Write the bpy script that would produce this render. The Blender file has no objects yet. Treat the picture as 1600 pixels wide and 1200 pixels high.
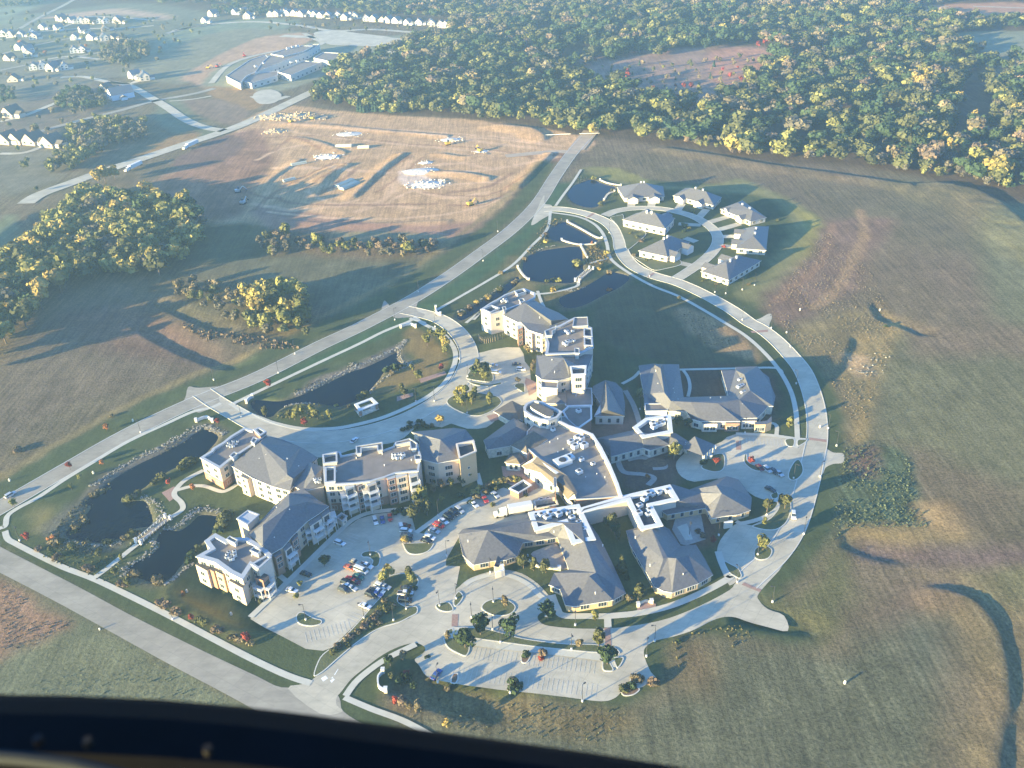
import bpy, bmesh, math, random
import numpy as np
from mathutils import Vector, Matrix
rnd = random.Random(7)
rs = np.random.RandomState(11)
# ------------------------------------------------------------------ camera
H = 225.0; FPX = 1420.0; PITCH = 31.0; ROLL = -2.5
_p = math.radians(PITCH); _r = math.radians(ROLL)
Fv = np.array([0, math.cos(_p), -math.sin(_p)]); _R = np.array([1., 0, 0]); _U = np.cross(_R, Fv)
Rv = _R*math.cos(_r)+_U*math.sin(_r); Uv = -_R*math.sin(_r)+_U*math.cos(_r)
def G(x, y, z=0.0):
    """ground (or height z) point seen at photograph pixel x, y"""
    d = Fv+Rv*(x-800)/FPX-Uv*(y-600)/FPX
    t = (z-H)/d[2]
    return (d[0]*t, d[1]*t)
def G3(x, y, z=0.0):
    a = G(x, y, z); return (a[0], a[1], z)
sc = bpy.context.scene
cd = bpy.data.cameras.new('camera'); cam = bpy.data.objects.new('camera', cd); sc.collection.objects.link(cam)
cam.matrix_world = Matrix(((Rv[0], Uv[0], -Fv[0], 0), (Rv[1], Uv[1], -Fv[1], 0), (Rv[2], Uv[2], -Fv[2], H), (0, 0, 0, 1)))
cd.sensor_width = 36; cd.lens = FPX/1600*36; cd.clip_start = 0.05; cd.clip_end = 30000
cd.dof.use_dof = True; cd.dof.focus_distance = 400; cd.dof.aperture_fstop = 9.0
sc.camera = cam
# ------------------------------------------------------------------ light
SUN_EL = math.radians(8.9); SH_AZ = math.radians(31)
w = bpy.data.worlds.new('World'); sc.world = w; w.use_nodes = True
nt = w.node_tree; bg = nt.nodes['Background']; sky = nt.nodes.new('ShaderNodeTexSky')
sky.sky_type = 'NISHITA'; sky.sun_disc = False; sky.sun_elevation = SUN_EL
sky.sun_rotation = math.radians(270)-SH_AZ     # direction of the sun: -x, -y
sky.altitude = 300; sky.air_density = 1.0; sky.dust_density = 1.5; sky.ozone_density = 2.0
tint = nt.nodes.new('ShaderNodeMix'); tint.data_type = 'RGBA'; tint.blend_type = 'MULTIPLY'; tint.inputs[0].default_value = 1; tint.inputs[7].default_value = (.52, .92, 1.5, 1)   # clear cold morning sky
nt.links.new(sky.outputs[0], tint.inputs[6]); nt.links.new(tint.outputs[2], bg.inputs[0]); bg.inputs[1].default_value = 0.073
sd = bpy.data.lights.new('sun', 'SUN'); sun = bpy.data.objects.new('sun', sd); sc.collection.objects.link(sun)
sd.energy = 5.0; sd.angle = math.radians(0.55); sd.color = (1.0, 0.79, 0.36)
sdir = Vector((math.cos(SH_AZ)*math.cos(SUN_EL), math.sin(SH_AZ)*math.cos(SUN_EL), -math.sin(SUN_EL)))
sun.rotation_euler = sdir.to_track_quat('-Z', 'Y').to_euler(); sun.location = (-300, -200, 400)
sc.view_settings.view_transform = 'Standard'; sc.view_settings.look = 'None'; sc.view_settings.gamma = 1
sc.view_settings.exposure = 2.5
sc.cycles.max_bounces = 5; sc.cycles.diffuse_bounces = 2; sc.cycles.glossy_bounces = 2; sc.cycles.transmission_bounces = 2
sc.cycles.transparent_max_bounces = 4; sc.cycles.volume_bounces = 1; sc.cycles.use_denoising = True
COL = sc.collection
# ------------------------------------------------------------------ materials
MATS = {}
def mat(name, col, rough=0.8, noise=0.0, scale=1.0, metal=0.0, bump=0.0, bscale=None, spec=0.3, col2=None, detail=4):
    if name in MATS: return MATS[name]
    m = bpy.data.materials.new(name); m.use_nodes = True; t = m.node_tree; b = t.nodes['Principled BSDF']
    b.inputs['Roughness'].default_value = rough; b.inputs['Metallic'].default_value = metal
    b.inputs['Specular IOR Level'].default_value = spec
    b.inputs['Base Color'].default_value = (*col, 1)
    if noise or col2 or bump:
        tc = t.nodes.new('ShaderNodeTexCoord')
        n = t.nodes.new('ShaderNodeTexNoise'); n.inputs['Scale'].default_value = scale; n.inputs['Detail'].default_value = detail
        t.links.new(tc.outputs['Object'], n.inputs['Vector'])
        if noise or col2:
            r = t.nodes.new('ShaderNodeValToRGB')
            c2 = col2 or tuple(min(1, c*(1+noise)) for c in col); c1 = col if col2 else tuple(c*(1-noise) for c in col)
            r.color_ramp.elements[0].position = 0.32; r.color_ramp.elements[1].position = 0.68
            r.color_ramp.elements[0].color = (*c1, 1); r.color_ramp.elements[1].color = (*c2, 1)
            t.links.new(n.outputs[0], r.inputs[0]); t.links.new(r.outputs[0], b.inputs['Base Color'])
        if bump:
            n2 = t.nodes.new('ShaderNodeTexNoise'); n2.inputs['Scale'].default_value = bscale or scale; n2.inputs['Detail'].default_value = 3
            t.links.new(tc.outputs['Object'], n2.inputs['Vector'])
            bp = t.nodes.new('ShaderNodeBump'); bp.inputs['Strength'].default_value = 1; bp.inputs['Distance'].default_value = bump
            t.links.new(n2.outputs[0], bp.inputs['Height']); t.links.new(bp.outputs[0], b.inputs['Normal'])
    MATS[name] = m; return m
def brick_like(name, c1, c2, mortar, sx, sy, bscale=1.0, rough=0.85, rot=0):
    m = mat(name, c1, rough); t = m.node_tree; b = t.nodes['Principled BSDF']
    tc = t.nodes.new('ShaderNodeTexCoord'); mp = t.nodes.new('ShaderNodeMapping'); mp.inputs['Rotation'].default_value[2] = rot
    br = t.nodes.new('ShaderNodeTexBrick')
    br.inputs['Color1'].default_value = (*c1, 1); br.inputs['Color2'].default_value = (*c2, 1); br.inputs['Mortar'].default_value = (*mortar, 1)
    br.inputs['Scale'].default_value = bscale; br.inputs['Brick Width'].default_value = sx; br.inputs['Row Height'].default_value = sy
    br.inputs['Mortar Size'].default_value = 0.05; br.offset = 0.0 if 'slab' in name else 0.5
    t.links.new(tc.outputs['Object'], mp.inputs[0]); t.links.new(mp.outputs[0], br.inputs[0])
    n = t.nodes.new('ShaderNodeTexNoise'); n.inputs['Scale'].default_value = 0.06; n.inputs['Detail'].default_value = 6; n.inputs['Roughness'].default_value = .65
    t.links.new(tc.outputs['Object'], n.inputs[0])
    mr = t.nodes.new('ShaderNodeMapRange'); mr.inputs[1].default_value = .3; mr.inputs[2].default_value = .7; mr.inputs[3].default_value = .76; mr.inputs[4].default_value = 1.16
    t.links.new(n.outputs[0], mr.inputs[0])
    mx = t.nodes.new('ShaderNodeVectorMath'); mx.operation = 'SCALE'
    n3_ = t.nodes.new('ShaderNodeTexNoise'); n3_.inputs['Scale'].default_value = .5; n3_.inputs['Detail'].default_value = 5; n3_.inputs['Roughness'].default_value = .7
    mp3 = t.nodes.new('ShaderNodeMapping'); mp3.inputs['Scale'].default_value = (.25, 1, 1); mp3.inputs['Rotation'].default_value[2] = -.6; t.links.new(tc.outputs['Object'], mp3.inputs[0]); t.links.new(mp3.outputs[0], n3_.inputs[0])
    mr3 = t.nodes.new('ShaderNodeMapRange'); mr3.inputs[1].default_value = .3; mr3.inputs[2].default_value = .7; mr3.inputs[3].default_value = .88; mr3.inputs[4].default_value = 1.1; t.links.new(n3_.outputs[0], mr3.inputs[0])
    mm = t.nodes.new('ShaderNodeMath'); mm.operation = 'MULTIPLY'; t.links.new(mr.outputs[0], mm.inputs[0]); t.links.new(mr3.outputs[0], mm.inputs[1])
    t.links.new(br.outputs[0], mx.inputs[0]); t.links.new(mm.outputs[0], mx.inputs['Scale']); t.links.new(mx.outputs[0], b.inputs['Base Color'])
    return m
CONC = brick_like('concrete_slab', (.50, .455, .355), (.465, .425, .335), (.37, .34, .27), 4.5, 4.5, rot=.6)
ROADC = brick_like('road_slab', (.34, .31, .25), (.32, .29, .235), (.26, .24, .20), 5.5, 5.5, rot=.55)
WALK = mat('sidewalk', (.52, .50, .42), noise=.06, scale=.3)
KERB = mat('kerb', (.58, .56, .50))
GRAVEL = mat('gravel_road', (.42, .33, .24), noise=.15, scale=.2)
ROOF = mat('shingle_roof', (.112, .112, .122), .5, noise=.16, scale=1.2, spec=.7, bump=.05, bscale=4)
ROOF2 = mat('shingle_roof_brown', (.135, .118, .10), .8, noise=.12, scale=1.0)
FLAT = mat('flat_roof', (.21, .185, .17), .85, noise=.12, scale=.25)
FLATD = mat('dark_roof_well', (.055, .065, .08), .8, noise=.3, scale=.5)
WHITE = mat('white_trim', (.66, .66, .65), .6)
CAP = mat('metal_coping', (.44, .46, .48), .45, metal=.1)
CREAM = mat('cream_siding', (.56, .46, .36), .8, noise=.05, scale=1.5)
PALE = mat('pale_siding', (.60, .54, .47), .8, noise=.04, scale=1.5)
BRICK = mat('red_brick', (.34, .20, .145), .9, noise=.15, scale=3)
TANB = mat('tan_brick', (.56, .40, .24), .9, noise=.10, scale=3)
STONE = mat('limestone', (.62, .57, .47), .9, noise=.22, scale=1.0)
PAVER = mat('brick_paver', (.34, .22, .18), .9, noise=.15, scale=2)
PAVER2 = mat('patio_paver', (.36, .32, .28), .9, noise=.12, scale=1)
GLASS = mat('dark_glass', (.03, .045, .06), .12, spec=.6)
VOIDM = mat('void_shade', (.06, .06, .07), .7)  # near-black colour stands in for the shade inside open recesses
MULCH = mat('mulch', (.17, .11, .075), .95, noise=.3, scale=1)
METAL = mat('galvanised_metal', (.55, .57, .58), .4, metal=.5)
DARKM = mat('dark_metal', (.05, .05, .055), .5)
UNITM = mat('unit_casing', (.60, .62, .63), .5)
RUBBER = mat('rubber', (.02, .02, .02), .9)
BARK = mat('bark', (.16, .12, .09), .95, noise=.3, scale=4)
WOOD = mat('weathered_wood', (.30, .25, .19), .9, noise=.2, scale=2)
REDP = mat('red_paint', (.45, .05, .03), .5)
YELP = mat('yellow_paint', (.65, .42, .05), .5)
ROADPAINT = mat('road_paint', (.80, .80, .78), .7)
ROCKM = mat('riprap_stone', (.27, .255, .23), .9, noise=.35, scale=.8)
LAWN = mat('kerbed_lawn', (.085, .105, .045), .95, col2=(.135, .135, .065), scale=.18, bump=.12, bscale=2.5, detail=8)
WATER = mat('pond_water', (.001, .006, .016), .2, spec=.10, bump=.03, bscale=.6)
# car paint uses the object's own colour
CARP = mat('car_paint', (.5, .5, .5), .25, metal=.2, spec=.6)
_t = CARP.node_tree; _o = _t.nodes.new('ShaderNodeObjectInfo'); _t.links.new(_o.outputs['Color'], _t.nodes['Principled BSDF'].inputs['Base Color'])
# foliage: colour of each leaf clump stored on the mesh, small variation per object
FOL = bpy.data.materials.new('foliage'); FOL.use_nodes = True
_t = FOL.node_tree; _b = _t.nodes['Principled BSDF']; _b.inputs['Roughness'].default_value = .8; _b.inputs['Specular IOR Level'].default_value = .15
_a = _t.nodes.new('ShaderNodeAttribute'); _a.attribute_name = 'leaf'; _o = _t.nodes.new('ShaderNodeObjectInfo')
_m = _t.nodes.new('ShaderNodeMapRange'); _m.inputs[3].default_value = .8; _m.inputs[4].default_value = 1.2; _t.links.new(_o.outputs['Random'], _m.inputs[0])
_v = _t.nodes.new('ShaderNodeVectorMath'); _v.operation = 'SCALE'; _t.links.new(_a.outputs['Color'], _v.inputs[0]); _t.links.new(_m.outputs[0], _v.inputs['Scale'])
_t.links.new(_v.outputs[0], _b.inputs['Base Color'])
_tr = _t.nodes.new('ShaderNodeBsdfTranslucent'); _t.links.new(_v.outputs[0], _tr.inputs[0])
_mx = _t.nodes.new('ShaderNodeMixShader'); _mx.inputs[0].default_value = .12
_t.links.new(_b.outputs[0], _mx.inputs[1]); _t.links.new(_tr.outputs[0], _mx.inputs[2]); _t.links.new(_mx.outputs[0], _t.nodes['Material Output'].inputs[0])
# ------------------------------------------------------------------ object helpers
def link(o, parent=None, label=None, cat=None, group=None, kind=None):
    COL.objects.link(o)
    if parent is not None: o.parent = parent
    if label: o['label'] = label
    if cat: o['category'] = cat
    if group: o['group'] = group
    if kind: o['kind'] = kind
    return o
def mesh(name, verts, faces, mats, idx=None, smooth=False):
    me = bpy.data.meshes.new(name); me.from_pydata([tuple(map(float, v)) for v in verts], [], faces)
    for m in (mats if isinstance(mats, (list, tuple)) else [mats]): me.materials.append(m)
    if idx is not None: me.polygons.foreach_set('material_index', idx)
    if smooth: me.polygons.foreach_set('use_smooth', [True]*len(me.polygons))
    me.update(); return me
def ob(name, me, parent=None, **k):
    return link(bpy.data.objects.new(name, me), parent, **k)
def empty(name, loc=(0, 0, 0), rz=0, label=None, cat=None, group=None):
    o = bpy.data.objects.new(name, None); o.location = loc; o.rotation_euler = (0, 0, rz); o.empty_display_size = .5
    return link(o, None, label, cat, group)
class MB:
    def __init__(s): s.v = []; s.f = []; s.m = []
    def poly(s, pts, mi=0):
        n = len(s.v); s.v += [tuple(p) for p in pts]; s.f.append(tuple(range(n, n+len(pts)))); s.m.append(mi)
    def prism(s, pts, z0, z1, mi=0, top=True, bottom=False, mt=None):
        """pts: list of xy, counter-clockwise"""
        pts = ccw(pts); n = len(pts)
        for i in range(n):
            a, b = pts[i], pts[(i+1) % n]
            s.poly([(a[0], a[1], z0), (b[0], b[1], z0), (b[0], b[1], z1), (a[0], a[1], z1)], mi)
        if top: s.poly([(p[0], p[1], z1) for p in pts], mi if mt is None else mt)
        if bottom: s.poly([(p[0], p[1], z0) for p in reversed(pts)], mi)
    def box(s, c, d, mi=0, rz=0):
        hx, hy = d[0]/2, d[1]/2; ca, sa = math.cos(rz), math.sin(rz)
        pts = [(c[0]+x*ca-y*sa, c[1]+x*sa+y*ca) for x, y in ((-hx, -hy), (hx, -hy), (hx, hy), (-hx, hy))]
        s.prism(pts, c[2], c[2]+d[2], mi, bottom=True)
    def cyl(s, c, r, h, n=8, mi=0, r2=None, axis='z'):
        r2 = r if r2 is None else r2; A = []; B = []
        for i in range(n):
            a = 2*math.pi*i/n; x, y = math.cos(a), math.sin(a)
            if axis == 'z': A.append((c[0]+x*r, c[1]+y*r, c[2])); B.append((c[0]+x*r2, c[1]+y*r2, c[2]+h))
            elif axis == 'y': A.append((c[0]+x*r, c[1], c[2]+y*r)); B.append((c[0]+x*r2, c[1]+h, c[2]+y*r2))
            else: A.append((c[0], c[1]+x*r, c[2]+y*r)); B.append((c[0]+h, c[1]+x*r2, c[2]+y*r2))
        for i in range(n): j = (i+1) % n; s.poly([A[i], A[j], B[j], B[i]], mi)
        s.poly(B, mi); s.poly(A[::-1], mi)
    def tube(s, a, b, r1, r2, n=5, mi=0):
        a = Vector(a); b = Vector(b); d = (b-a).normalized(); u = d.orthogonal().normalized(); v = d.cross(u)
        A = [a+(u*math.cos(t)+v*math.sin(t))*r1 for t in [2*math.pi*i/n for i in range(n)]]
        B = [b+(u*math.cos(t)+v*math.sin(t))*r2 for t in [2*math.pi*i/n for i in range(n)]]
        for i in range(n): j = (i+1) % n; s.poly([A[i], A[j], B[j], B[i]], mi)
        s.poly(B, mi)
    def me(s, name, mats, smooth=False): return mesh(name, s.v, s.f, mats, s.m, smooth)
    def build(s, name, mats, parent=None, **k): return ob(name, s.me(name, mats), parent, **k)
def area(pts): return .5*sum(pts[i][0]*pts[(i+1) % len(pts)][1]-pts[(i+1) % len(pts)][0]*pts[i][1] for i in range(len(pts)))
def ccw(pts): return list(pts) if area(pts) > 0 else list(pts)[::-1]
def inset(pts, d):
    """offset a ccw polygon inwards by d"""
    n = len(pts); out = []
    for i in range(n):
        p0 = np.array(pts[i-1][:2]); p1 = np.array(pts[i][:2]); p2 = np.array(pts[(i+1) % n][:2])
        e1 = (p1-p0)/max(1e-6, np.linalg.norm(p1-p0)); e2 = (p2-p1)/max(1e-6, np.linalg.norm(p2-p1))
        n1 = np.array([-e1[1], e1[0]]); n2 = np.array([-e2[1], e2[0]]); b = n1+n2; l = np.linalg.norm(b)
        if l < .3: b = n1; k = 1
        else: b = b/l; k = 1/max(.35, b@n1)
        out.append(tuple(p1+b*d*k))
    return out
def cr(x0, y0, k):
    return lambda L: [((x0+k*p[0], y0+k*p[1]) if len(p) == 2 else (x0+k*p[0], y0+k*p[1], p[2])) for p in L]
C1 = cr(290, 640, .15); C2 = cr(500, 640, .1625); C3 = cr(290, 740, .175); C4 = cr(730, 430, 1/6); C5 = cr(960, 540, .1875)
C6 = cr(740, 580, 1/6); C7 = cr(700, 720, .20833); C8 = cr(900, 640, .1875); C9 = cr(960, 720, .1917); C10 = cr(800, 240, .25)
CA = cr(620, 560, .125); CB = cr(640, 840, .25); CE = cr(1000, 660, .25); CF = cr(900, 900, .25); CN = cr(320, 480, .25)
CL = cr(0, 600, .25); CM = cr(0, 750, .25); CQ = cr(1000, 400, .25); CZ = cr(380, 760, .2125); CS = cr(500, 900, .25)
def spline(pts, closed=False, k=6):
    P = [np.array(p, float) for p in pts]; n = len(P); out = []
    rng = range(n) if closed else range(n-1)
    for i in rng:
        if closed: a, b, c, d = P[i-1], P[i], P[(i+1) % n], P[(i+2) % n]
        else: a, b, c, d = P[max(0, i-1)], P[i], P[i+1], P[min(n-1, i+2)]
        for j in range(k):
            t = j/k; out.append(.5*((2*b)+(c-a)*t+(2*a-5*b+4*c-d)*t*t+(3*b-a-3*c+d)*t**3))
    if not closed: out.append(P[-1])
    return [tuple(o) for o in out]
def W(px, z=0): return [G(p[0], p[1], z) for p in px]
def sheet(name, px, z, m, smooth=True, k=4):
    pts = W(px); pts = spline(pts, True, k) if smooth else pts
    pts = ccw(pts); me = mesh(name, [(x, y, z) for x, y in pts], [tuple(range(len(pts)))], m)
    return ob(name, me, kind='structure')
def ribbon(name, px, wid, z, m, k=6, kerb=0, world=False):
    pts = spline(px if world else W(px), False, k); P = np.array(pts); T = np.gradient(P, axis=0); T /= np.linalg.norm(T, axis=1)[:, None]
    N = np.c_[-T[:, 1], T[:, 0]]; L = P+N*wid/2; R = P-N*wid/2; n = len(P)
    V = [(x, y, z) for x, y in L]+[(x, y, z) for x, y in R]
    F = [(i, n+i, n+i+1, i+1) for i in range(n-1)]
    o = ob(name, mesh(name, V, F, m), kind='structure')
    if kerb:
        mb = MB()
        for S, s in ((L, 1), (R, -1)):
            O = S+N*s*.35
            for i in range(n-1):
                q = [(S[i], S[i+1]), (O[i], O[i+1])]
                h = kerb
                mb.poly([(*S[i], z+h), (*S[i+1], z+h), (*O[i+1], z+h), (*O[i], z+h)])
                mb.poly([(*S[i], z-.02), (*S[i+1], z-.02), (*S[i+1], z+h), (*S[i], z+h)])
                mb.poly([(*O[i], z-.05), (*O[i+1], z-.05), (*O[i+1], z+h), (*O[i], z+h)])
        mb.build('kerb', KERB, kind='structure')
    return o
def island(px, top=LAWN, z=.05, h=.14, kw=.35, smooth=True, name='grass_island'):
    pts = W(px); pts = spline(pts, True, 4) if smooth else pts; pts = ccw(pts); inn = inset(pts, kw); mb = MB(); n = len(pts)
    for i in range(n):
        j = (i+1) % n; a, b, c, d = pts[i], pts[j], inn[j], inn[i]
        mb.poly([(*a, z-.03), (*b, z-.03), (*b, z+h), (*a, z+h)]); mb.poly([(*a, z+h), (*b, z+h), (*c, z+h), (*d, z+h)])
    mb.build('kerb', KERB, kind='structure')
    me = mesh(name, [(x, y, z+h-.02) for x, y in inn], [tuple(range(n))], top); ob(name, me, kind='structure')
# ------------------------------------------------------------------ ponds and land cover
PONDS = [
 CL([(520,740),(620,650),(700,590),(850,500),(1000,430),(1150,350),(1200,310),(1280,275),(1340,300),(1370,330),(1320,400),(1250,460),(1100,520),(960,600),(900,650),(800,700),(760,730),(900,720),(940,780),(960,850),(930,890),(850,900),(780,950),(650,990),(500,980),(420,960),(400,930),(440,880),(540,800),(560,760)]),
 CM([(1020,300),(1120,310),(1200,250),(1250,210),(1380,220),(1390,240),(1330,330),(1280,380),(1200,460),(1130,540),(1090,590),(1040,630),(960,640),(860,610),(800,560),(800,530),(920,470),(990,410),(970,370)]),
 CN([(580,550),(700,500),(800,450),(930,390),(1000,370),(1130,310),(1210,270),(1210,330),(1250,350),(1130,400),(1100,440),(1040,510),(960,580),(900,600),(830,620),(700,600),(560,600),(470,640),(430,680),(360,680),(300,640),(280,590),(330,570),(470,580)]),
 [(886,302),(895,290),(908,284),(925,279),(940,285),(955,287),(962,293),(948,302),(935,322),(912,322),(893,314)],
 C10([(210,500),(250,450),(350,420),(430,460),(520,520),(540,545),(480,560),(380,560),(230,530)]),
 C10([(60,730),(80,650),(160,610),(260,590),(400,575),(440,590),(450,720),(470,740),(400,800),(300,805),(200,800),(100,785)]),
 [(712,492),(730,480),(765,462),(790,443),(808,430),(812,440),(795,455),(770,470),(745,488),(722,500)],
 C10([(290,900),(400,850),(500,800),(600,740),(660,740),(740,770),(680,830),(560,890),(440,950),(330,960)]),
]
def inpoly(X, Y, poly):
    res = np.zeros(X.shape, bool); n = len(poly)
    for i in range(n):
        x1, y1 = poly[i]; x2, y2 = poly[(i+1) % n]
        if y1 == y2: continue
        c = ((y1 > Y) != (y2 > Y)) & (X < (x2-x1)*(Y-y1)/(y2-y1)+x1); res ^= c
    return res
def segdist(X, Y, poly, closed=True):
    D = np.full(X.shape, 1e9); n = len(poly)
    for i in range(n if closed else n-1):
        ax, ay = poly[i]; bx, by = poly[(i+1) % n]; dx, dy = bx-ax, by-ay; l = dx*dx+dy*dy+1e-9
        t = np.clip(((X-ax)*dx+(Y-ay)*dy)/l, 0, 1); D = np.minimum(D, np.hypot(X-ax-t*dx, Y-ay-t*dy))
    return D
def axis_(a, b, s, far, g=1.06):
    c = list(np.arange(a, b, s)); st = s; x = c[-1]
    while x < far: st *= g; x += st; c.append(x)
    st = s; x = c[0]; lo = []
    while x > -far: st *= g*1.03; x -= st; lo.append(x)
    return np.array(lo[::-1]+c)
xs = axis_(-330, 360, 1.6, 6000, 1.035); ys = axis_(140, 760, 1.6, 6000, 1.02)
GX, GY = np.meshgrid(xs, ys); shp = GX.shape
def vnoise(X, Y, sc_, seed):
    r = np.random.RandomState(seed); T = r.rand(256, 256); x = X/sc_; y = Y/sc_
    xi = np.floor(x).astype(int); yi = np.floor(y).astype(int); fx = x-xi; fy = y-yi; fx = fx*fx*(3-2*fx); fy = fy*fy*(3-2*fy)
    g = lambda a, b: T[a % 256, b % 256]
    return (g(xi, yi)*(1-fx)+g(xi+1, yi)*fx)*(1-fy)+(g(xi, yi+1)*(1-fx)+g(xi+1, yi+1)*fx)*fy
def fbm(X, Y, s, seed): return (vnoise(X, Y, s, seed)+.5*vnoise(X, Y, s/2.1, seed+1)+.25*vnoise(X, Y, s/4.3, seed+2))/1.75
base = np.zeros(shp+(4,)); n1 = fbm(GX, GY, 60, 1)[..., None]; n2 = fbm(GX, GY, 14, 5)[..., None]; n3 = fbm(GX+GY*.25, GY*.25, 16, 9)[..., None]
prA = np.array([.175, .150, .105]); prB = np.array([.115, .125, .075]); prC = np.array([.215, .165, .095])
c = prA*(1-n1)+prB*n1; c = c*(.82+.36*n2); base[..., :3] = c; base[..., 3] = 1.0     # 4th channel: how rough the cover is
HZ = np.zeros(shp)
def bb(pts, m):
    a = np.array(pts); i0 = max(0, np.searchsorted(ys, a[:, 1].min()-m)-1); i1 = np.searchsorted(ys, a[:, 1].max()+m)+1
    j0 = max(0, np.searchsorted(xs, a[:, 0].min()-m)-1); j1 = np.searchsorted(xs, a[:, 0].max()+m)+1
    return slice(i0, i1), slice(j0, j1)
def zone(px, col, rough=1.0, soft=3.0, var=.18, wob=3.0, vs=12, seed=3, amt=1.0, smooth=True):
    pts = W(px); pts = spline(pts, True, 4) if smooth else pts
    S = bb(pts, soft+wob+2); X, Y = GX[S], GY[S]
    wx = (fbm(X, Y, 9, seed)-.5)*2*wob; wy = (fbm(X, Y, 9, seed+7)-.5)*2*wob
    X2, Y2 = X+wx, Y+wy
    ins = inpoly(X2, Y2, pts); d = segdist(X2, Y2, pts)*np.where(ins, 1, -1)
    a = np.clip(d/soft*.5+.5, 0, 1)[..., None]*amt
    cc = np.array(col)*(1-var+2*var*fbm(X, Y, vs, seed+20)[..., None])
    B = base[S]; B[..., :3] = B[..., :3]*(1-a)+cc*a; B[..., 3:] = B[..., 3:]*(1-a)+rough*a
def streak(px, wid, col, rough=1.0, amt=1.0, seed=3, var=.2):
    pts = spline(W(px), False, 4); S = bb(pts, wid*2); X, Y = GX[S], GY[S]
    d = segdist(X+(fbm(X, Y, 8, seed)-.5)*4, Y+(fbm(X, Y, 8, seed+3)-.5)*4, pts, False)
    a = np.clip(1.5-d/wid*2, 0, 1)[..., None]*amt; cc = np.array(col)*(1-var+2*var*fbm(X, Y, 7, seed+9)[..., None])
    B = base[S]; B[..., :3] = B[..., :3]*(1-a)+cc*a; B[..., 3:] = B[..., 3:]*(1-a)+rough*a
SD2 = np.array([math.cos(SH_AZ), math.sin(SH_AZ)])
def berm(px, h, wid, seed=1, wob=.5):
    """earth bank (h > 0) or ditch (h < 0): steep on the side away from the low sun, easy on the other"""
    pts = spline(W(px), False, 4); S = bb(pts, wid*4); X, Y = GX[S], GY[S]; D = np.full(X.shape, 1e9); U = np.zeros(X.shape); n = len(pts)
    for i in range(n-1):
        ax, ay = pts[i]; bx, by = pts[i+1]; dx, dy = bx-ax, by-ay; l = dx*dx+dy*dy+1e-9; t = np.clip(((X-ax)*dx+(Y-ay)*dy)/l, 0, 1)
        vx, vy = X-ax-t*dx, Y-ay-t*dy; d = np.hypot(vx, vy); k = d < D; D = np.where(k, d, D); U = np.where(k, (vx*SD2[0]+vy*SD2[1])/(d+1e-6), U)
    sg = 1 if h > 0 else -1; f = U*sg                      # f > 0: the steep side
    w_ = np.where(f > 0, wid*(.62-.0*f), wid*(.62+2.0*np.clip(-f, 0, 1))); a = np.clip(1-D/w_, 0, 1); a = a*a*(3-2*a)
    HZ[S] += h*.8*a*(1-wob*.4+wob*.8*(fbm(X, Y, 10, seed)-.5))
MOWN = (.066, .098, .048); MOWN2 = (.052, .110, .058); FROST = (.17, .225, .165); YGR = (.20, .20, .075); TANG = (.27, .20, .10)
DIRT = (.44, .335, .20); DIRTD = (.25, .17, .115); BROWN = (.20, .145, .105); DGR = (.085, .105, .060); STRAW = (.30, .24, .12); HOLLOW = (.11, .115, .08)
FOREST = (.10, .085, .055)
# far country
zone([(-400,-60),(400,-100),(1000,-100),(2000,-60),(2000,60),(1600,45),(1000,30),(700,45),(330,20),(0,30),(-400,60)], FOREST, 1, 10)
zone([(480,150),(520,105),(600,80),(700,40),(800,20),(1100,15),(1500,20),(1700,40),(1700,320),(1500,290),(1400,268),(1300,257),(1180,252),(1100,235),(1000,222),(950,215),(870,205),(800,190),(700,182),(600,178),(540,170)], FOREST, 1, 6)
zone([(-200,20),(0,25),(200,5),(330,20),(330,40),(220,100),(160,120),(0,140),(-200,140)], (.15,.17,.12), .5, 8)
zone([(0,0),(60,0),(30,22),(0,40)], FROST, .3, 6); zone([(60,28),(180,14),(265,25),(250,30),(180,22),(100,28)], (.40,.32,.24), .3, 4)
zone([(200,110),(260,55),(330,35),(430,28),(470,35),(400,60),(300,100),(215,112)], FROST, .4, 5)
zone([(190,110),(330,52),(420,45),(480,55),(400,75),(310,110),(290,130),(230,125)], (.19,.21,.15), .4, 5)
zone([(290,115),(400,60),(480,52),(486,62),(455,78),(360,100),(330,125),(400,160),(330,140),(300,128)], (.38,.29,.20), .5, 3)
zone([(330,125),(360,120),(400,135),(420,150),(395,172),(350,160),(320,140)], TANG, .6, 3)
zone([(315,130),(350,100),(420,85),(520,60),(660,55),(650,65),(560,95),(480,130),(420,145),(390,138),(340,135)], (.22,.26,.19), .3, 4)
zone([(255,160),(340,155),(390,175),(360,195),(290,170)], (.20,.17,.13), .6, 4)
zone([(265,150),(285,160),(320,195),(350,203),(300,215),(240,185)], (.15,.19,.13), .4, 4)
zone([(0,160),(150,130),(250,150),(120,185),(0,220)], (.16,.15,.12), .7, 6)
zone([(0,100),(180,95),(190,115),(60,150),(0,160)], (.17,.18,.14), .5, 6)
zone([(0,225),(90,205),(110,260),(60,290),(0,300)], (.16,.17,.13), .6, 6)
zone([(220,235),(290,205),(310,215),(215,255)], TANG, .6, 3)
zone([(910,85),(1050,75),(1195,72),(1200,82),(1150,142),(1080,172),(1030,150),(920,122)], (.27,.21,.17), .8, 5, .3)
zone([(1110,80),(1200,78),(1180,120),(1120,135)], (.40,.25,.18), .8, 5, .25)
zone([(1435,12),(1500,5),(1700,5),(1700,28),(1500,24),(1440,20)], (.38,.24,.15), .6, 3)
zone([(1490,52),(1560,48),(1700,52),(1700,90),(1560,85),(1500,68)], (.20,.25,.18), .4, 4)
zone([(1560,85),(1700,90),(1700,160),(1600,150),(1540,110)], (.17,.19,.14), .7, 5)
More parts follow.
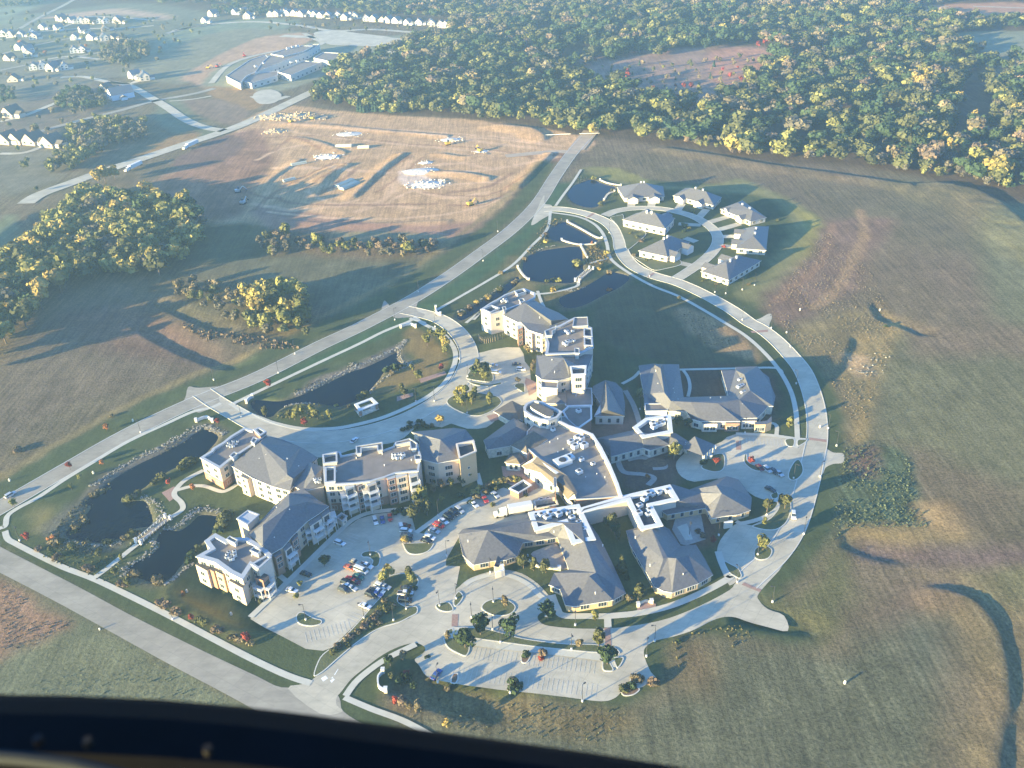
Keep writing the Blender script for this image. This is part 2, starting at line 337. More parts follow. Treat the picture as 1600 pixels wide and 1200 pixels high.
zone([(900,-10),(1060,-5),(1000,8),(930,5)], FROST, .3, 4)
# construction site
zone([(395,180),(450,165),(520,172),(640,182),(720,185),(830,198),(900,210),(930,222),(905,240),(880,238),(860,262),(830,300),(790,340),(750,362),(700,372),(600,366),(520,358),(430,352),(350,360),(300,350),(260,330),(240,290),(300,250),(350,218)], DIRT, .9, 2.5, .2, 3)
zone([(240,290),(290,255),(350,215),(400,200),(420,220),(430,250),(400,290),(380,330),(330,345),(270,335)], DIRTD, .8, 6, .35)
zone([(270,250),(350,212),(385,225),(340,255),(290,262)], (.16,.12,.10), .6, 3)
zone([(420,355),(400,320),(500,335),(640,352),(770,340),(800,330),(760,362),(700,374),(600,368),(520,360)], (.30,.21,.155), .6, 4)
zone([(520,362),(640,362),(700,370),(690,378),(560,376)], (.22,.22,.14), .5, 3)
zone([(770,338),(812,295),(850,262),(868,240),(882,240),(870,262),(840,300),(800,340),(760,365)], BROWN, .8, 2)
for a in ([(430,262),(500,262),(580,268),(680,272),(780,262),(870,245)], [(440,192),(520,200),(640,208),(760,222),(870,235)], [(640,250),(620,280),(600,310),(560,330)], [(760,262),(720,255),(660,262),(640,290),(700,308),(760,300)], [(395,318),(470,328),(560,318),(650,325)]):
    streak(a, 6, (.56, .43, .28), .5, .9)
for a in ([(400,250),(440,232),(500,225),(600,232)], [(420,330),(520,340),(640,340),(740,325),(800,300)], [(450,205),(560,218),(700,232),(860,242)], [(600,320),(640,300),(700,288),(780,285)], [(480,300),(520,318),(560,312)], [(650,210),(760,216),(860,226)], [(560,200),(650,204),(780,214),(880,228)]): streak(a, 3.5, (.58, .45, .30), .5, .8, seed=8)
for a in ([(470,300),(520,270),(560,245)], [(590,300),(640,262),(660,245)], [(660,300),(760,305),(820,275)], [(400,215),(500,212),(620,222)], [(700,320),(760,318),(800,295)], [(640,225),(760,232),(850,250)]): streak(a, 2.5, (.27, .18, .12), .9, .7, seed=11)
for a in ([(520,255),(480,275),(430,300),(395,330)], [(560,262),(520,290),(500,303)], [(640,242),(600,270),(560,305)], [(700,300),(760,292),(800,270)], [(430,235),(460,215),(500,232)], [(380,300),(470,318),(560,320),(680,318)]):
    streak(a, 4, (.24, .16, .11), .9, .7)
zone([(630,265),(690,285),(680,293),(650,292),(628,286)], (.62,.56,.48), .6, 2)
# left side
zone([(0,345),(10,335),(28,345),(8,400),(-40,450),(-60,400)], (.16,.21,.13), .5, 4)
zone([(290,340),(330,350),(400,350),(420,400),(300,410),(270,380)], DGR, .6, 6)
zone([(300,430),(420,400),(560,405),(680,405),(640,450),(600,485),(480,480),(380,430)], (.12,.135,.088), .6, 6, .3)
zone([(0,560),(120,480),(200,470),(260,500),(400,560),(300,600),(100,680),(0,730)], (.135,.125,.092), .9, 8, .3)
zone([(90,495),(200,480),(280,500),(330,560),(250,560),(150,540)], (.165,.125,.092), .9, 8, .2)
zone([(100,640),(250,590),(300,600),(180,660),(0,735),(0,690)], (.13,.125,.085), .9, 6, .2)
# road sides: mown verges
CRC = [(-80,838),(0,793),(100,735),(200,678),(300,630),(400,590),(500,540),(560,512),(640,470),(700,432),(750,396),(800,358),(840,318),(868,275),(893,240),(918,212)]
streak([(x-14, y-18) for x, y in CRC[:-2]], 17, MOWN, .4, 1, var=.12); streak([(x-32, y-30) for x, y in CRC[:-3]], 5, (.22,.20,.10), .6, .7)
streak([(x+16, y+17) for x, y in CRC[:-2]], 20, MOWN2, .35, 1, var=.12)
zone([(0,895),(100,945),(250,1030),(350,1080),(420,1120),(300,1110),(150,1040),(0,935)], (.10,.135,.085), .4, 4)
zone([(-60,895),(0,905),(60,940),(110,975),(90,990),(0,1035),(-80,1050)], (.21,.155,.11), 1.0, 3, .3)
zone([(0,1035),(90,990),(150,985),(250,1035),(400,1120),(420,1200),(-100,1250)], (.135,.165,.105), .8, 4, .15)
# campus lawns (whole inside)
zone([(0,800),(60,778),(130,735),(240,672),(330,637),(420,600),(560,545),(650,502),(700,470),(760,430),(820,380),(850,345),(890,288),(912,265),(935,262),(980,275),(1060,285),(1150,290),(1210,310),(1265,330),(1280,350),(1260,400),(1215,450),(1190,470),(1210,500),(1250,540),(1290,585),(1318,640),(1325,700),(1318,740),(1305,820),(1270,880),(1225,935),(1280,1000),(1230,1010),(1150,990),(1050,1015),(1040,1060),(980,1110),(900,1105),(760,1085),(690,1080),(640,1050),(600,1100),(640,1150),(560,1150),(400,1075),(200,965),(0,855)], MOWN, .4, 3, .15, 1.5)
zone([(912,265),(935,262),(1000,285),(1110,290),(1150,278),(1210,300),(1265,330),(1282,352),(1262,400),(1200,470),(1185,480),(1150,455),(1190,430),(1215,400),(1235,350),(1200,310),(1100,300),(980,290)], (.19,.21,.10), .4, 4, .15)
zone([(1240,325),(1268,335),(1284,355),(1268,395),(1245,430),(1250,390),(1262,360)], (.26,.27,.09), .5, 4)
zone([(925,262),(960,262),(1000,275),(1010,285),(960,280)], (.22,.24,.09), .5, 3)
# field behind the north building (wild meadow inside the ring)
zone([(930,470),(985,445),(1040,455),(1100,478),(1150,510),(1185,545),(1200,570),(1130,568),(1040,565),(960,545),(930,520)], (.085,.10,.06), .5, 3, .15)  # cover colour lowered to carry the buildings' shade across the meadow
zone([(1060,480),(1120,498),(1165,530),(1180,560),(1120,545),(1070,510)], (.28,.225,.13), 1, 3, .2)
# east fields
zone([(1190,470),(1260,400),(1290,350),(1340,340),(1400,345),(1360,400),(1340,450),(1280,480),(1230,510)], (.185,.145,.11), 1, 5, .3)
streak([(1345,330),(1350,370),(1330,410),(1310,450),(1270,480)], 7, (.31,.24,.14), 1, .8); streak([(1300,350),(1290,400),(1250,440),(1215,470)], 6, (.25,.18,.12), 1, .7)
zone([(1360,480),(1400,500),(1410,520),(1370,590),(1350,650),(1335,700),(1325,660),(1318,620),(1280,570),(1240,520),(1300,490)], (.20,.185,.10), 1, 5, .25)
streak([(1400,505),(1385,545),(1365,590),(1355,640),(1345,690)], 7, (.34,.275,.12), 1, .9)
streak([(1340,560),(1350,580)], 12, (.36,.30,.19), 1, .9)
zone([(1370,590),(1400,520),(1440,560),(1600,560),(1700,700),(1600,760),(1440,700),(1360,690)], (.14,.155,.09), .9, 8, .2)
zone([(1540,330),(1700,330),(1700,520),(1600,510),(1545,470)], (.15,.17,.10), .9, 8, .2)
zone([(1320,700),(1380,695),(1420,720),(1450,830),(1440,825),(1330,825),(1300,850),(1305,780),(1315,740)], (.085,.125,.075), 1.3, 3, .35, vs=5)
zone([(1325,705),(1370,700),(1365,740),(1330,740)], (.17,.13,.10), 1.2, 3, .3)
zone([(1320,830),(1400,825),(1500,830),(1500,845),(1340,850)], (.23,.20,.10), .9, 4, .2)
zone([(1440,790),(1480,790),(1500,830),(1450,820)], STRAW, .9, 5, .2)
zone([(1440,880),(1560,885),(1700,880),(1700,1300),(1610,1250),(1580,1080),(1560,970),(1500,915),(1450,905)], (.20,.18,.10), 1, 7, .3)
zone([(1530,880),(1640,880),(1640,940),(1560,940)], (.16,.17,.09), 1, 6, .2)
zone([(1340,850),(1440,855),(1600,850),(1600,880),(1450,885),(1350,870)], (.16,.135,.115), 1, 4, .3)
zone([(1390,915),(1470,900),(1500,930),(1450,955),(1395,985)], (.16,.14,.10), 1, 5, .3)
zone([(1400,985),(1470,970),(1480,1000),(1460,1100),(1420,1110)], (.115,.135,.095), .8, 6, .1)
zone([(1050,1030),(1100,1000),(1200,1010),(1300,1020),(1400,1000),(1400,1250),(600,1300),(620,1150),(700,1110),(900,1120),(1000,1110),(1040,1080)], (.105,.125,.085), 1.1, 6, .3)
zone([(1050,1020),(1090,1000),(1120,1030),(1110,1080),(1060,1080)], (.15,.135,.08), 1.1, 6, .3)
zone([(640,1050),(720,1075),(900,1110),(1000,1120),(960,1150),(800,1140),(700,1120),(640,1085)], (.15,.14,.075), 1.1, 4, .25)
zone([(1150,920),(1240,935),(1300,860),(1330,850),(1330,950),(1280,1000),(1240,970),(1200,950)], (.12,.135,.07), 1, 4, .2)
# campus detail: planting beds, bank grasses, brick plazas
for P in PONDS:
    a = np.array(P); c = a.mean(0); zone([tuple(c+(p-c)*1.10+np.array([0, 1])) for p in a], (.13, .135, .10), .8, 2.5, .25, 1)
zone(CL([(480,720),(640,570),(900,440),(1180,280),(1260,240),(1180,350),(900,520),(640,700)]), (.14,.145,.125), .8, 2, .2)
zone(CL([(250,900),(420,760),(560,700),(690,690),(560,780),(430,880),(420,1000),(600,1010),(800,1000),(600,1060),(400,1030)]), (.12,.14,.12), .9, 2, .2)
zone(CN([(560,540),(740,430),(1000,330),(1230,220),(1230,260),(1000,370),(760,480),(600,550)]), (.17,.17,.15), .8, 2, .2)
zone(CN([(1260,150),(1380,150),(1530,300),(1480,400),(1250,500),(1100,540),(1020,560),(1100,460),(1300,350),(1260,240)]), (.19,.165,.075), .5, 2, .15)
zone(CM([(240,320),(200,200),(330,160),(300,240)]), (.20,.20,.09), .4, 4); zone(CM([(1050,690),(1130,660),(1400,800),(1560,940),(1500,1000),(1200,860),(1060,760)]), (.15,.155,.06), .5, 4)
zone([(1000,585),(1062,570),(1200,580),(1205,660),(1060,640)], (.10,.085,.065), .6, 3)
zone(C8([(300,380),(560,330),(830,300),(840,600),(420,680)]), (.12,.10,.085), .6, 3)
zone(C9([(430,440),(740,390),(900,500),(830,700),(540,680)]), (.14,.10,.075), .6, 2)
zone(C6([(1420,160),(1500,300),(1560,560),(1120,620),(1120,480),(1420,420)]), (.19,.15,.125), .3, 2)
zone([(835,470),(870,458),(920,440),(960,425),(940,445),(880,470),(850,480)], (.16,.15,.07), .5, 2)
zone([(800,400),(850,415),(830,460),(790,440)], (.14,.14,.07), .6, 3); zone([(905,380),(945,390),(955,410),(920,415),(905,400)], (.17,.15,.07), .5, 2)
# relief
for a in (([(1478,925),(1520,940),(1552,975),(1568,1030),(1572,1090),(1562,1150),(1555,1250)], 1.9, 6), ([(1475,292),(1520,302),(1560,322),(1590,348),(1640,380)], 5.0, 18), ([(1040,232),(1120,244),(1200,258),(1330,276),(1420,290)], 2.2, 8),
          ([(1338,535),(1320,570),(1300,590)], -1.8, 6), ([(1365,478),(1376,497)], -1.5, 4), ([(1385,500),(1410,508),(1438,520)], -1.5, 5), ([(1325,850),(1355,862),(1390,870)], -1.2, 7), ([(1250,985),(1200,978),(1150,968)], -1.4, 5), ([(630,1068),(680,1085),(735,1103)], -4.0, 10), ([(288,918),(330,940),(385,968)], -4.0, 9),
          ([(204,500),(240,522),(290,548),(345,570)], -2.6, 8), ([(238,472),(290,494),(340,515)], -2.0, 5), ([(10,400),(25,365),(50,345)], -5, 22),
          ([(545,258),(520,270),(500,290),(495,300)], 2.6, 9), ([(632,240),(600,262),(570,290),(555,305)], 2.0, 6), ([(520,262),(470,285),(440,310)], 1.6, 6), ([(660,268),(720,270),(765,278)], 1.8, 6), ([(690,240),(730,245),(760,240)], 1.4, 5),
          ([(440,192),(520,196),(620,206),(700,212)], 1.6, 6), ([(850,214),(830,202),(780,196)], 3, 9), ([(812,290),(840,262),(862,240)], 2, 6), ([(400,330),(460,345),(560,350),(700,345)], .8, 6), ([(470,215),(500,222),(540,238)], 1.4, 6), ([(400,300),(430,275),(470,250)], 1.4, 6), ([(95,850),(150,855),(210,850)], -.8, 8)):
    berm(*a)
HZ += ((fbm(GX, GY, 45, 40)-.5)*0.5-.27)*np.clip((segdist(GX, GY, W([(0,800),(330,637),(650,502),(880,300),(1150,290),(1290,350),(1230,500),(1330,660),(1250,950),(1050,1100),(600,1120),(0,860)]))*np.where(inpoly(GX, GY, W([(0,800),(330,637),(650,502),(880,300),(1150,290),(1290,350),(1230,500),(1330,660),(1250,950),(1050,1100),(600,1120),(0,860)])), -1, 1)-8)/20, 0, 1)
_dcr = segdist(GX, GY, W(CRC), False); HZ *= np.clip((_dcr-5)/4, 0, 1)
for P in PONDS:
    pts = ccw(spline(W(P), True, 3)); S = bb(pts, 10); X, Y = GX[S], GY[S]
    d = segdist(X, Y, pts)*np.where(inpoly(X, Y, pts), 1, -1); a = np.clip((d+1.0)/4.5, 0, 1)
    HZ[S] = HZ[S]*np.clip((-d)/4, 0, 1)-1.7*a*a*(3-2*a)
base[..., :3] *= (.9+.2*n3)*np.array([1.09, .90, .80])
V = np.c_[GX.ravel(), GY.ravel(), HZ.ravel()]
ny, nx = shp; I = np.arange(ny*nx).reshape(shp)
Fq = np.c_[I[:-1, :-1].ravel(), I[:-1, 1:].ravel(), I[1:, 1:].ravel(), I[1:, :-1].ravel()]
def npmesh(name, V, F, mats, colors=None, smooth=False):
    me = bpy.data.meshes.new(name); k = F.shape[1]
    me.vertices.add(len(V)); me.vertices.foreach_set('co', np.ascontiguousarray(V, dtype=np.float32).ravel())
    me.loops.add(F.size); me.loops.foreach_set('vertex_index', F.ravel().astype(np.int32))
    me.polygons.add(len(F)); me.polygons.foreach_set('loop_start', (np.arange(len(F))*k).astype(np.int32))
    try: me.polygons.foreach_set('loop_total', np.full(len(F), k, np.int32))
    except Exception: pass
    if colors is not None:
        nm, dat = colors; at = me.color_attributes.new(nm, 'FLOAT_COLOR', 'POINT'); at.data.foreach_set('color', np.ascontiguousarray(dat, dtype=np.float32).ravel())
    for m in (mats if isinstance(mats, (list, tuple)) else [mats]): me.materials.append(m)
    me.polygons.foreach_set('use_smooth', np.full(len(F), smooth)); me.update(calc_edges=True); me.validate(); return me
# ground material
GM = bpy.data.materials.new('ground_cover'); GM.use_nodes = True; t = GM.node_tree; b = t.nodes['Principled BSDF']; b.inputs['Roughness'].default_value = .95; b.inputs['Specular IOR Level'].default_value = .1
at = t.nodes.new('ShaderNodeAttribute'); at.attribute_name = 'cover'; tc = t.nodes.new('ShaderNodeTexCoord')
def nz(scale, detail, rough=.6, map_=None):
    n = t.nodes.new('ShaderNodeTexNoise'); n.inputs['Scale'].default_value = scale; n.inputs['Detail'].default_value = detail; n.inputs['Roughness'].default_value = rough
    if map_:
        mp = t.nodes.new('ShaderNodeMapping'); mp.inputs['Scale'].default_value = map_[0]; mp.inputs['Rotation'].default_value[2] = map_[1]; t.links.new(tc.outputs['Object'], mp.inputs[0]); t.links.new(mp.outputs[0], n.inputs[0])
    else: t.links.new(tc.outputs['Object'], n.inputs[0])
    return n
def mrng(src, a, b_, c, d):
    m = t.nodes.new('ShaderNodeMapRange'); m.inputs[1].default_value = a; m.inputs[2].default_value = b_; m.inputs[3].default_value = c; m.inputs[4].default_value = d; t.links.new(src, m.inputs[0]); return m.outputs[0]
def mth(op, a, b_):
    m = t.nodes.new('ShaderNodeMath'); m.operation = op
    for i, v in enumerate((a, b_)):
        if isinstance(v, (int, float)): m.inputs[i].default_value = v
        else: t.links.new(v, m.inputs[i])
    return m.outputs[0]
fine = nz(.9, 6, .75); med = nz(.12, 5, .65); rows = nz(.6, 3, .6, ((1, .05, 1), -.03))
f1 = mrng(fine.outputs[0], .3, .7, .5, 1.5); f2 = mrng(med.outputs[0], .3, .7, .84, 1.16); f3 = mrng(rows.outputs[0], .3, .7, .74, 1.26)
amt = mth('SUBTRACT', at.outputs['Alpha'], 0.0); f1b = mth('ADD', mth('MULTIPLY', mth('SUBTRACT', f1, 1), amt), 1); f3b = mth('ADD', mth('MULTIPLY', mth('SUBTRACT', f3, 1), amt), 1)
vv = t.nodes.new('ShaderNodeVectorMath'); vv.operation = 'SCALE'; t.links.new(at.outputs['Color'], vv.inputs[0]); t.links.new(mth('MULTIPLY', mth('MULTIPLY', f1b, f2), f3b), vv.inputs['Scale'])
t.links.new(vv.outputs[0], b.inputs['Base Color'])
bp = t.nodes.new('ShaderNodeBump'); bp.inputs['Distance'].default_value = .8; t.links.new(mth('MULTIPLY', amt, .55), bp.inputs['Strength']); t.links.new(fine.outputs[0], bp.inputs['Height']); t.links.new(bp.outputs[0], b.inputs['Normal'])
ob('ground', npmesh('ground', V, Fq, GM, ('cover', base.reshape(-1, 4)), True), kind='structure')
for P in PONDS: 
    a = np.array(P); c = a.mean(0); sheet('pond_water', [tuple(c+(p-c)*1.06) for p in a], -.45, WATER)
def gz(x, y):
    i = min(max(np.searchsorted(ys, y)-1, 0), ny-2); j = min(max(np.searchsorted(xs, x)-1, 0), nx-2); return float(HZ[i:i+2, j:j+2].mean())
# ------------------------------------------------------------------ roads, drives, walks
ribbon('road', CRC, 9.6, .03, ROADC, kerb=.08)
ribbon('gravel_road', [(900,234),(914,216),(924,204)], 14, .045, GRAVEL)
ribbon('gravel_road', [(905,238),(870,237),(830,240),(790,244)], 9, .05, GRAVEL)
sheet('road', [(-120,790),(-40,830),(0,854),(60,885),(130,921),(200,959),(270,994),(340,1028),(400,1056),(440,1074),(480,1068),(505,1055),(530,1090),(537,1112),(580,1138),(640,1166),(760,1225),(700,1260),(620,1225),(520,1180),(420,1122),(350,1083),(250,1030),(100,947),(0,895),(-80,855),(-160,815)], .034, ROADC)
LOT = [(391,967),(454,908),(534,830),(560,811),(588,803),(641,798),(650,832),(662,834),(673,821),(699,800),(720,788),(745,776),(787,762),(806,768),(833,753),(850,756),(870,775),(862,800),(773,824),(721,832),(715,843),(697,875),(697,884),(719,885),(712,920),(700,960),(650,960),(650,947),(625,945),(625,928),(631,915),(600,925),(584,943),(571,958),(556,975),(537,994),(516,1013),(505,1017),(478,1014),(444,996),(412,980)]
sheet('car_park', LOT, .042, CONC, smooth=False)
LOOP = [(450,1076),(478,1068),(500,1052),(525,1028),(562,1000),(600,978),(625,970),(640,966),(651,955),(690,930),(712,921),(730,906),(755,896),(785,890),(815,896),(840,912),(857,930),(864,938),(866,950),(845,958),(840,966),(848,975),(865,979),(900,982),(950,982),(1000,976),(1045,966),(1095,946),(1140,922),(1152,908),(1190,880),(1225,880),(1187,925),(1186,938),(1200,952),(1225,962),(1231,986),(1200,980),(1170,972),(1150,965),(1132,964),(1112,970),(1085,984),(1055,994),(1025,1001),(1010,1010),(1006,1020),(1010,1035),(1017,1050),(1025,1060),(1015,1066),(1000,1075),(975,1078),(962,1090),(940,1096),(890,1090),(840,1084),(790,1079),(752,1074),(722,1070),(690,1064),(667,1057),(655,1040),(648,1030),(662,1020),(664,1012),(655,1006),(645,1005),(625,1010),(600,1022),(575,1040),(550,1060),(534,1080),(526,1090),(526,1102),(535,1112),(500,1115)]
sheet('drive', LOOP, .038, CONC, k=3)
ribbon('drive', [(850,327),(878,327),(912,333),(940,343),(957,355),(967,370),(970,387),(977,402),(992,417),(1020,430),(1055,440),(1080,450),(1112,466),(1145,485),(1170,503),(1190,514),(1213,532),(1236,556),(1254,579),(1266,607),(1274,637),(1277,667),(1276,690),(1272,710),(1267,735),(1261,760),(1254,785),(1246,810),(1237,830),(1225,850),(1207,872),(1185,892),(1165,910)], 8.3, .046, CONC, kerb=.1)
sheet('drive', [(850,305),(851,318),(862,321),(862,333),(848,342),(830,352),(838,330)], .05, CONC)
sheet('drive', [(1160,492),(1180,500),(1202,490),(1206,497),(1202,510),(1212,524),(1190,525),(1165,505)], .05, CONC)
sheet('drive', [(1262,690),(1288,690),(1290,699),(1302,707),(1318,709),(1317,723),(1302,725),(1290,731),(1284,741),(1262,735)], .05, CONC)
NE = [(1128,690),(1150,678),(1225,682),(1228,690),(1237,697),(1262,688),(1276,690),(1276,740),(1262,790),(1240,840),(1210,870),(1175,900),(1152,908),(1140,915),(1130,898),(1122,878),(1120,862),(1125,845),(1140,826),(1155,817),(1175,821),(1200,806),(1214,788),(1212,780),(1200,782),(1180,776),(1168,768),(1150,757),(1120,748),(1085,753),(1065,745),(1057,733),(1057,722),(1068,710),(1085,703),(1110,697)]
sheet('car_park', NE, .054, CONC, k=2)
sheet('drive', [(716,540),(722,543),(745,552),(770,546),(812,543),(820,565),(828,575),(830,600),(838,605),(838,628),(812,634),(790,647),(775,656),(760,668),(730,670),(705,662),(690,668),(665,662),(640,652),(670,630),(698,612),(712,590),(718,565)], .058, CONC, k=2)
ribbon('drive', [(632,484),(660,490),(688,499),(712,516),(728,538),(733,560),(727,580),(712,604),(680,630),(640,652),(600,667),(560,677),(515,683),(470,682),(430,674),(395,661),(370,647),(340,630),(315,613)], 9.0, .062, CONC, kerb=.1)
sheet('drive', [(600,470),(606,474),(612,478),(640,472),(655,466),(651,478),(652,486),(664,492),(650,500),(640,496),(618,497),(606,488),(600,492),(596,485)], .066, ROADC)
sheet('drive', [(292,610),(296,604),(310,606),(345,604),(352,612),(342,620),(343,632),(325,640),(310,645),(300,640),(280,644),(290,620)], .066, ROADC)
sheet('drive', [(470,690),(520,686),(570,683),(620,668),(650,650),(665,660),(650,668),(620,690),(560,700),(500,715),(430,700),(420,680)], .055, CONC)
sheet('drive', [(728,538),(745,560),(770,575),(800,577),(824,574),(812,560),(800,552),(770,556),(752,560)], .05, CONC)
# villa drives
ribbon('drive', [(945,337),(962,330),(985,326),(1012,325),(1045,328),(1082,338),(1107,352),(1120,366),(1121,380),(1112,395),(1097,409),(1077,423),(1055,437)], 6.6, .07, CONC, kerb=.08)
for _i, d in enumerate(([(987,312),(986,326)], [(1019,313),(1017,326)], [(1066,318),(1056,332)], [(1104,327),(1092,340)], [(1140,338),(1116,345),(1100,350)], [(1155,350),(1120,360)], [(1160,369),(1125,370)], [(1152,386),(1118,384)], [(1040,405),(1080,415),(1096,412)], [(1088,378),(1070,372)], [(1060,350),(1095,352)], [(1110,421),(1085,416)])):
    ribbon('driveway', d, 5.5, .074+.004*_i, CONC, 2)
# far streets
for L, wd, m in (([(40,318),(62,304),(110,286),(160,268),(215,250),(280,228),(330,212),(375,196),(420,176),(470,152),(520,128),(570,102),(620,78),(660,62)], 14, CONC), ([(0,222),(60,206),(125,188),(190,172),(240,158),(300,147),(335,138)], 8, ROADC), ([(170,128),(200,133),(235,152),(262,168),(290,187),(320,199),(350,204)], 10, CONC), ([(95,121),(130,120),(170,128),(205,130),(225,120)], 8, CONC),
    ([(30,45),(60,28),(100,8),(125,-6)], 8, ROADC), ([(0,110),(60,98),(120,88),(180,78)], 7, ROADC), ([(0,85),(50,72),(110,60),(170,55)], 6, ROADC), ([(270,48),(330,38),(400,34),(470,40),(520,48),(580,46),(640,50),(680,52)], 10, CONC), ([(440,56),(490,58),(560,60),(600,60),(645,64)], 16, CONC), ([(330,130),(360,100),(420,82),(500,70),(490,60),(475,52)], 7, CONC),
    ([(95,30),(140,26),(200,28),(240,32)], 7, CONC), ([(0,62),(60,50),(120,45),(190,44),(240,40)], 7, CONC), ([(60,95),(110,88),(160,92),(170,78),(190,62)], 7, CONC), ([(0,190),(40,180),(90,160),(130,150),(160,160)], 7, CONC), ([(260,52),(300,42),(340,36)], 9, CONC), ([(100,42),(120,36),(180,34)], 6, CONC), ([(330,150),(300,155),(265,158)], 4, CONC), ([(0,240),(40,238),(90,222),(110,232)], 6, CONC), ([(395,150),(420,158),(450,150)], 8, CONC), ([(1520,10),(1560,11),(1640,14)], 10, GRAVEL), ([(1480,10),(1440,18),(1420,26)], 7, GRAVEL)):
    ribbon('street', L, wd, .03, m)
sheet('car_park', [(490,52),(520,47),(560,52),(610,58),(622,66),(590,72),(540,71),(510,68)], .04, CONC)
sheet('car_park', [(395,150),(405,142),(425,140),(440,148),(430,160),(405,162)], .04, CONC)
# walks
WK = [([(-60,860),(-5,828),(8,822),(12,806),(30,793),(60,777),(100,750),(146,722),(200,690),(260,662),(300,644),(330,637),(345,630)], 2.2), ([(8,830),(12,842),(25,850),(60,868),(100,887),(147,905),(200,930),(270,965),(340,1002),(400,1033),(450,1056),(486,1068)], 2.3), ([(147,903),(165,890),(190,870),(215,850)], 2.2), ([(268,808),(285,796),(283,785),(273,775),(275,765),(290,750),(318,735)], 2.2), ([(277,766),(300,760),(320,760),(345,768),(358,765),(370,757)], 2.0),
 ([(362,632),(420,604),(500,566),(560,538),(600,518),(640,502),(650,495)], 2.2), ([(648,497),(665,508),(690,520),(706,538),(712,555),(708,575),(695,598),(670,619),(640,635),(600,652),(560,663),(520,670),(470,670),(430,662),(410,655),(385,645),(360,630)], 2.6), ([(680,486),(720,463),(760,440),(800,415),(830,385),(855,358),(860,330)], 2.0), ([(868,322),(880,305),(895,285),(908,265)], 2.0),
 ([(860,332),(900,338),(925,348),(940,362),(948,380),(952,400),(962,412),(985,428),(1020,447),(1060,463),(1100,485),(1130,503),(1165,525),(1195,552),(1217,578),(1235,610),(1243,640),(1245,665),(1246,688)], 2.2), ([(1057,578),(1100,577),(1150,576),(1210,575),(1222,583)], 1.8), ([(1067,578),(1075,590),(1078,605),(1075,620)], 1.6), ([(972,600),(990,590),(1000,580)], 1.8), ([(1150,678),(1200,680),(1246,686),(1262,687)], 2.0), ([(1213,682),(1213,665),(1200,660)], 1.8), ([(1242,700),(1246,685)], 2.2),
 ([(726,914),(745,904),(772,898),(800,901),(826,914),(845,932),(856,938)], 2.0), ([(862,930),(870,950),(880,962),(920,963),(950,963),(1000,958),(1050,946),(1100,925),(1140,903),(1137,898),(1128,880),(1122,862)], 2.6), ([(949,963),(950,981)], 2.4), ([(713,980),(712,993),(735,1002),(790,1010),(840,1015),(900,1022),(945,1028)], 3.2), ([(949,1015),(952,1028),(960,1043)], 1.8),
 ([(540,1088),(560,1062),(600,1032),(650,1007)], 2.2), ([(538,1090),(580,1108),(635,1129),(700,1165)], 2.0), ([(1212,785),(1220,772),(1218,790),(1205,803),(1185,812),(1160,818),(1150,815)], 2.0), ([(391,965),(454,905),(534,827),(560,808),(588,800),(641,795)], 2.2), ([(650,833),(675,815),(700,797),(725,784),(745,775)], 2.2), ([(746,740),(750,755),(756,775)], 2.0), ([(437,900),(452,912)], 2.0), ([(640,498),(665,505)], 2.0), ([(728,505),(748,490),(740,500)], 1.8), ([(830,460),(860,458),(900,448),(903,440)], 2.0), ([(950,404),(935,408),(922,412)], 2.0), ([(840,455),(845,470),(850,480)], 1.8), ([(855,965),(858,945)], 1.8)]
for _i, (L, wd) in enumerate(WK): ribbon('path', L, wd, .094+.004*_i, WALK)
# brick crossings
for q in (CB([(265,480),(305,480),(300,560),(262,560)]), CB([(1215,565),(1255,565),(1262,690),(1225,690)]), CE([(650,1000),(760,1045),(750,1062),(635,1015)]), CE([(1055,95),(1165,108),(1165,125),(1060,110)]), CQ([(690,470),(800,460),(800,475),(700,482)]), C10([(450,405),(510,368),(525,372),(465,410)]), C10([(840,770),(880,745),(895,750),(855,778)]), C6([(490,60),(600,110),(610,180),(520,230),(500,160),(480,110)]), [(1150,689),(1158,689),(1158,703),(1150,703)],
          CA([(1120,720),(1250,690),(1290,760),(1180,800)]), CA([(0,480),(200,430),(210,470),(0,540)]), CA([(280,260),(600,160),(620,200),(300,310)]), CL([(1010,680),(1090,640),(1110,700),(1060,735)]), C7([(400,40),(560,60),(690,200),(600,240),(420,160)]), CF([(385,190),(440,160),(500,175),(495,215),(380,222)])):
    sheet('brick_paving', q, .078 if q[0][1] > 700 else .088, PAVER, smooth=False)
sheet('patio', C7([(620,700),(640,680),(800,620),(860,660),(900,810),(840,820),(700,790)]), .03, PAVER2, smooth=False)
sheet('patio', C9([(500,460),(700,410),(745,640),(590,690),(540,680),(470,560)]), .03, PAVER2, smooth=False)
for q in (C9([(510,540),(590,510),(640,640),(580,650)]),): sheet('path', q, .06, WALK, smooth=False)
for L in (C8([(350,430),(400,520),(560,540),(650,570),(600,630)]), C8([(430,420),(540,400),(700,430),(740,480),(640,490)]), C6([(1420,180),(1500,320),(1560,500)]),): ribbon('path', L, 2.4, .04, PAVER2)
sheet('patio', C8([(620,400),(740,420),(750,470),(640,480),(560,450)]), .05, MULCH)
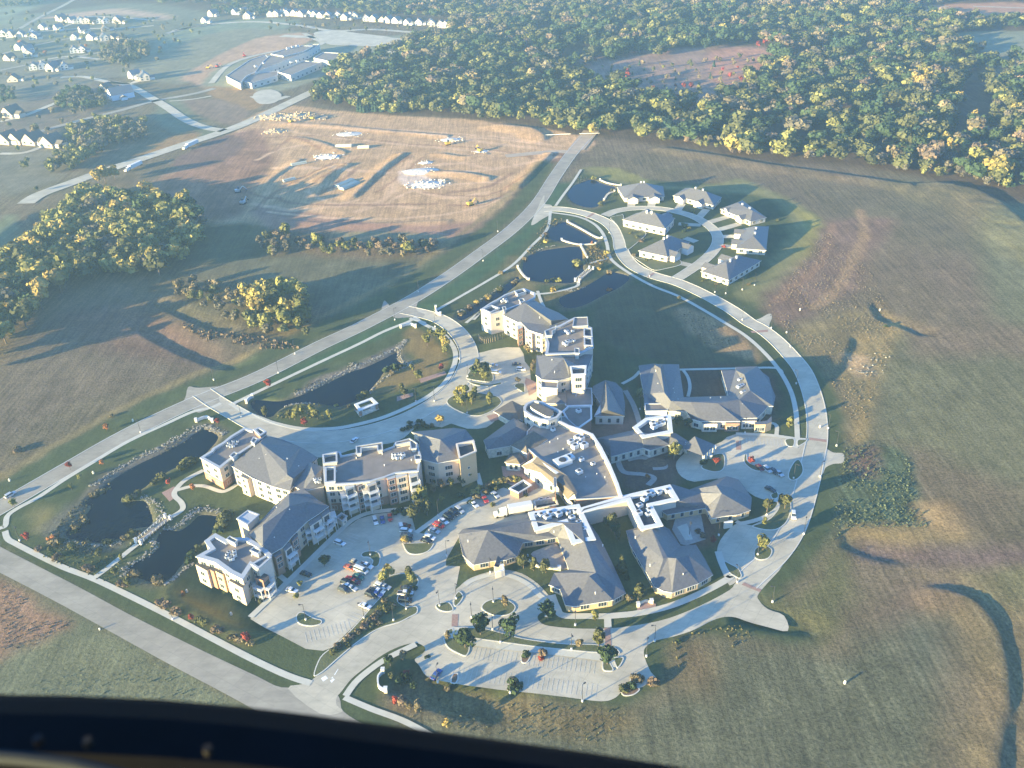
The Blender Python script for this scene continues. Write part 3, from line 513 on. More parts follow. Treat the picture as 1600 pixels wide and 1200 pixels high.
# islands
for q in (CB([(220,590),(250,572),(272,572),(270,605),(225,606)]), CB([(212,640),(225,628),(315,632),(375,680),(355,741),(300,725),(240,690)]), CB([(300,580),(320,562),(400,563),(480,572),(560,592),(700,630),(850,652),(1000,666),(1150,668),(1218,684),(1220,700),(1180,722),(1000,707),(800,687),(600,660),(400,632),(305,612)]), CB([(1263,690),(1295,697),(1315,725),(1265,733)]), CB([(1275,752),(1335,750),(1328,785),(1300,818),(1280,785)]), CB([(1210,740),(1205,822),(1240,838),(1275,830),(1255,785),(1240,735)]),
          CB([(448,440),(475,402),(540,383),(610,392),(655,420),(660,450),(625,482),(560,492),(490,475)]), CB([(163,435),(172,415),(240,403),(275,450),(240,466),(190,458)]), CB([(273,415),(283,365),(308,338),(336,365),(322,400),(290,432)]),
          CE([(710,820),(722,788),(770,768),(818,788),(826,815),(805,850),(755,862),(718,848)]), CE([(522,868),(570,888),(615,915),(636,960),(620,977),(585,960),(552,935)]), CE([(700,650),(760,628),(815,598),(860,545),(872,500),(905,462),(938,490),(945,540),(925,610),(890,652),(840,674),(770,672)]), CE([(926,345),(930,305),(960,250),(990,233),(1015,265),(1020,312),(990,352),(950,364)]), CE([(650,250),(652,203),(668,198),(672,240),(700,262),(770,280),(810,275),(812,295),(750,308),(690,290)]), CE([(908,108),(962,104),(962,148),(930,152),(912,135)]), CE([(985,110),(1045,112),(1020,136),(985,150)]), CE([(382,278),(420,302),(470,312),(512,302),(530,270),(528,212),(500,195),(430,215)]), CE([(815,452),(858,436),(865,470),(830,480)]),
          CA([(628,560),(640,510),(720,462),(850,430),(950,422),(1080,440),(1250,475),(1305,525),(1300,570),(1200,655),(1060,715),(940,720),(860,700),(700,625)]), CA([(868,250),(890,190),(960,105),(1040,50),(1130,60),(1190,150),(1200,290),(1050,288),(900,262)]), CA([(890,288),(1000,302),(1150,328),(1300,300),(1300,330),(1130,352),(970,332)]), CA([(1468,355),(1500,317),(1580,312),(1600,335),(1600,440),(1550,410)]),
          [(599,907),(616,898),(641,897),(654,907),(650,917),(638,917),(626,926),(622,940),(636,948),(651,948),(652,958),(640,965),(624,973),(592,983),(560,1003),(530,1028),(505,1050),(490,1056),(500,1028),(518,1012),(540,993),(558,974),(573,957),(586,942),(602,923)],
          CZ([(1175,430),(1195,420),(1380,415),(1400,430),(1360,480),(1280,503),(1210,490)]), CZ([(865,505),(890,482),(960,475),(1000,495),(1010,540),(990,590),(940,590),(950,550),(920,525),(880,522)]), CZ([(388,960),(410,930),(450,930),(520,970),(575,985),(570,1015),(500,1030),(430,1020),(395,995)]),
          C10([(615,400),(680,385),(690,380),(700,400),(700,450),(780,480),(840,500),(780,560),(720,600),(700,540),(670,470),(640,430)]), C10([(750,640),(830,660),(1000,640),(1060,690),(960,720),(890,730),(830,700)])):
    island(q, z=.075)
for q in (CB([(695,772),(700,732),(718,714),(757,716),(755,750),(735,782),(710,786)]), CB([(1378,880),(1400,868),(1450,872),(1452,900),(1420,914),(1382,908)]), CB([(612,945),(635,895),(680,880),(690,905),(665,965),(625,970)]), CB([(255,900),(268,855),(300,848),(306,880),(290,912),(262,912)]), CB([(1320,960),(1340,935),(1400,928),(1440,950),(1400,985),(1340,990)])):
    island(q, MULCH, z=.05, name='planting_bed')
# painted markings
def mark(px, z=.09): sheet('road_marking', px, z, ROADPAINT, smooth=False)
for q in (CS([(5,640),(35,622),(50,640),(20,660)]), CS([(62,655),(85,640),(92,648),(72,668)]), CS([(70,640),(80,628),(82,640)]), CS([(88,618),(112,580),(115,583),(93,620)])): mark(q, .05)
def stalls(a, b, n, L, z=.09):
    A = np.array(G(*a)); B = np.array(G(*b)); d = (B-A)/n; u = (B-A)/np.linalg.norm(B-A); nn = np.array([-u[1], u[0]])*L; mb = MB()
    for i in range(n+1):
        p = A+d*i; q = p+nn; e = u*.07
        mb.poly([(*(p-e), z), (*(p+e), z), (*(q+e), z), (*(q-e), z)])
    mb.build('stall_line', mat('worn_paint', (.52, .51, .47)), kind='structure')
stalls((500,880), (546,833), 12, -5); stalls((560,975), (600,930), 9, 5); stalls((480,1005), (548,985), 10, 5); stalls((745,1012), (930,1034), 26, -5); stalls((690,1058), (930,1090), 32, 5); stalls((1155,683), (1220,687), 12, -5); stalls((1075+100,722), (1225,728), 8, 5, .1)
# ------------------------------------------------------------------ haze
HD = .00020
hm = bpy.data.materials.new('haze'); hm.use_nodes = True; _t = hm.node_tree; _t.nodes.remove(_t.nodes['Principled BSDF'])
pv = _t.nodes.new('ShaderNodeVolumePrincipled'); pv.inputs['Color'].default_value = (.36, .62, .92, 1); pv.inputs['Density'].default_value = HD; pv.inputs['Anisotropy'].default_value = .2
_t.links.new(pv.outputs[0], _t.nodes['Material Output'].inputs['Volume'])
mb = MB(); mb.box((0, 0, -6), (13000, 13000, 236), 0); hz = mb.build('haze', [hm], kind='stuff')
# ------------------------------------------------------------------ buildings
# shared window meshes (1 m x 1 m, placed by scale); facing -y, frame proud of the wall
def win_mesh(name, w, h, mull=1, frame=WHITE):
    mb = MB(); t_ = .09
    mb.box((0, -.02, 0), (w, .06, h), 1)
    mb.box((0, -.06, -t_), (w+2*t_, .08, t_), 0); mb.box((0, -.06, h), (w+2*t_, .08, t_), 0)
    mb.box((-w/2-t_/2, -.06, 0), (t_, .08, h), 0); mb.box((w/2+t_/2, -.06, 0), (t_, .08, h), 0)
    for i in range(mull): mb.box((-w/2+w*(i+1)/(mull+1), -.06, 0), (.07, .08, h), 0)
    return mb.me(name, [frame, GLASS])
WIN = {'pair': win_mesh('window', 2.1, 1.7, 1), 'triple': win_mesh('window', 2.9, 1.8, 2), 'single': win_mesh('window', 1.1, 1.6, 0), 'tall': win_mesh('window', 1.3, 2.2, 0), 'door': win_mesh('window', 2.2, 2.3, 1), 'garage': None, 'small': win_mesh('window', .8, .9, 0)}
def balc_mesh():
    mb = MB(); mb.box((0, -1.0, -.2), (4.0, 2.0, .2), 0); mb.box((0, -1.96, .9), (4.0, .07, .08), 0)
    for s_ in (-1, 1): mb.box((1.96*s_, -1.0, .9), (.07, 1.95, .08), 0)
    for i in range(14): mb.box((-1.95+i*.3, -1.96, 0), (.05, .05, .95), 0)
    for s_ in (-1, 1):
        for i in range(6): mb.box((1.96*s_, -.2-i*.3, 0), (.05, .05, .95), 0)
    mb.box((0, .0, 0), (2.4, .06, 2.2), 1)
    for s_ in (-1, 1): mb.box((1.9*s_, -1.9, -3.0), (.16, .16, 2.8), 0)
    return mb.me('balcony', [WHITE, GLASS])
BALC = balc_mesh()
class Bld:
    def __init__(s, name, label, cat, px, group=None):
        x, y = G(*px); s.o = empty(name, (x, y, 0), 0, label, cat, group); s.c = (x, y); s.name = name
    def rel(s, pts): return [(p[0]-s.c[0], p[1]-s.c[1], *p[2:]) for p in pts]
    def add(s, name, mb, mats):
        mb.v = [(v[0]-s.c[0], v[1]-s.c[1], v[2]) for v in mb.v]; return mb.build(name, mats, s.o)
    def part(s, name, me, x, y, z, rz=0):
        o = bpy.data.objects.new(name, me); COL.objects.link(o); o.parent = s.o; o.location = (x-s.c[0], y-s.c[1], z); o.rotation_euler = (0, 0, rz); return o
    def edge(s, poly, i):
        a, b = poly[i], poly[(i+1) % len(poly)]; return a, b
    def wins(s, a, b, n, zs, kind='pair', m=.5, off=.0):
        """windows along wall a-b (outside on the right-hand side when walking a to b of a ccw polygon)"""
        a = np.array(a[:2]); b = np.array(b[:2]); L = np.linalg.norm(b-a)
        if L < .5: return
        u = (b-a)/L; rz = math.atan2(u[1], u[0])
        for k in range(n):
            t_ = m+(L-2*m)*(k+.5)/n; p = a+u*t_
            for z in zs: s.part('balcony' if kind == 'balcony' else 'window', BALC if kind == 'balcony' else WIN[kind], p[0], p[1], z, rz)
    def walls(s, poly, z, m, z0=-.3, name='wall', wins=()):
        poly = ccw(poly); mb = MB(); mb.prism(poly, z0, z, 0, top=False); s.add(name, mb, [m])
        for (i, n, zs, kind) in wins: s.wins(*s.edge(poly, i), n, zs, kind)
        return poly
    def faces(s, fs, m=ROOF, name='roof'):
        """fs: roof planes as lists of photo (x, y, height)"""
        mb = MB()
        for f in fs:
            p = [np.array(G3(*q)) for q in f]; nrm = np.zeros(3)
            for i in range(len(p)): nrm += np.cross(p[i], p[(i+1) % len(p)])
            if nrm[2] < 0: p = p[::-1]
            mb.poly(p, 0)
        return s.add(name, mb, [m])
    def hip(s, eave, fs, wm=CREAM, rm=ROOF, over=.5, wins=(), z0=-.3, fascia=.3, auto=None):
        """eave: photo (x, y, z) loop; walls rise under it, roof planes fs on top"""
        E = [G3(*q) for q in eave]; 
        if area(E) < 0: E = E[::-1]
        zm = sum(q[2] for q in E)/len(E); s.faces(fs, rm); mb = MB(); n = len(E)
        for i in range(n):
            a, b = E[i], E[(i+1) % n]; mb.poly([(a[0], a[1], a[2]-fascia), (b[0], b[1], b[2]-fascia), b, a], 0)
        mb.poly([(q[0], q[1], q[2]-fascia) for q in E][::-1], 0); s.add('fascia', mb, [WHITE])
        zw = min(q[2] for q in E)-fascia+.02
        poly = inset([q[:2] for q in E], over); mb = MB(); mb.prism(poly, z0, zw, 0, top=False); s.add('wall', mb, [wm])
        for (i, n_, zs, kind) in wins: s.wins(*s.edge(poly, i), n_, zs, kind)
        if auto:
            zs, kind, sp = auto
            for i in range(n):
                a, b = s.edge(poly, i); L = math.dist(a, b)
                if L > sp*.8: s.wins(a, b, max(1, int(L/sp)), zs, kind)
        return poly
    def flat(s, px, z, wm=CREAM, par=.9, cap=1.0, rm=FLAT, z0=-.3, auto=None, capm=CAP, wins=(), base=None, over=0.35):
        """flat roofed block: walls, roof sheet, parapet with wide coping"""
        P = ccw(W(px, z)); inn = inset(P, cap); n = len(P); wp = inset(P, over); mb = MB()
        mb.prism(wp, z0, z-.45, 0, top=False); s.add('wall', mb, [wm])
        if base:
            mb = MB(); mb.prism(inset(P, over-.06), z0, base[0], 0, top=True); s.add('base_course', mb, [base[1]])
        mb = MB()
        for i in range(n):
            j = (i+1) % n; a, b, c, d = P[i], P[j], inn[j], inn[i]
            mb.poly([(*a, z), (*b, z), (*c, z), (*d, z)]); mb.poly([(*a, z-.45), (*b, z-.45), (*b, z), (*a, z)]); mb.poly([(*d, z-par), (*c, z-par), (*c, z), (*d, z)][::-1])
        
        for i in range(n): j = (i+1) % n; mb.poly([(*P[j], z-.44), (*P[i], z-.44), (*wp[i], z-.44), (*wp[j], z-.44)])
        s.add('parapet', mb, [capm])
        mb = MB(); mb.poly([(*p, z-par+.01) for p in inn]); s.add('roof', mb, [rm])
        if auto:
            zs, kind, sp = auto
            for i in range(n):
                a, b = s.edge(wp, i); L = math.dist(a, b)
                if L > sp*.8: s.wins(a, b, max(1, int(L/sp)), zs, kind)
        for (i, n_, zs, kind) in wins: s.wins(*s.edge(wp, i), n_, zs, kind)
        return wp
    def units(s, pts, z, size=(1.8, 1.6, 1.3), name='air_conditioner', rz=.55, m=UNITM):
        for i, q in enumerate(pts):
            x, y = G(q[0], q[1], z); k = .8+.4*rnd.random(); mb = MB(); mb.box((0, 0, .25), (size[0]*k, size[1]*k, size[2]*k), 0); mb.box((0, 0, 0), (size[0]*k*.8, size[1]*k*.8, .25), 1)
            mb.cyl((0, 0, .25+size[2]*k), .35*size[1]*k, .12, 8, 1); s.part(name, mb.me(name, [m, DARKM]), x, y, z, rz+rnd.uniform(-.1, .1))
    def vents(s, pts, z):
        for q in pts:
            x, y = G(q[0], q[1], q[2] if len(q) > 2 else z); mb = MB(); mb.cyl((0, 0, -.3), .14, .9, 6, 0); mb.cyl((0, 0, .6), .24, .12, 6, 0); s.part('vent_pipe', mb.me('vent_pipe', [WHITE]), x, y, q[2] if len(q) > 2 else z)
ST3 = [.9, 4.3, 7.7]
# --- west apartment building
b = Bld('apartment_building', 'long cream and brick apartment building in three wings beside the lower-left ponds', 'apartment building', (460, 760))
b.flat(C1([(145,500),(260,430),(280,400),(390,335),(420,310),(470,270),(610,185),(700,205),(770,180),(845,225),(838,260),(760,330),(470,520),(350,615)]), 10.8, CREAM, .9, 1.3, auto=([.9, 4.2, 7.3], 'pair', 4.2), base=(3.6, BRICK))
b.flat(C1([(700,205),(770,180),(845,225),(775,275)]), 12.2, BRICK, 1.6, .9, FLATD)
b.flat(C1([(675,330),(715,355),(755,300),(705,278)]), 12.6, PALE, .3, .5); b.flat(C1([(455,478),(492,505),(550,455),(505,435)]), 12.4, PALE, .3, .5)
b.units(C1([(450,365),(480,385),(500,350),(530,370),(470,400),(545,345),(500,395),(440,390)]), 9.9, (1.1, 1.1, 1.0))
b.hip(C1([(465,580,9.6),(700,715,9.6),(900,800,9.6),(1085,850,9.6),(1180,720,9.6),(1380,500,9.6),(1200,390,9.6),(1010,310,9.6),(845,275,9.6)]),
      [C1([(465,580,9.6),(775,345,14),(1045,545,14),(1060,680,13),(1120,720,12),(1085,850,9.6),(900,800,9.6),(700,715,9.6)]), C1([(775,345,14),(845,275,9.6),(1010,310,9.6),(1200,390,9.6),(1045,545,14)]), C1([(1045,545,14),(1200,390,9.6),(1380,500,9.6),(1060,680,13)]), C1([(1060,680,13),(1380,500,9.6),(1180,720,9.6),(1120,720,12)]), C1([(1120,720,12),(1180,720,9.6),(1085,850,9.6)]), C1([(465,580,9.6),(845,275,9.6),(775,345,14)])],
      PALE, auto=([.9, 4.1, 7.0], 'pair', 3.8))
for q in ([(700,718,9.0),(862,770,9.0),(925,750,9.0),(770,690,9.0)], [(560,690,9.0),(640,725,9.0),(690,700,9.0),(620,665,9.0)], [(905,800,8.4),(1010,845,8.4),(1060,825,8.4),(960,775,8.4)]):
    P = b.walls([G(*p)[:2] for p in C1(q)], q[0][2], CREAM if q[0][0] != 700 else TANB, name='bay'); mb = MB(); mb.poly([(*p, q[0][2]) for p in P]); b.add('bay_roof', mb, [ROOF])
    for i in range(4):
        if math.dist(P[i], P[(i+1) % 4]) > 3: b.wins(P[i], P[(i+1) % 4], max(1, int(math.dist(P[i], P[(i+1) % 4])/4)), [.9, 3.9, 6.6], 'single')
b.vents(C1([(770,520,11.5),(960,590,12),(1060,520,13.5),(1180,600,11),(840,480,12.5)]), 12)
b.hip(C1([(1290,545,11),(1440,600,11),(1445,800,10),(1220,850,10),(1080,775,9.8),(1190,640,10.5)]), [C1([(1290,545,11),(1440,600,11),(1345,690,13)]), C1([(1440,600,11),(1445,800,10),(1345,690,13)]), C1([(1445,800,10),(1220,850,10),(1345,690,13)]), C1([(1220,850,10),(1080,775,9.8),(1190,640,10.5),(1290,545,11),(1345,690,13)])], CREAM)
b.units(C1([(1350,740),(1375,750),(1400,745),(1365,765),(1395,770)]), 12.0, (1.0, 1.0, .9))
# south-west wing
b.hip(C3([(560,545,9.8),(590,480,9.8),(690,400,9.8),(790,290,9.8),(925,175,10),(1050,130,10.5),(1180,235,10.5),(1280,290,9.8),(1200,350,9.8),(1080,430,9.8),(950,560,9.8),(870,655,9.8),(760,720,9.8),(640,640,9.8)]),
      [C3([(560,545,9.8),(590,480,9.8),(690,400,9.8),(790,290,9.8),(925,175,10),(925,290,14),(690,460,14),(690,635,12.6),(640,640,9.8)]), C3([(690,635,12.6),(690,460,14),(925,290,14),(1090,250,12.2),(1070,290,11.5),(1080,430,9.8),(950,560,9.8),(870,655,9.8),(760,720,9.8)]), C3([(925,290,14),(925,175,10),(1050,130,10.5),(1180,235,10.5),(1090,250,12.2)]), C3([(1090,250,12.2),(1180,235,10.5),(1280,290,9.8),(1200,350,9.8),(1080,430,9.8),(1070,290,11.5)]), C3([(690,635,12.6),(760,720,9.8),(640,640,9.8)])],
      CREAM, auto=([.9, 4.2, 7.2], 'pair', 3.5))
for q, m in (([(1090,425,9.2),(1200,360,9.2),(1215,400,9.2),(1110,470,9.2)], PALE), ([(1205,350,9.2),(1275,300,9.2),(1290,340,9.2),(1220,390,9.2)], PALE), ([(935,570,9.0),(985,525,9.0),(1000,560,9.0),(950,610,9.0)], BRICK), ([(860,655,9.2),(920,610,9.2),(950,640,9.2),(890,690,9.2)], PALE), ([(770,725,9.0),(840,675,9.0),(860,710,9.0),(800,750,9.0)], BRICK)):
    P = b.walls(W([p[:2] for p in C3(q)], q[0][2]), q[0][2], m, name='bay'); mb = MB(); mb.poly([(*p, q[0][2]) for p in P]); b.add('bay_roof', mb, [ROOF])
    for i in range(4):
        L_ = math.dist(P[i], P[(i+1) % 4]); 
        if L_ > 2.8: b.wins(P[i], P[(i+1) % 4], 1, [3.6, 6.4], 'balcony' if m is PALE else 'pair')
b.vents(C3([(815,310,11.5),(650,565,11),(795,580,11.5),(930,330,13)]), 12)
b.flat(C3([(85,740),(215,668),(165,600),(265,530),(375,590),(440,570),(560,570),(700,650),(775,725),(640,865),(585,830),(510,945),(390,885),(260,790)]), 11.2, CREAM, .9, 1.7, auto=([.9, 4.3, 7.5], 'pair', 4.0), base=(3.5, TANB))
for q, m in (([(88,812),(190,868),(222,838),(118,784)], CREAM), ([(262,868),(332,905),(360,872),(285,838)], TANB), ([(385,955),(508,1022),(545,975),(420,915)], CREAM), ([(618,925),(690,955),(740,905),(665,875)], BRICK), ([(205,850),(250,875),(275,850),(228,828)], BRICK)):
    P = b.walls(W(C3(q), 8), 8.0, m, name='bay'); mb = MB(); mb.poly([(*p, 8) for p in P]); b.add('bay_roof', mb, [VOIDM])
    for i in range(4):
        L_ = math.dist(P[i], P[(i+1) % 4])
        if L_ > 2.8: b.wins(P[i], P[(i+1) % 4], max(1, int(L_/4)), [1.0, 4.4], 'balcony' if m is BRICK else 'pair')
b.flat(C3([(450,400),(555,322),(662,362),(552,458)]), 13.0, CREAM, .25, .6, CAP); b.flat(C3([(360,583),(440,622),(470,590),(395,553)]), 12.6, PALE, .25, .4); b.flat(C3([(570,683),(645,715),(680,680),(610,650)]), 12.6, PALE, .25, .4); b.flat(C3([(580,805),(650,850),(770,745),(730,720)]), 12.0, PALE, .5, .8)
b.units(C3([(375,740),(400,760),(425,775),(390,720),(415,730),(445,745),(370,765),(405,780),(440,715)]), 10.3, (1.1, 1.1, 1.0)); b.vents(C3([(360,635),(590,735),(500,600)]), 10.4)
# middle wing
M = C2([(40,722),(20,430),(198,398),(210,440),(345,412),(342,350),(600,308),(606,385),(700,352),(720,312),(862,272),(938,322),(972,440),(950,590),(820,600),(720,612),(620,650),(480,690),(320,710)])
b.flat(M, 13.4, CREAM, .6, .8, auto=([1.0, 4.3, 7.6, 10.4], 'pair', 3.6), base=(4.0, BRICK))
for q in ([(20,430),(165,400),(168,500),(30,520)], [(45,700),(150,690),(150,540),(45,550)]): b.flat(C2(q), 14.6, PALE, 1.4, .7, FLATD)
b.flat(C2([(342,350),(600,308),(606,385),(550,395),(548,345),(400,368),(400,420),(348,425)]), 14.8, PALE, .3, .5); b.flat(C2([(720,312),(862,272),(938,322),(930,372),(870,378),(860,310),(725,338)]), 14.8, PALE, .3, .5); b.flat(C2([(905,435),(972,430),(975,475),(910,480)]), 15.0, PALE, .3, .4)
b.units(C2([(710,450),(740,455),(770,450),(800,455),(710,475),(745,480),(785,475)]), 12.9, (1.3, 1.3, 1.2)); b.vents(C2([(350,470),(600,430),(860,380),(880,490),(160,600),(620,540)]), 12.9)
for q, m, k in (([(232,745),(325,712),(335,750),(245,785)], CREAM, 'balcony'), ([(340,715),(420,690),(430,715),(350,745)], BRICK, 'pair'), ([(440,705),(530,680),(545,715),(455,745)], CREAM, 'balcony'), ([(640,665),(720,640),(728,665),(650,690)], BRICK, 'pair'), ([(725,640),(830,610),(840,640),(735,670)], CREAM, 'triple'), ([(850,625),(935,600),(942,635),(862,660)], PALE, 'balcony')):
    P = b.walls(W(C2(q), 12), 12.6, m, name='bay'); mb = MB(); mb.poly([(*p, 12.6) for p in P]); b.add('bay_roof', mb, [CAP])
    for i in range(4):
        L_ = math.dist(P[i], P[(i+1) % 4])
        if L_ > 2.8: b.wins(P[i], P[(i+1) % 4], 1, [3.6, 6.6, 9.6] if k == 'balcony' else [1, 4.1, 7.2, 10.1], k)
b.hip(C2([(945,265,12),(985,480,12),(1130,515,12),(1340,475,12),(1490,300,12),(1400,190,12),(1290,175,12),(880,215,12)]), [C2([(945,265,12),(1160,290,16),(1340,475,12),(1130,515,12),(985,480,12)]), C2([(1160,290,16),(1400,190,12),(1490,300,12),(1340,475,12)]), C2([(1160,290,16),(1290,175,12),(1400,190,12)]), C2([(945,265,12),(880,215,12),(1290,175,12),(1160,290,16)])], CREAM, auto=([1, 4.4, 7.6], 'triple', 5))
b.flat(C2([(1305,325),(1480,288),(1508,398),(1335,470)]), 14.6, TANB, 1.6, .8, FLATD, auto=([4, 7.5], 'small', 7), capm=PALE)
# --- north apartment building
b = Bld('apartment_building', 'pale tall apartment building between the narrow pond and the oval entrance island', 'apartment building', (850, 560))
b.flat(C4([(120,318),(160,295),(210,260),(280,225),(350,180),(440,145),(540,122),(640,163),(640,210),(560,250),(350,330),(215,362)]), 12.4, PALE, 1.2, 1.0, auto=([1, 4.2, 7.4], 'pair', 5), base=(3.5, PALE))
b.flat(C4([(140,315),(225,275),(310,305),(215,350)]), 13.0, PALE, 1.3, .8, FLATD); b.flat(C4([(440,145),(530,120),(560,150),(470,180)]), 13.2, PALE, 1.3, .6, FLATD); b.flat(C4([(480,225),(525,210),(545,240),(500,255)]), 14, PALE, .3, .4); b.flat(C4([(325,295),(360,290),(370,320),(340,330)]), 14, PALE, .3, .4)
b.units(C4([(350,240),(370,255),(330,255),(360,235)]), 11.4, (1.2, 1.2, 1))
b.hip(C4([(330,372,11),(470,440,11),(500,440,11),(570,512,11),(620,530,11),(710,558,11),(790,470,11.5),(950,412,11),(860,352,11),(740,300,11),(640,238,11),(545,240,11)]),
      [C4([(330,372,11),(545,262,15),(785,425,15),(790,470,11.5),(710,558,11),(620,530,11),(570,512,11),(500,440,11),(470,440,11)]), C4([(545,262,15),(640,238,11),(740,300,11),(860,352,11),(785,425,15)]), C4([(785,425,15),(860,352,11),(950,412,11),(790,470,11.5)]), C4([(330,372,11),(545,240,11),(545,262,15)]), C4([(545,240,11),(640,238,11),(545,262,15)])], PALE, auto=([1, 4.4, 7.6], 'pair', 4.5))
for q, m in (([(465,470),(515,450),(520,490),(475,510)], BRICK), ([(575,515),(615,535),(605,560),(570,540)], PALE), ([(700,560),(735,545),(738,590),(705,600)], TANB)):
    P = b.walls(W(C4(q), 10), 10.0, m, name='bay'); mb = MB(); mb.poly([(*p, 10) for p in P]); b.add('bay_roof', mb, [CAP])
    b.wins(P[0], P[1], 1, [1, 4, 7], 'pair'); b.wins(P[1], P[2], 1, [1, 4, 7], 'single')
b.flat(C4([(725,520),(800,485),(860,470),(960,415),(1000,396),(1130,390),(1136,475),(1172,490),(1187,680),(1060,735),(730,742),(745,640),(730,600)]), 13.2, PALE, .9, 1.4, auto=([1, 4.4, 7.6], 'pair', 6))
b.flat(C4([(1002,393),(1130,388),(1135,470),(985,480)]), 14.6, CREAM, .3, .4); b.flat(C4([(1090,495),(1170,490),(1175,575),(1090,570)]), 14.4, PALE, 1, .7, FLATD); b.flat(C4([(1092,580),(1172,582),(1178,660),(1094,655)]), 14.4, PALE, 1, .7, FLATD); b.flat(C4([(1005,680),(1052,682),(1055,730),(1005,728)]), 15, PALE, .3, .4)
b.flat(C4([(725,520),(830,482),(835,505),(800,520),(800,560),(740,565)]), 14.6, PALE, .3, .4)
b.units(C4([(930,540),(950,555),(990,535),(910,650),(940,640),(970,630),(1000,625),(930,665),(1120,700),(1150,690)]), 12.4, (1.5, 1.4, 1.2))
b.hip(C4([(650,752,11.5),(640,935,11.5),(700,980,11.5),(850,990,11.5),(960,960,11.5),(1120,900,11.5),(1180,742,11.5),(860,742,11.5)]), [C4([(650,752,11.5),(905,778,15.5),(945,855,15.5),(960,960,11.5),(850,990,11.5),(700,980,11.5),(640,935,11.5)]), C4([(650,752,11.5),(860,742,11.5),(905,778,15.5)]), C4([(905,778,15.5),(860,742,11.5),(1180,742,11.5),(1120,900,11.5),(945,855,15.5)]), C4([(945,855,15.5),(1120,900,11.5),(960,960,11.5)])], PALE, auto=([1, 4.4, 7.8], 'pair', 6))
b.flat(C4([(962,850),(1120,842),(1112,925),(975,932)]), 15.4, PALE, 1.6, .8, FLATD, capm=WHITE, auto=([3, 8, 11.5], 'triple', 6)); b.vents(C4([(680,400,13),(830,480,13),(820,910,13),(795,800,13.5)]), 12)
b.flat(C4([(690,985),(855,992),(850,1060),(690,1050)]), 10.5, PALE, .3, .5)
# --- commons building
b = Bld('commons_building', 'sprawling low building with big flat roof and white drum clerestory at campus centre', 'building', (880, 720))
b.flat(C6([(845,148),(1110,155),(1118,315),(860,325)]), 5.2, BRICK, .5, .5, FLAT); b.flat(C6([(830,372),(882,322),(1110,316),(1112,445),(985,535),(900,500)]), 6.0, BRICK, .8, .8, FLAT, capm=WHITE)
b.flat(C6([(620,440),(860,420),(985,535),(1100,590),(1345,1055),(1400,1165),(1180,1190),(960,1200),(880,1000),(860,975),(590,800),(480,700),(500,560)]), 6.8, BRICK, .3, .4, mat('flat_roof_grey', (.23, .215, .20), .85, noise=.15, scale=.2))
# tall screen wall along the east edge and the mansard along the west
def wallrun(bl, pts, z0, z1, th, m, name='screen_wall', cap=True):
    P = [np.array(p) for p in W(pts, z1)]
    mb = MB()
    for i in range(len(P)-1):
        u = (P[i+1]-P[i])/np.linalg.norm(P[i+1]-P[i]); n_ = np.array([-u[1], u[0]])*th/2; a, c_ = P[i]-u*th*.4, P[i+1]+u*th*.4
        mb.prism([tuple(a-n_), tuple(c_-n_), tuple(c_+n_), tuple(a+n_)], z0, z1-.3+.003*i, 0, top=False)
        n2 = n_*1.25; mb.prism([tuple(a-n2), tuple(c_-n2), tuple(c_+n2), tuple(a+n2)], z1-.3+.004*i, z1+.004*i, 1, bottom=True)
    return bl.add(name, mb, [m, WHITE])
wallrun(b, C6([(780,455),(890,510),(1000,545),(1110,590),(1190,710),(1270,870),(1345,1050),(1380,1160)]), 6.2, 8.6, .9, CREAM)
b.hip(C6([(450,885,4.2),(590,800,8.8),(880,980,8.8),(968,1130,8.8),(955,1190,8),(880,1205,4.2),(790,1085,4.2),(650,1030,4.2)]), [C6([(450,885,4.2),(545,850,7.5),(840,1000,8.8),(940,1140,8.8),(880,1205,4.2),(790,1085,4.2),(650,1030,4.2)]), C6([(545,850,7.5),(590,800,8.8),(880,980,8.8),(968,1130,8.8),(955,1190,8),(940,1140,8.8),(840,1000,8.8)])], STONE, ROOF2, auto=([.9], 'tall', 5))
b.flat(C6([(750,995),(775,990),(778,1085),(752,1090)]), 9.3, BRICK, .3, .3, VOIDM)
b.hip(C6([(1125,138,4.6),(1110,190,4.6),(1192,300,4.6),(1195,385,4.6),(1130,420,4.6),(1415,412,4.6),(1420,300,4.6),(1395,168,4.6),(1330,100,4.6),(1240,82,5)][0:1]+C6([(1110,190,4.6),(1190,300,4.6),(1128,425,4.6),(1415,425,4.6),(1420,300,4.6),(1395,168,4.6),(1330,105,4.6),(1240,80,4.6)])) if False else
      C6([(1120,140,4.6),(1110,190,4.6),(1190,300,4.6),(1128,422,4.6),(1415,422,4.6),(1420,300,4.6),(1395,168,4.6),(1330,105,4.6),(1235,82,4.6)]),
      [C6([(1235,82,4.6),(1240,110,10),(1256,365,10),(1190,390,4.6),(1190,300,4.6),(1110,190,4.6),(1120,140,4.6)]), C6([(1240,110,10),(1235,82,4.6),(1330,105,4.6),(1395,168,4.6),(1420,300,4.6),(1415,415,4.6),(1256,365,10)]), C6([(1128,422,4.6),(1190,390,4.8),(1256,365,10),(1415,422,4.6)])], PALE, auto=([.9], 'tall', 4))
b.flat(C6([(466,335),(490,300),(560,268),(640,280),(730,325),(835,378),(790,432),(700,462),(620,450),(540,420),(470,372)]), 11.2, PALE, 1.2, 1.1, FLATD, capm=CAP, auto=([1.2, 4.2, 7.6], 'pair', 2.8))
P = ccw(spline(W(C6([(535,315),(580,297),(650,322),(740,368),(748,395),(735,418),(690,425),(620,390),(545,345)]), 11.6), True, 3)); mb = MB(); mb.prism(P, 9.8, 11.6, 0, mt=1); b.add('clerestory', mb, [WHITE, ROOF2])
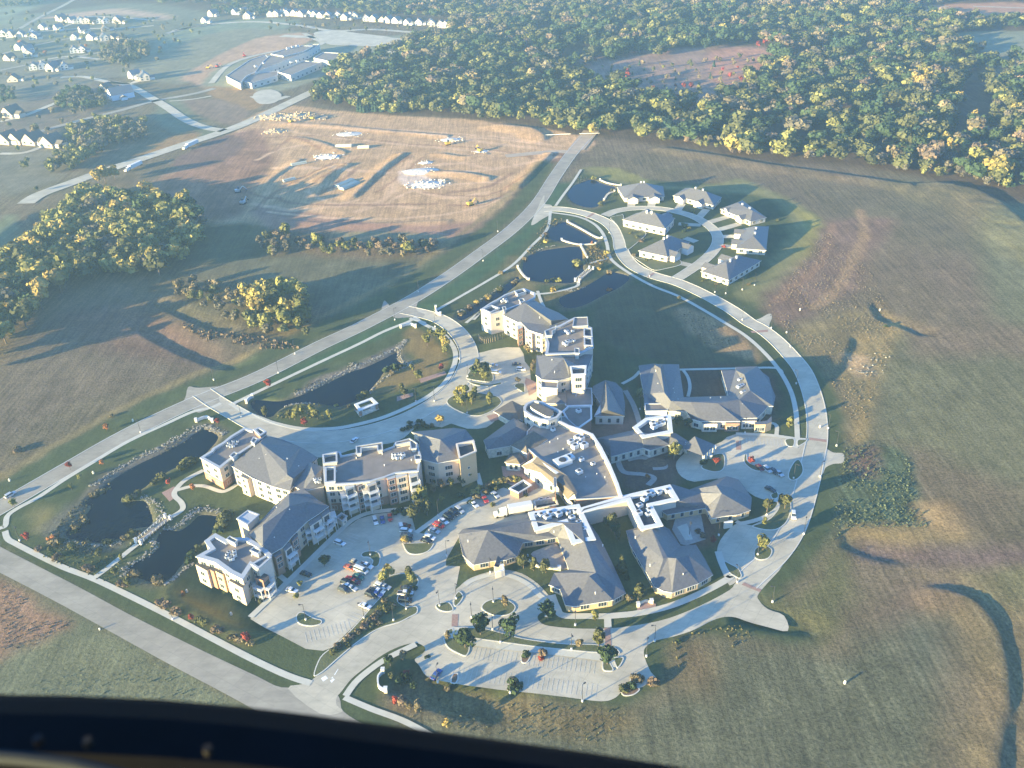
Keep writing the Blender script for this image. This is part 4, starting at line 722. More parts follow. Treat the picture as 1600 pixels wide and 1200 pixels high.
b.hip(C6([(188,378,4.4),(360,275,4.4),(470,330,4.4),(462,470,4.4),(430,450,4.4),(330,462,4.4)]), [C6([(188,378,4.4),(360,275,4.4),(470,330,4.4),(400,380,6)]), C6([(188,378,4.4),(400,380,6),(330,462,4.4)]), C6([(470,330,4.4),(462,470,4.4),(430,450,4.4),(330,462,4.4),(400,380,6)])], STONE, ROOF2, over=1.5)
b.hip(C6([(92,648,5),(130,735,5),(340,700,5),(560,600,5),(500,500,5),(375,438,5)]), [C6([(92,648,5),(250,610,8.5),(340,700,5),(130,735,5)]), C6([(92,648,5),(375,438,5),(400,520,8.5),(250,610,8.5)]), C6([(375,438,5),(500,500,5),(560,600,5),(400,520,8.5)]), C6([(250,610,8.5),(400,520,8.5),(560,600,5),(340,700,5)])], STONE, ROOF, auto=([.9], 'pair', 5))
b.hip(C6([(345,695,6),(560,560,9.5),(698,640,7),(500,772,6)]), [C6([(345,695,6),(485,650,9),(500,772,6)]), C6([(485,650,9),(560,560,9.5),(698,640,7),(500,772,6)]), C6([(345,695,6),(560,560,9.5),(485,650,9)])], PALE, ROOF2)
b.hip(C6([(290,850,4),(340,772,4),(430,758,4),(490,840,4),(435,872,4),(310,862,4)]), [C6([a_, b_, (400,815,6.8)]) for a_, b_ in zip([(290,850,4),(340,772,4),(430,758,4),(490,840,4),(435,872,4),(310,862,4)], [(340,772,4),(430,758,4),(490,840,4),(435,872,4),(310,862,4),(290,850,4)])], STONE, ROOF2, auto=([.8], 'tall', 2.2))
b.hip(C6([(680,200,5.2),(868,195,5.2),(868,305,5.2),(680,300,5.2)]), [C6([(680,200,5.2),(868,195,5.2),(868,305,5.2),(775,230,7.2)]), C6([(680,200,5.2),(775,230,7.2),(680,300,5.2)]), C6([(680,300,5.2),(775,230,7.2),(868,305,5.2)])], CREAM)
b.units(C6([(975,640),(1000,690),(950,725),(1035,715),(912,680),(1010,650)]), 6.5, (2.6, 2.2, 1.7)); b.units(C6([(835,870),(885,830)]), 6.5, (5.5, 4.0, 1.6)); b.units(C6([(745,560),(985,385),(1120,880),(1010,840),(990,960)]), 6.5, (2.0, 1.8, 1.2)); b.vents(C6([(790,640),(715,670),(840,735),(915,770),(790,765),(1050,1000),(1155,970),(1230,1000),(960,235)]), 6.5)
# mechanical wells with white coping
def frame(bl, px, z, un):
    bl.flat(px, z, PALE, 1.5, 1.9, FLATD, capm=WHITE, over=.9); bl.units(un, z-1.5, (2.2, 1.8, 1.4))
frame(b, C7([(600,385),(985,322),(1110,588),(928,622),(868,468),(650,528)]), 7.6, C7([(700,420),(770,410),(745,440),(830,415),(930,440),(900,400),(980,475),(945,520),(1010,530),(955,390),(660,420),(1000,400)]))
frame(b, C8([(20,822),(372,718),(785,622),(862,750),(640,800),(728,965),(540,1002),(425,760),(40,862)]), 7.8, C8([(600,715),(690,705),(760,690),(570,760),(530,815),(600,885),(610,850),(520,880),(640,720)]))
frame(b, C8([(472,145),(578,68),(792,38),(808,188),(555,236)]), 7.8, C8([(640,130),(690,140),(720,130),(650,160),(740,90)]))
b.hip(C8([(165,240,4.2),(490,168,4.2),(570,180,4.2),(700,200,4.2),(780,290,4.2),(620,340,4.2),(560,318,4.2),(290,392,4.2)]), [C8([(165,240,4.2),(490,168,4.2),(540,200,8),(280,245,8)]), C8([(280,245,8),(540,200,8),(565,300,5.2),(560,318,4.2)]), C8([(165,240,4.2),(280,245,8),(560,318,4.2),(290,392,4.2)]), C8([(540,200,8),(490,168,4.2),(570,180,4.2),(640,210,7.5),(565,300,5.2)]), C8([(560,318,4.2),(565,300,5.2),(640,210,7.5),(780,290,4.2),(620,340,4.2)]), C8([(640,210,7.5),(570,180,4.2),(700,200,4.2),(780,290,4.2)])], STONE, auto=([.9], 'tall', 3.5))
b.hip(C8([(700,190,4),(830,195,4),(870,285,4),(935,262,4),(885,325,4),(770,300,4)]), [C8([(700,190,4),(830,195,4),(935,262,4),(840,250,6)]), C8([(700,190,4),(840,250,6),(885,325,4),(770,300,4)]), C8([(840,250,6),(935,262,4),(885,325,4)])], STONE, over=.8)
cp = C8([(882,322,4.6),(940,262,4.6),(1158,292,4.6),(1062,388,4.6)]); b.faces([C8([(882,322,4.6),(990,222,8.2),(1062,388,4.6)]), C8([(990,222,8.2),(1158,292,4.6),(1062,388,4.6)]), C8([(882,322,4.6),(940,262,4.6),(990,222,8.2)]), C8([(940,262,4.6),(1158,292,4.6),(990,222,8.2)])], ROOF, 'canopy_roof')
for q in ((912,360), (1078,420), (1100,405), (1120,390), (1145,370), (1058,430), (905,340)):
    x, y = G(*C8([q])[0]); mb = MB(); mb.box((x, y, 0), (.8, .8, 4.3), 0); mb.box((x, y, 0), (1.2, 1.2, 1.0), 1); b.add('column', mb, [WHITE, STONE])
# --- care wings
WN = ([.8], 'triple', 4.6)
b = Bld('care_wing', 'low hipped brick wing around the paved courtyard with furniture, behind the round turning circle', 'building', (850, 870))
b.hip(C7([(75,550,3.2),(110,708,3.2),(145,745,3.2),(190,782,3.2),(345,750,3.2),(430,745,3.2),(515,715,3.2),(560,615,3.2),(820,575,3.2),(905,815,3.2),(795,840,3.2),(755,930,3.2),(840,965,3.2),(882,1082,3.2),(950,1092,3.2),(1240,1045,3.2),(1335,990,3.2),(1230,760,3.2),(1130,560,3.4),(1000,380,4),(620,380,4),(590,430,3.2),(110,512,3.2)]),
      [C7([(75,550,3.2),(300,520,9),(190,782,3.2),(145,745,3.2),(110,708,3.2)]), C7([(300,520,9),(515,715,3.2),(430,745,3.2),(345,750,3.2),(190,782,3.2)]), C7([(300,520,9),(560,615,3.2),(515,715,3.2)]), C7([(300,520,9),(330,505,8.4),(620,450,7.8),(860,470,7.6),(820,575,3.2),(560,615,3.2)]), C7([(75,550,3.2),(110,512,3.2),(330,505,8.4),(300,520,9)]), C7([(110,512,3.2),(590,430,3.2),(620,380,4),(620,450,7.8),(330,505,8.4)]), C7([(620,450,7.8),(620,380,4),(1000,380,4),(1000,470,7.8),(860,470,7.6)]),
       C7([(820,575,3.2),(860,470,7.6),(1000,470,7.8),(1025,612,7.8),(1110,838,7.8),(905,815,3.2)]), C7([(1025,612,7.8),(1000,470,7.8),(1000,380,4),(1130,560,3.4),(1230,760,3.2),(1335,990,3.2),(1110,838,7.8)]),
       C7([(795,840,3.2),(905,815,3.2),(1110,838,7.8),(1060,865,9),(950,1092,3.2),(882,1082,3.2),(840,965,3.2),(755,930,3.2)]), C7([(1060,865,9),(1240,1045,3.2),(950,1092,3.2)]), C7([(1060,865,9),(1110,838,7.8),(1335,990,3.2),(1240,1045,3.2)])],
      TANB, auto=WN)
b.faces([C7([(375,710,3.9),(345,752,3.3),(520,722,3.3)]), C7([(375,710,5),(405,740,3.0),(380,800,3.0),(345,790,3.0)])], ROOF, 'porch_roof'); b.vents(C7([(150,605,6),(795,535,6),(1105,995,6),(1160,640,6)]), 6)
for q in ([(350,790),(410,775),(418,815),(360,830)],):
    wallrun(b, C7(q), 0, 3.0, .5, PALE, 'porch')
b = Bld('care_wing', 'low hipped wing around the gridded garden court, nearest the ring road', 'building', (1080, 850))
b.hip(C9([(95,568,3.2),(130,690,3.2),(225,850,3.2),(325,1025,3.2),(400,1062,3.2),(470,1075,3.2),(690,998,3.2),(805,928,3.2),(740,800,3.2),(665,682,3.2),(540,692,3.2),(450,560,3.4),(385,520,3.6),(200,540,4)]),
      [C9([(95,568,3.2),(200,540,4),(305,556,7.6),(435,790,8),(400,800,8),(325,1025,3.2),(225,850,3.2),(130,690,3.2)]), C9([(305,556,7.6),(200,540,4),(385,520,3.6),(450,560,3.4),(540,692,3.2),(435,790,8)]), C9([(325,1025,3.2),(400,800,8),(435,790,8),(505,795,9),(470,1075,3.2),(400,1062,3.2)]), C9([(505,795,9),(690,998,3.2),(470,1075,3.2)]), C9([(505,795,9),(600,770,8),(805,928,3.2),(690,998,3.2)]), C9([(435,790,8),(540,692,3.2),(665,682,3.2),(600,770,8),(505,795,9)]), C9([(600,770,8),(665,682,3.2),(740,800,3.2),(805,928,3.2)])],
      TANB, auto=WN)
b.hip(C9([(330,370,4),(470,190,4),(590,242,3.4),(915,124,3.4),(1010,150,3.2),(1060,215,3.2),(1120,300,3.2),(1112,402,3.2),(1000,440,3.2),(900,450,3.2),(790,472,3.2),(742,385,3.2),(430,440,3.2)]),
      [C9([(330,370,4),(470,190,4),(590,242,3.4),(700,262,6),(540,330,6.2)]), C9([(540,330,6.2),(742,385,3.2),(430,440,3.2),(330,370,4)]), C9([(540,330,6.2),(700,262,6),(590,242,3.4),(830,200,9.6),(875,265,9.4),(790,472,3.2),(742,385,3.2)]), C9([(590,242,3.4),(915,124,3.4),(830,200,9.6)]), C9([(830,200,9.6),(915,124,3.4),(1010,150,3.2),(950,215,7),(875,265,9.4)]), C9([(875,265,9.4),(950,215,7),(1112,402,3.2),(1000,440,3.2),(900,450,3.2),(790,472,3.2)]), C9([(950,215,7),(1010,150,3.2),(1060,215,3.2),(1120,300,3.2),(1112,402,3.2)])], TANB, auto=([.7], 'tall', 3.4))
b.vents(C9([(170,628,5),(290,855,5.5),(560,930,5.5)]), 5); wallrun(b, C9([(900,500),(960,490)]), 0, 3.0, .6, PALE, 'porch')
# --- east building
b = Bld('horseshoe_building', 'U-shaped building with long hipped roofs around a dark garden court, inside the ring road', 'building', (1105, 640))
b.hip(C5([(203,165,4.6),(320,150,4.6),(400,155,4.6),(538,155,4.6),(578,430,4.6),(980,415,4.6),(945,415,4.6),(890,205,4.6),(1010,205,4.6),(1010,178,4.6),(1190,172,4.6),(1232,220,4.6),(1290,265,4.6),(1305,330,4.6),(1342,420,4.6),(1325,505,4.6),(1280,505,4.6),(1230,562,4.6),(1190,602,4.6),(1055,606,4.6),(1050,630,4.6),(860,632,4.6),(720,632,4.6),(640,610,4.6),(600,550,4.6),(450,545,4.6),(250,530,4.6),(245,400,4.6)][:5]+[(950,418,4.6)]+[(890,205,4.6),(1010,205,4.6),(1010,178,4.6),(1190,172,4.6),(1232,220,4.6),(1290,265,4.6),(1305,330,4.6),(1342,420,4.6),(1325,505,4.6),(1280,505,4.6),(1230,562,4.6),(1190,602,4.6),(1055,606,4.6),(1050,630,4.6),(860,632,4.6),(720,632,4.6),(640,610,4.6),(600,550,4.6),(450,545,4.6),(250,530,4.6),(245,400,4.6)]),
      [C5([(203,165,4.6),(320,150,4.6),(385,190,9.4),(415,390,9.4),(470,462,8.6),(450,545,4.6),(250,530,4.6),(245,400,4.6)]), C5([(320,150,4.6),(400,155,4.6),(538,155,4.6),(578,430,4.6),(470,462,8.6),(415,390,9.4),(385,190,9.4)]), C5([(578,430,4.6),(950,418,4.6),(1040,450,8.6),(860,480,9.2),(640,470,9.2),(470,462,8.6)]),
       C5([(470,462,8.6),(640,470,9.2),(720,632,4.6),(640,610,4.6),(600,550,4.6),(450,545,4.6)]), C5([(640,470,9.2),(860,480,9.2),(860,632,4.6),(720,632,4.6)]), C5([(860,480,9.2),(1050,630,4.6),(860,632,4.6)]), C5([(860,480,9.2),(1040,450,8.6),(1190,602,4.6),(1055,606,4.6),(1050,630,4.6)]),
       C5([(950,418,4.6),(890,205,4.6),(1010,205,4.6),(1082,240,9.2),(1130,375,9.4),(1040,450,8.6)]), C5([(1082,240,9.2),(1010,205,4.6),(1010,178,4.6),(1190,172,4.6),(1232,220,4.6)]), C5([(1082,240,9.2),(1232,220,4.6),(1290,265,4.6),(1305,330,4.6),(1130,375,9.4)]), C5([(1130,375,9.4),(1305,330,4.6),(1342,420,4.6),(1325,505,4.6)]), C5([(1040,450,8.6),(1130,375,9.4),(1325,505,4.6),(1280,505,4.6)]), C5([(1040,450,8.6),(1280,505,4.6),(1230,562,4.6),(1190,602,4.6)])],
      STONE, auto=([.9], 'pair', 4.2))
for q, m in (([(725,636),(860,636),(858,655),(735,655)], PALE), ([(925,634),(1045,634),(1045,652),(925,652)], BRICK), ([(1055,608),(1190,604),(1185,630),(1060,632)], PALE), ([(1170,640),(1270,628),(1300,600),(1310,590),(1310,640),(1260,660),(1170,662)], TANB)):
    P = b.walls(W(C5(q), 4), 4.2, m, name='bay'); mb = MB(); mb.poly([(*p, 4.2) for p in P]); b.add('bay_roof', mb, [ROOF]); b.wins(P[0], P[1], 2, [.9], 'pair')
b.flat(C5([(250,480),(455,478),(445,540),(255,545)]), 5.2, WHITE, .4, .5); b.vents(C5([(345,212,7),(362,322,7),(375,395,7.5),(660,515,7),(815,500,8),(1160,330,7),(1137,270,7),(490,365,7),(500,400,6.5),(530,455,6.5),(800,442,7),(885,440,7),(1065,495,7)]), 7); b.units(C5([(1045,290),(1060,340),(1070,395),(1040,350)]), 7.5, (2.4, 1.4, .8), name='roof_vent')
# ------------------------------------------------------------------ places used to tell like things apart
MARKS = [('the footbridge between the left ponds', 240, 830), ('the left apartment wing end', 370, 880), ('the three-wing apartment building', 420, 720), ('the long courtyard pond', 560, 600), ('the oval entrance island', 740, 632), ('the north apartment building', 850, 540), ('the white drum clerestory', 840, 645),
 ('the horseshoe building', 1105, 640), ('the entrance canopy', 1080, 700), ('the gridded garden court', 1080, 830), ('the star-roofed wing', 1120, 780), ('the round turning circle', 780, 948), ('the courtyard care wing', 900, 900), ('the front car park', 800, 1045), ('the long median', 830, 1005), ('the big left car park', 500, 920), ('the hedge peninsula', 610, 960),
 ('the left road junction', 320, 625), ('the upper road junction', 630, 485), ('the villa crescent', 1050, 360), ('the largest round pond', 870, 410), ('the top pond', 925, 300), ('the upper-left cluster of meadow trees', 430, 480), ('the construction site', 600, 280), ('the yellow-topped grove', 150, 380), ('the school', 450, 100), ('the highway trucks', 250, 245), ('the stub driveway', 1295, 715), ('the lower road corner', 510, 1060), ('the bottom-left road', 200, 970), ('the front sign wall', 600, 1075), ('the lower right stub drive', 1215, 965), ('the side car park', 1190, 720), ('the right ring road bend', 1280, 640), ('the stony mound', 1380, 500), ('the ring road stub', 1200, 500), ('the left street corner', 10, 830), ('the upper meadow', 1120, 520), ('the pavilion', 572, 632), ('the little teardrop island', 475, 975), ('the service court', 830, 780), ('the white top-left houses', 90, 60), ('the row of top houses', 560, 28), ('the far left farm', 40, 220), ('the barn', 180, 148), ('the collector road', 780, 370), ('the yellow wood', 1430, 130), ('the brushy thicket edge', 640, 385), ('the wood clearing', 1080, 120), ('the dirt road end', 900, 225)]
ALL = []
def where(desc, x, y, cat, o):
    n, mx_, my_ = min(MARKS, key=lambda m: math.hypot(m[1]-x, (m[2]-y)*1.5)); dx, dy = x-mx_, (y-my_)*1.5
    if math.hypot(dx, dy) < 10: r = 'by'
    elif abs(dx) > abs(dy): r = 'right of' if dx > 0 else 'left of'
    else: r = 'in front of' if dy > 0 else 'behind'
    o['category'] = cat; ALL.append((f'{desc} {r} {n}', x, y, o))
ORD = ['', 'leftmost', 'second', 'third', 'fourth', 'fifth', 'sixth', 'seventh', 'eighth', 'ninth', 'tenth', 'eleventh', 'twelfth']
NUM = ['', 'one', 'two', 'three', 'four', 'five', 'six', 'seven', 'eight', 'nine', 'ten', 'eleven', 'twelve']
def finish_labels():
    d = {}
    for l, x, y, o in ALL: d.setdefault(l, []).append((x, y, o))
    for l, L in d.items():
        L.sort(key=lambda q: (round(q[0], 1), q[1])); n = len(L)
        for i, (x, y, o) in enumerate(L):
            if n == 1: o['label'] = l
            elif n == 2: o['label'] = l+(', the left one' if i == 0 else ', the right one')
            else:
                k = i+1; w_ = f'{ORD[k] if k < 13 else str(k)+"th"}'+('' if k == 1 else ' from left'); 
                if i == n-1: w_ = 'rightmost'
                o['label'] = f'{l}, {w_} of {NUM[n] if n < 13 else n}'
def clone(root, loc, rz=0, sc_=1.0, color=None):
    c = root.copy(); COL.objects.link(c); c.location = loc; c.rotation_euler = (0, 0, rz); c.scale = (sc_,)*3 if isinstance(sc_, (int, float)) else sc_
    for ch in list(root.children):
        k = ch.copy(); COL.objects.link(k); k.parent = c
        if color: k.color = (*color, 1)
        for g in list(ch.children):
            q = g.copy(); COL.objects.link(q); q.parent = k
            if color: q.color = (*color, 1)
    return c
# ------------------------------------------------------------------ villas
def villa(px, z, desc, garage_edge, cat='house', wm=PALE, rid=.55, vents=2, two=False):
    """px: four eave corners in order; hip roof with a cross gable over the garage"""
    P = ccw(W(px, z)); cx, cy = sum(p[0] for p in P)/4, sum(p[1] for p in P)/4; cpx = sum(p[0] for p in px)/4, sum(p[1] for p in px)/4
    o = empty('villa', (cx, cy, 0)); where(desc, cpx[0], cpx[1], cat, o); o['group'] = 'villas on the crescent'
    Q = [np.array((p[0]-cx, p[1]-cy)) for p in P]
    if np.linalg.norm(Q[1]-Q[0]) < np.linalg.norm(Q[2]-Q[1]): Q = Q[1:]+Q[:1]
    m0, m1 = (Q[3]+Q[0])/2, (Q[1]+Q[2])/2; wdt = np.linalg.norm(Q[3]-Q[0]); u = (m1-m0)/np.linalg.norm(m1-m0); r0 = m0+u*wdt*rid; r1 = m1-u*wdt*rid; hr = z+wdt*.27
    mb = MB(); q3 = [(*q, z) for q in Q]; R0, R1 = (*r0, hr), (*r1, hr)
    for f in ((q3[0], q3[1], R1, R0), (q3[1], q3[2], R1), (q3[2], q3[3], R0, R1), (q3[3], q3[0], R0)): mb.poly(f)
    rf = mb.build('roof', ROOF, o)
    mb = MB(); ins = inset([tuple(q) for q in Q], .6)
    for i in range(4):
        a, b_ = Q[i], Q[(i+1) % 4]; c_, d_ = ins[(i+1) % 4], ins[i]; mb.poly([(*a, z-.25), (*b_, z-.25), (*b_, z), (*a, z)]); mb.poly([(*b_, z-.25), (*a, z-.25), (*d_, z-.25), (*c_, z-.25)])
    mb.build('fascia', WHITE, o); mb = MB(); mb.prism(ins, -.3, z-.2, 0, top=False); mb.build('wall', wm, o)
    # garage gables towards the street
    nx_ = np.array([u[1], -u[0]]); best = None
    t0 = np.array(G(*garage_edge))-np.array((cx, cy)); sgn = 1 if (nx_@t0) > 0 else -1; nx_ = nx_*sgn
    for k in (-.24, .24):
        L = np.linalg.norm(m1-m0); c0 = u*(k*L)+nx_*(wdt*.5-1.5); gw, gd = 6.8, 4.5
        a = c0-u*gw/2; b_ = c0+u*gw/2; a2 = a+nx_*gd; b2 = b_+nx_*gd; zr = z+gw*.28; mid = (a+b_)/2-nx_*3.5; mid2 = (a2+b2)/2
        mb = MB(); e = .5; A2, B2 = a2+nx_*e-u*e, b2+nx_*e+u*e; A, B = a-u*e, b_+u*e
        mb.poly([(*A, z+.02), (*A2, z+.02), (*(mid2+nx_*e), zr), (*mid, zr)]); mb.poly([(*B2, z+.02), (*B, z+.02), (*mid, zr), (*(mid2+nx_*e), zr)]); mb.build('roof', ROOF, o)
        mb = MB(); mb.prism([tuple(a), tuple(b_), tuple(b2), tuple(a2)], -.3, z, 0, top=False); mb.poly([(*a2, z), (*b2, z), (*mid2, zr-.05)]); mb.build('wall', WHITE if k > 0 else wm, o)
        rz = math.atan2(nx_[1], nx_[0])+math.pi/2; g = bpy.data.objects.new('garage_door', GDOOR); COL.objects.link(g); g.parent = o; g.location = (*mid2, .0); g.rotation_euler = (0, 0, rz)
    for i in range(4):
        a, b_ = np.array(ins[i]), np.array(ins[(i+1) % 4]); L = np.linalg.norm(b_-a); uu = (b_-a)/L; rz = math.atan2(uu[1], uu[0]); n = int(L/5)
        for k in range(n):
            p = a+uu*L*(k+.5)/n; w_ = bpy.data.objects.new('window', WIN['pair']); COL.objects.link(w_); w_.parent = o; w_.location = (*p, .9); w_.rotation_euler = (0, 0, rz)
    for k in range(vents):
        p = r0+(r1-r0)*(.25+.5*k)+nx_*-.8; mb = MB(); mb.box((*p, hr-1.2), (1.0, 1.0, 2.0), 0, math.atan2(u[1], u[0])); mb.box((*p, hr+.8), (1.3, 1.3, .2), 1, math.atan2(u[1], u[0])); mb.build('chimney', [WHITE, CAP], o)
mb = MB(); mb.box((0, -.05, 0), (4.9, .08, 2.2), 0)
for i in range(3): mb.box((0, -.10, .5+.55*i), (4.9, .03, .04), 1)
mb.box((0, -.07, 2.2), (5.3, .12, .18), 1); GDOOR = mb.me('garage_door', [WHITE, KERB])
for a in (([C10([(655,208),(945,205),(955,268),(700,278)])], 3.2, 'villa above its paired white driveways', (1000, 330)), ([C10([(1005,262),(1085,214),(1312,272),(1262,325)])], 3.2, 'villa with two pale front gables', (1080, 335)), ([C10([(1300,345),(1440,292),(1592,400),(1490,425)])], 3.2, 'villa with a long brown hip roof', (1120, 360)), ([C10([(688,412),(775,372),(1020,402),(960,470)])], 5.0, 'tall-walled villa inside the crescent', (1050, 350)),
          ([C10([(788,606),(990,512),(1112,555),(972,645)])], 4.0, 'villa with a pale stepped front', (1080, 400)), ([C10([(1398,592),(1440,470),(1605,455),(1590,605)])], 3.4, 'villa with its white side porch', (1100, 385)), ([C10([(1178,735),(1395,640),(1560,668),(1355,792)])], 3.6, 'villa with blue-shaded roof and white chimney', (1080, 420))):
    villa(a[0][0], a[1], a[2], a[3], two=False)
# ------------------------------------------------------------------ far houses
def gable_house(w_, d_, h_, wm, rm, garage=True):
    o = empty('house'); mb = MB(); z = h_; hr = h_+w_*.42
    mb.box((0, 0, 0), (w_, d_, z), 0); mb.poly([(-w_/2, -d_/2, z), (w_/2, -d_/2, z), (0, -d_/2, hr)]); mb.poly([(w_/2, d_/2, z), (-w_/2, d_/2, z), (0, d_/2, hr)])
    mb.box((w_/2+2.9, -1, 0), (6, 6.5, 2.9), 0); mb.build('wall', wm, o)
    mb = MB(); e = .5; s_ = .42*2
    for sg in (-1, 1): mb.poly([(sg*(w_/2+e), -d_/2-e, z-e*s_), (sg*(w_/2+e), d_/2+e, z-e*s_), (0, d_/2+e, hr+.05), (0, -d_/2-e, hr+.05)][::sg])
    x0, x1 = w_/2, w_/2+6.4; mb.poly([(x0, -4.7, 2.8), (x1, -4.7, 2.8), (x1, -1, 4.9), (x0, -1, 4.9)]); mb.poly([(x0, -1, 4.9), (x1, -1, 4.9), (x1, 2.7, 2.8), (x0, 2.7, 2.8)]); mb.build('roof', rm, o)
    for x in (-w_*.25, w_*.25):
        for zz in ((.9, 3.6) if h_ > 4 else (.9,)):
            g = bpy.data.objects.new('window', WIN['pair']); COL.objects.link(g); g.parent = o; g.location = (x, -d_/2, zz)
    g = bpy.data.objects.new('garage_door', GDOOR); COL.objects.link(g); g.parent = o; g.location = (w_/2+3, -4.25, 0)
    mb = MB(); mb.box((0, 0, 0), (1.2, 2.4, .15), 0); mb.cyl((-w_*.2, d_*.1, hr-2), .35, 2.2, 6, 0); mb.build('chimney', BRICK, o); return o
RG = mat('grey_roof', (.20, .20, .21), .9); HP = [gable_house(10, 12, 5.2, WHITE, RG), gable_house(11, 14, 5.4, PALE, ROOF), gable_house(12, 12, 3.2, CREAM, ROOF2), gable_house(9, 11, 5.2, mat('grey_siding', (.5, .52, .54)), RG)]
HN = ['white gabled house', 'pale gabled house', 'low cream house', 'grey gabled house']
used = [False]*4
def house(x, y, k, rz, s_=1.0):
    X, Y = G(x, y); 
    if not used[k]: used[k] = True; o = HP[k]; o.location = (X, Y, 0); o.rotation_euler = (0, 0, rz)
    else: o = clone(HP[k], (X, Y, 0), rz)
    o.scale = (s_, s_, s_); o['group'] = 'suburban houses in the distance'; where(HN[k], x, y, 'house', o)
C11 = cr(0, 0, .25); C12 = cr(400, 0, .25)
for i, (x, y) in enumerate([(92,97),(125,97),(165,88),(185,88),(205,92),(245,92),(270,95),(295,97),(350,95),(372,98),(410,105),(450,108),(510,103),(560,118),(590,105),(615,112),(690,125),(740,128),(800,130),(830,136),(880,138),(950,150),(1020,150),(1095,158),(1155,163),(1190,166)]):
    q = C12([(x, y)])[0]; house(q[0], q[1]+1, (i*7) % 4 if i % 3 == 0 else i % 2, rnd.uniform(-.6, .1), .95)
for i, (x, y) in enumerate([(30,220),(70,225),(100,225),(135,225),(205,215),(215,240),(145,290),(125,305),(180,320),(185,350),(65,370),(215,430),(270,425),(335,435),(370,415),(405,430),(90,502),(385,125),(410,130),(455,135),(505,138),(540,140),(580,140),(625,140),(665,140),(735,135),(755,140),(270,180),(370,185),(530,198),(660,188),(470,243),(575,243),(655,248),(710,243),(465,325),(515,322),(1335,95),(1440,75),(1475,85),(1525,80),(1550,110),(1570,80),(1285,138),(845,482),(905,495),(665,560),(80,720),(60,885),(130,885),(220,890),(330,905)]):
    q = C11([(x, y)])[0]; house(q[0], q[1]+1, 2 if y > 700 or i == 16 else (i*5) % 4, rnd.uniform(-.9, .5) if y < 700 else -.4, 1.0 if y < 600 else 1.3)
# barn
o = gable_house(15, 24, 6, mat('blue_white_siding', (.62, .68, .76)), RG); o.name = 'barn'; X, Y = G(190, 153); o.location = (X, Y, 0); o.rotation_euler = (0, 0, -.9); o['category'] = 'barn'; o['label'] = 'large pale blue-white barn below the left houses'
# school: long flat buildings
b = Bld('school', 'long flat-roofed school of parallel blocks left of the top parking lot', 'school', (450, 105))
LW = mat('light_block', (.62, .58, .52))
for q, z in ((C12([(-190,475),(-45,375),(60,340),(90,370),(95,400),(-60,475),(-100,520)]), 7), (C12([(-10,455),(330,320),(400,275),(350,275),(200,310),(80,350),(40,385)]), 8), (C12([(135,448),(300,378),(410,388),(215,470)]), 7), (C12([(358,360),(420,325),(590,335),(470,385)]), 9), (C12([(90,335),(240,285),(360,285),(300,320),(170,350)]), 9), (C12([(-160,480),(140,440),(135,470),(-30,520)]), 6)):
    b.flat(q, z, LW, .5, .8, FLAT, auto=([1], 'triple', 9))
b.units(C12([(230,300),(200,310),(260,295),(0,420),(50,400),(220,395),(260,390)]), 8, (3, 3, 2))
# ------------------------------------------------------------------ small buildings and site furniture
b = Bld('pavilion', 'open white-framed pavilion on brick piers at the courtyard pond', 'pavilion', (572, 632))
q = CN([(932,605),(1045,562),(1085,600),(965,648)]); P = ccw(W(q, 3.4)); inn = inset(P, 1.5); mb = MB()
for i in range(4):
    a, b2, c_, d_ = P[i], P[(i+1) % 4], inn[(i+1) % 4], inn[i]; mb.poly([(*a, 3.4), (*b2, 3.4), (*c_, 3.4), (*d_, 3.4)]); mb.poly([(*a, 3.0), (*b2, 3.0), (*b2, 3.4), (*a, 3.4)]); mb.poly([(*d_, 3.4), (*c_, 3.4), (*c_, 3.0), (*d_, 3.0)]); mb.poly([(*a, 3.0), (*d_, 3.0), (*c_, 3.0), (*b2, 3.0)])
b.add('roof_frame', mb, [WHITE])
for p in inset(P, .7): mb = MB(); mb.box((*p, 0), (1.2, 1.2, 3.0), 0); b.add('pier', mb, [BRICK])
mb = MB(); mb.prism(P, 0, .35, 0); b.add('floor', mb, [STONE]); mb = MB(); mb.prism(inset(P, 3.0), .35, 1.2, 0); b.add('bench', mb, [WOOD])
b = Bld('shed', 'small white square enclosure on the grass beside the left car park', 'shed', (534, 808))
P = b.flat(CZ([(678,225),(722,190),(768,215),(728,258)]), 3.2, PALE, 1.2, .5, VOIDM, wins=((0, 1, [.8], 'small'),))
b = Bld('pergola', 'flat-roofed brick pergola with white edge in the service garden', 'pergola', (815, 765))
b.flat(C7([(455,205),(565,138),(632,180),(530,240)]), 3.4, BRICK, .8, .5, FLATD, capm=WHITE, wins=((0, 1, [.3], 'door'), (2, 1, [.3], 'door')))
b = Bld('service_enclosure', 'low brick walled enclosure behind the mechanical roof well', 'enclosure', (853, 788))
b.flat(C7([(640,298),(812,270),(830,328),(655,362)]), 2.6, BRICK, 2.2, .6, FLATD, capm=STONE, wins=((0, 1, [.3], 'door'),)); b.units(C7([(700,310),(750,305)]), .4, (2, 2, 1.2))
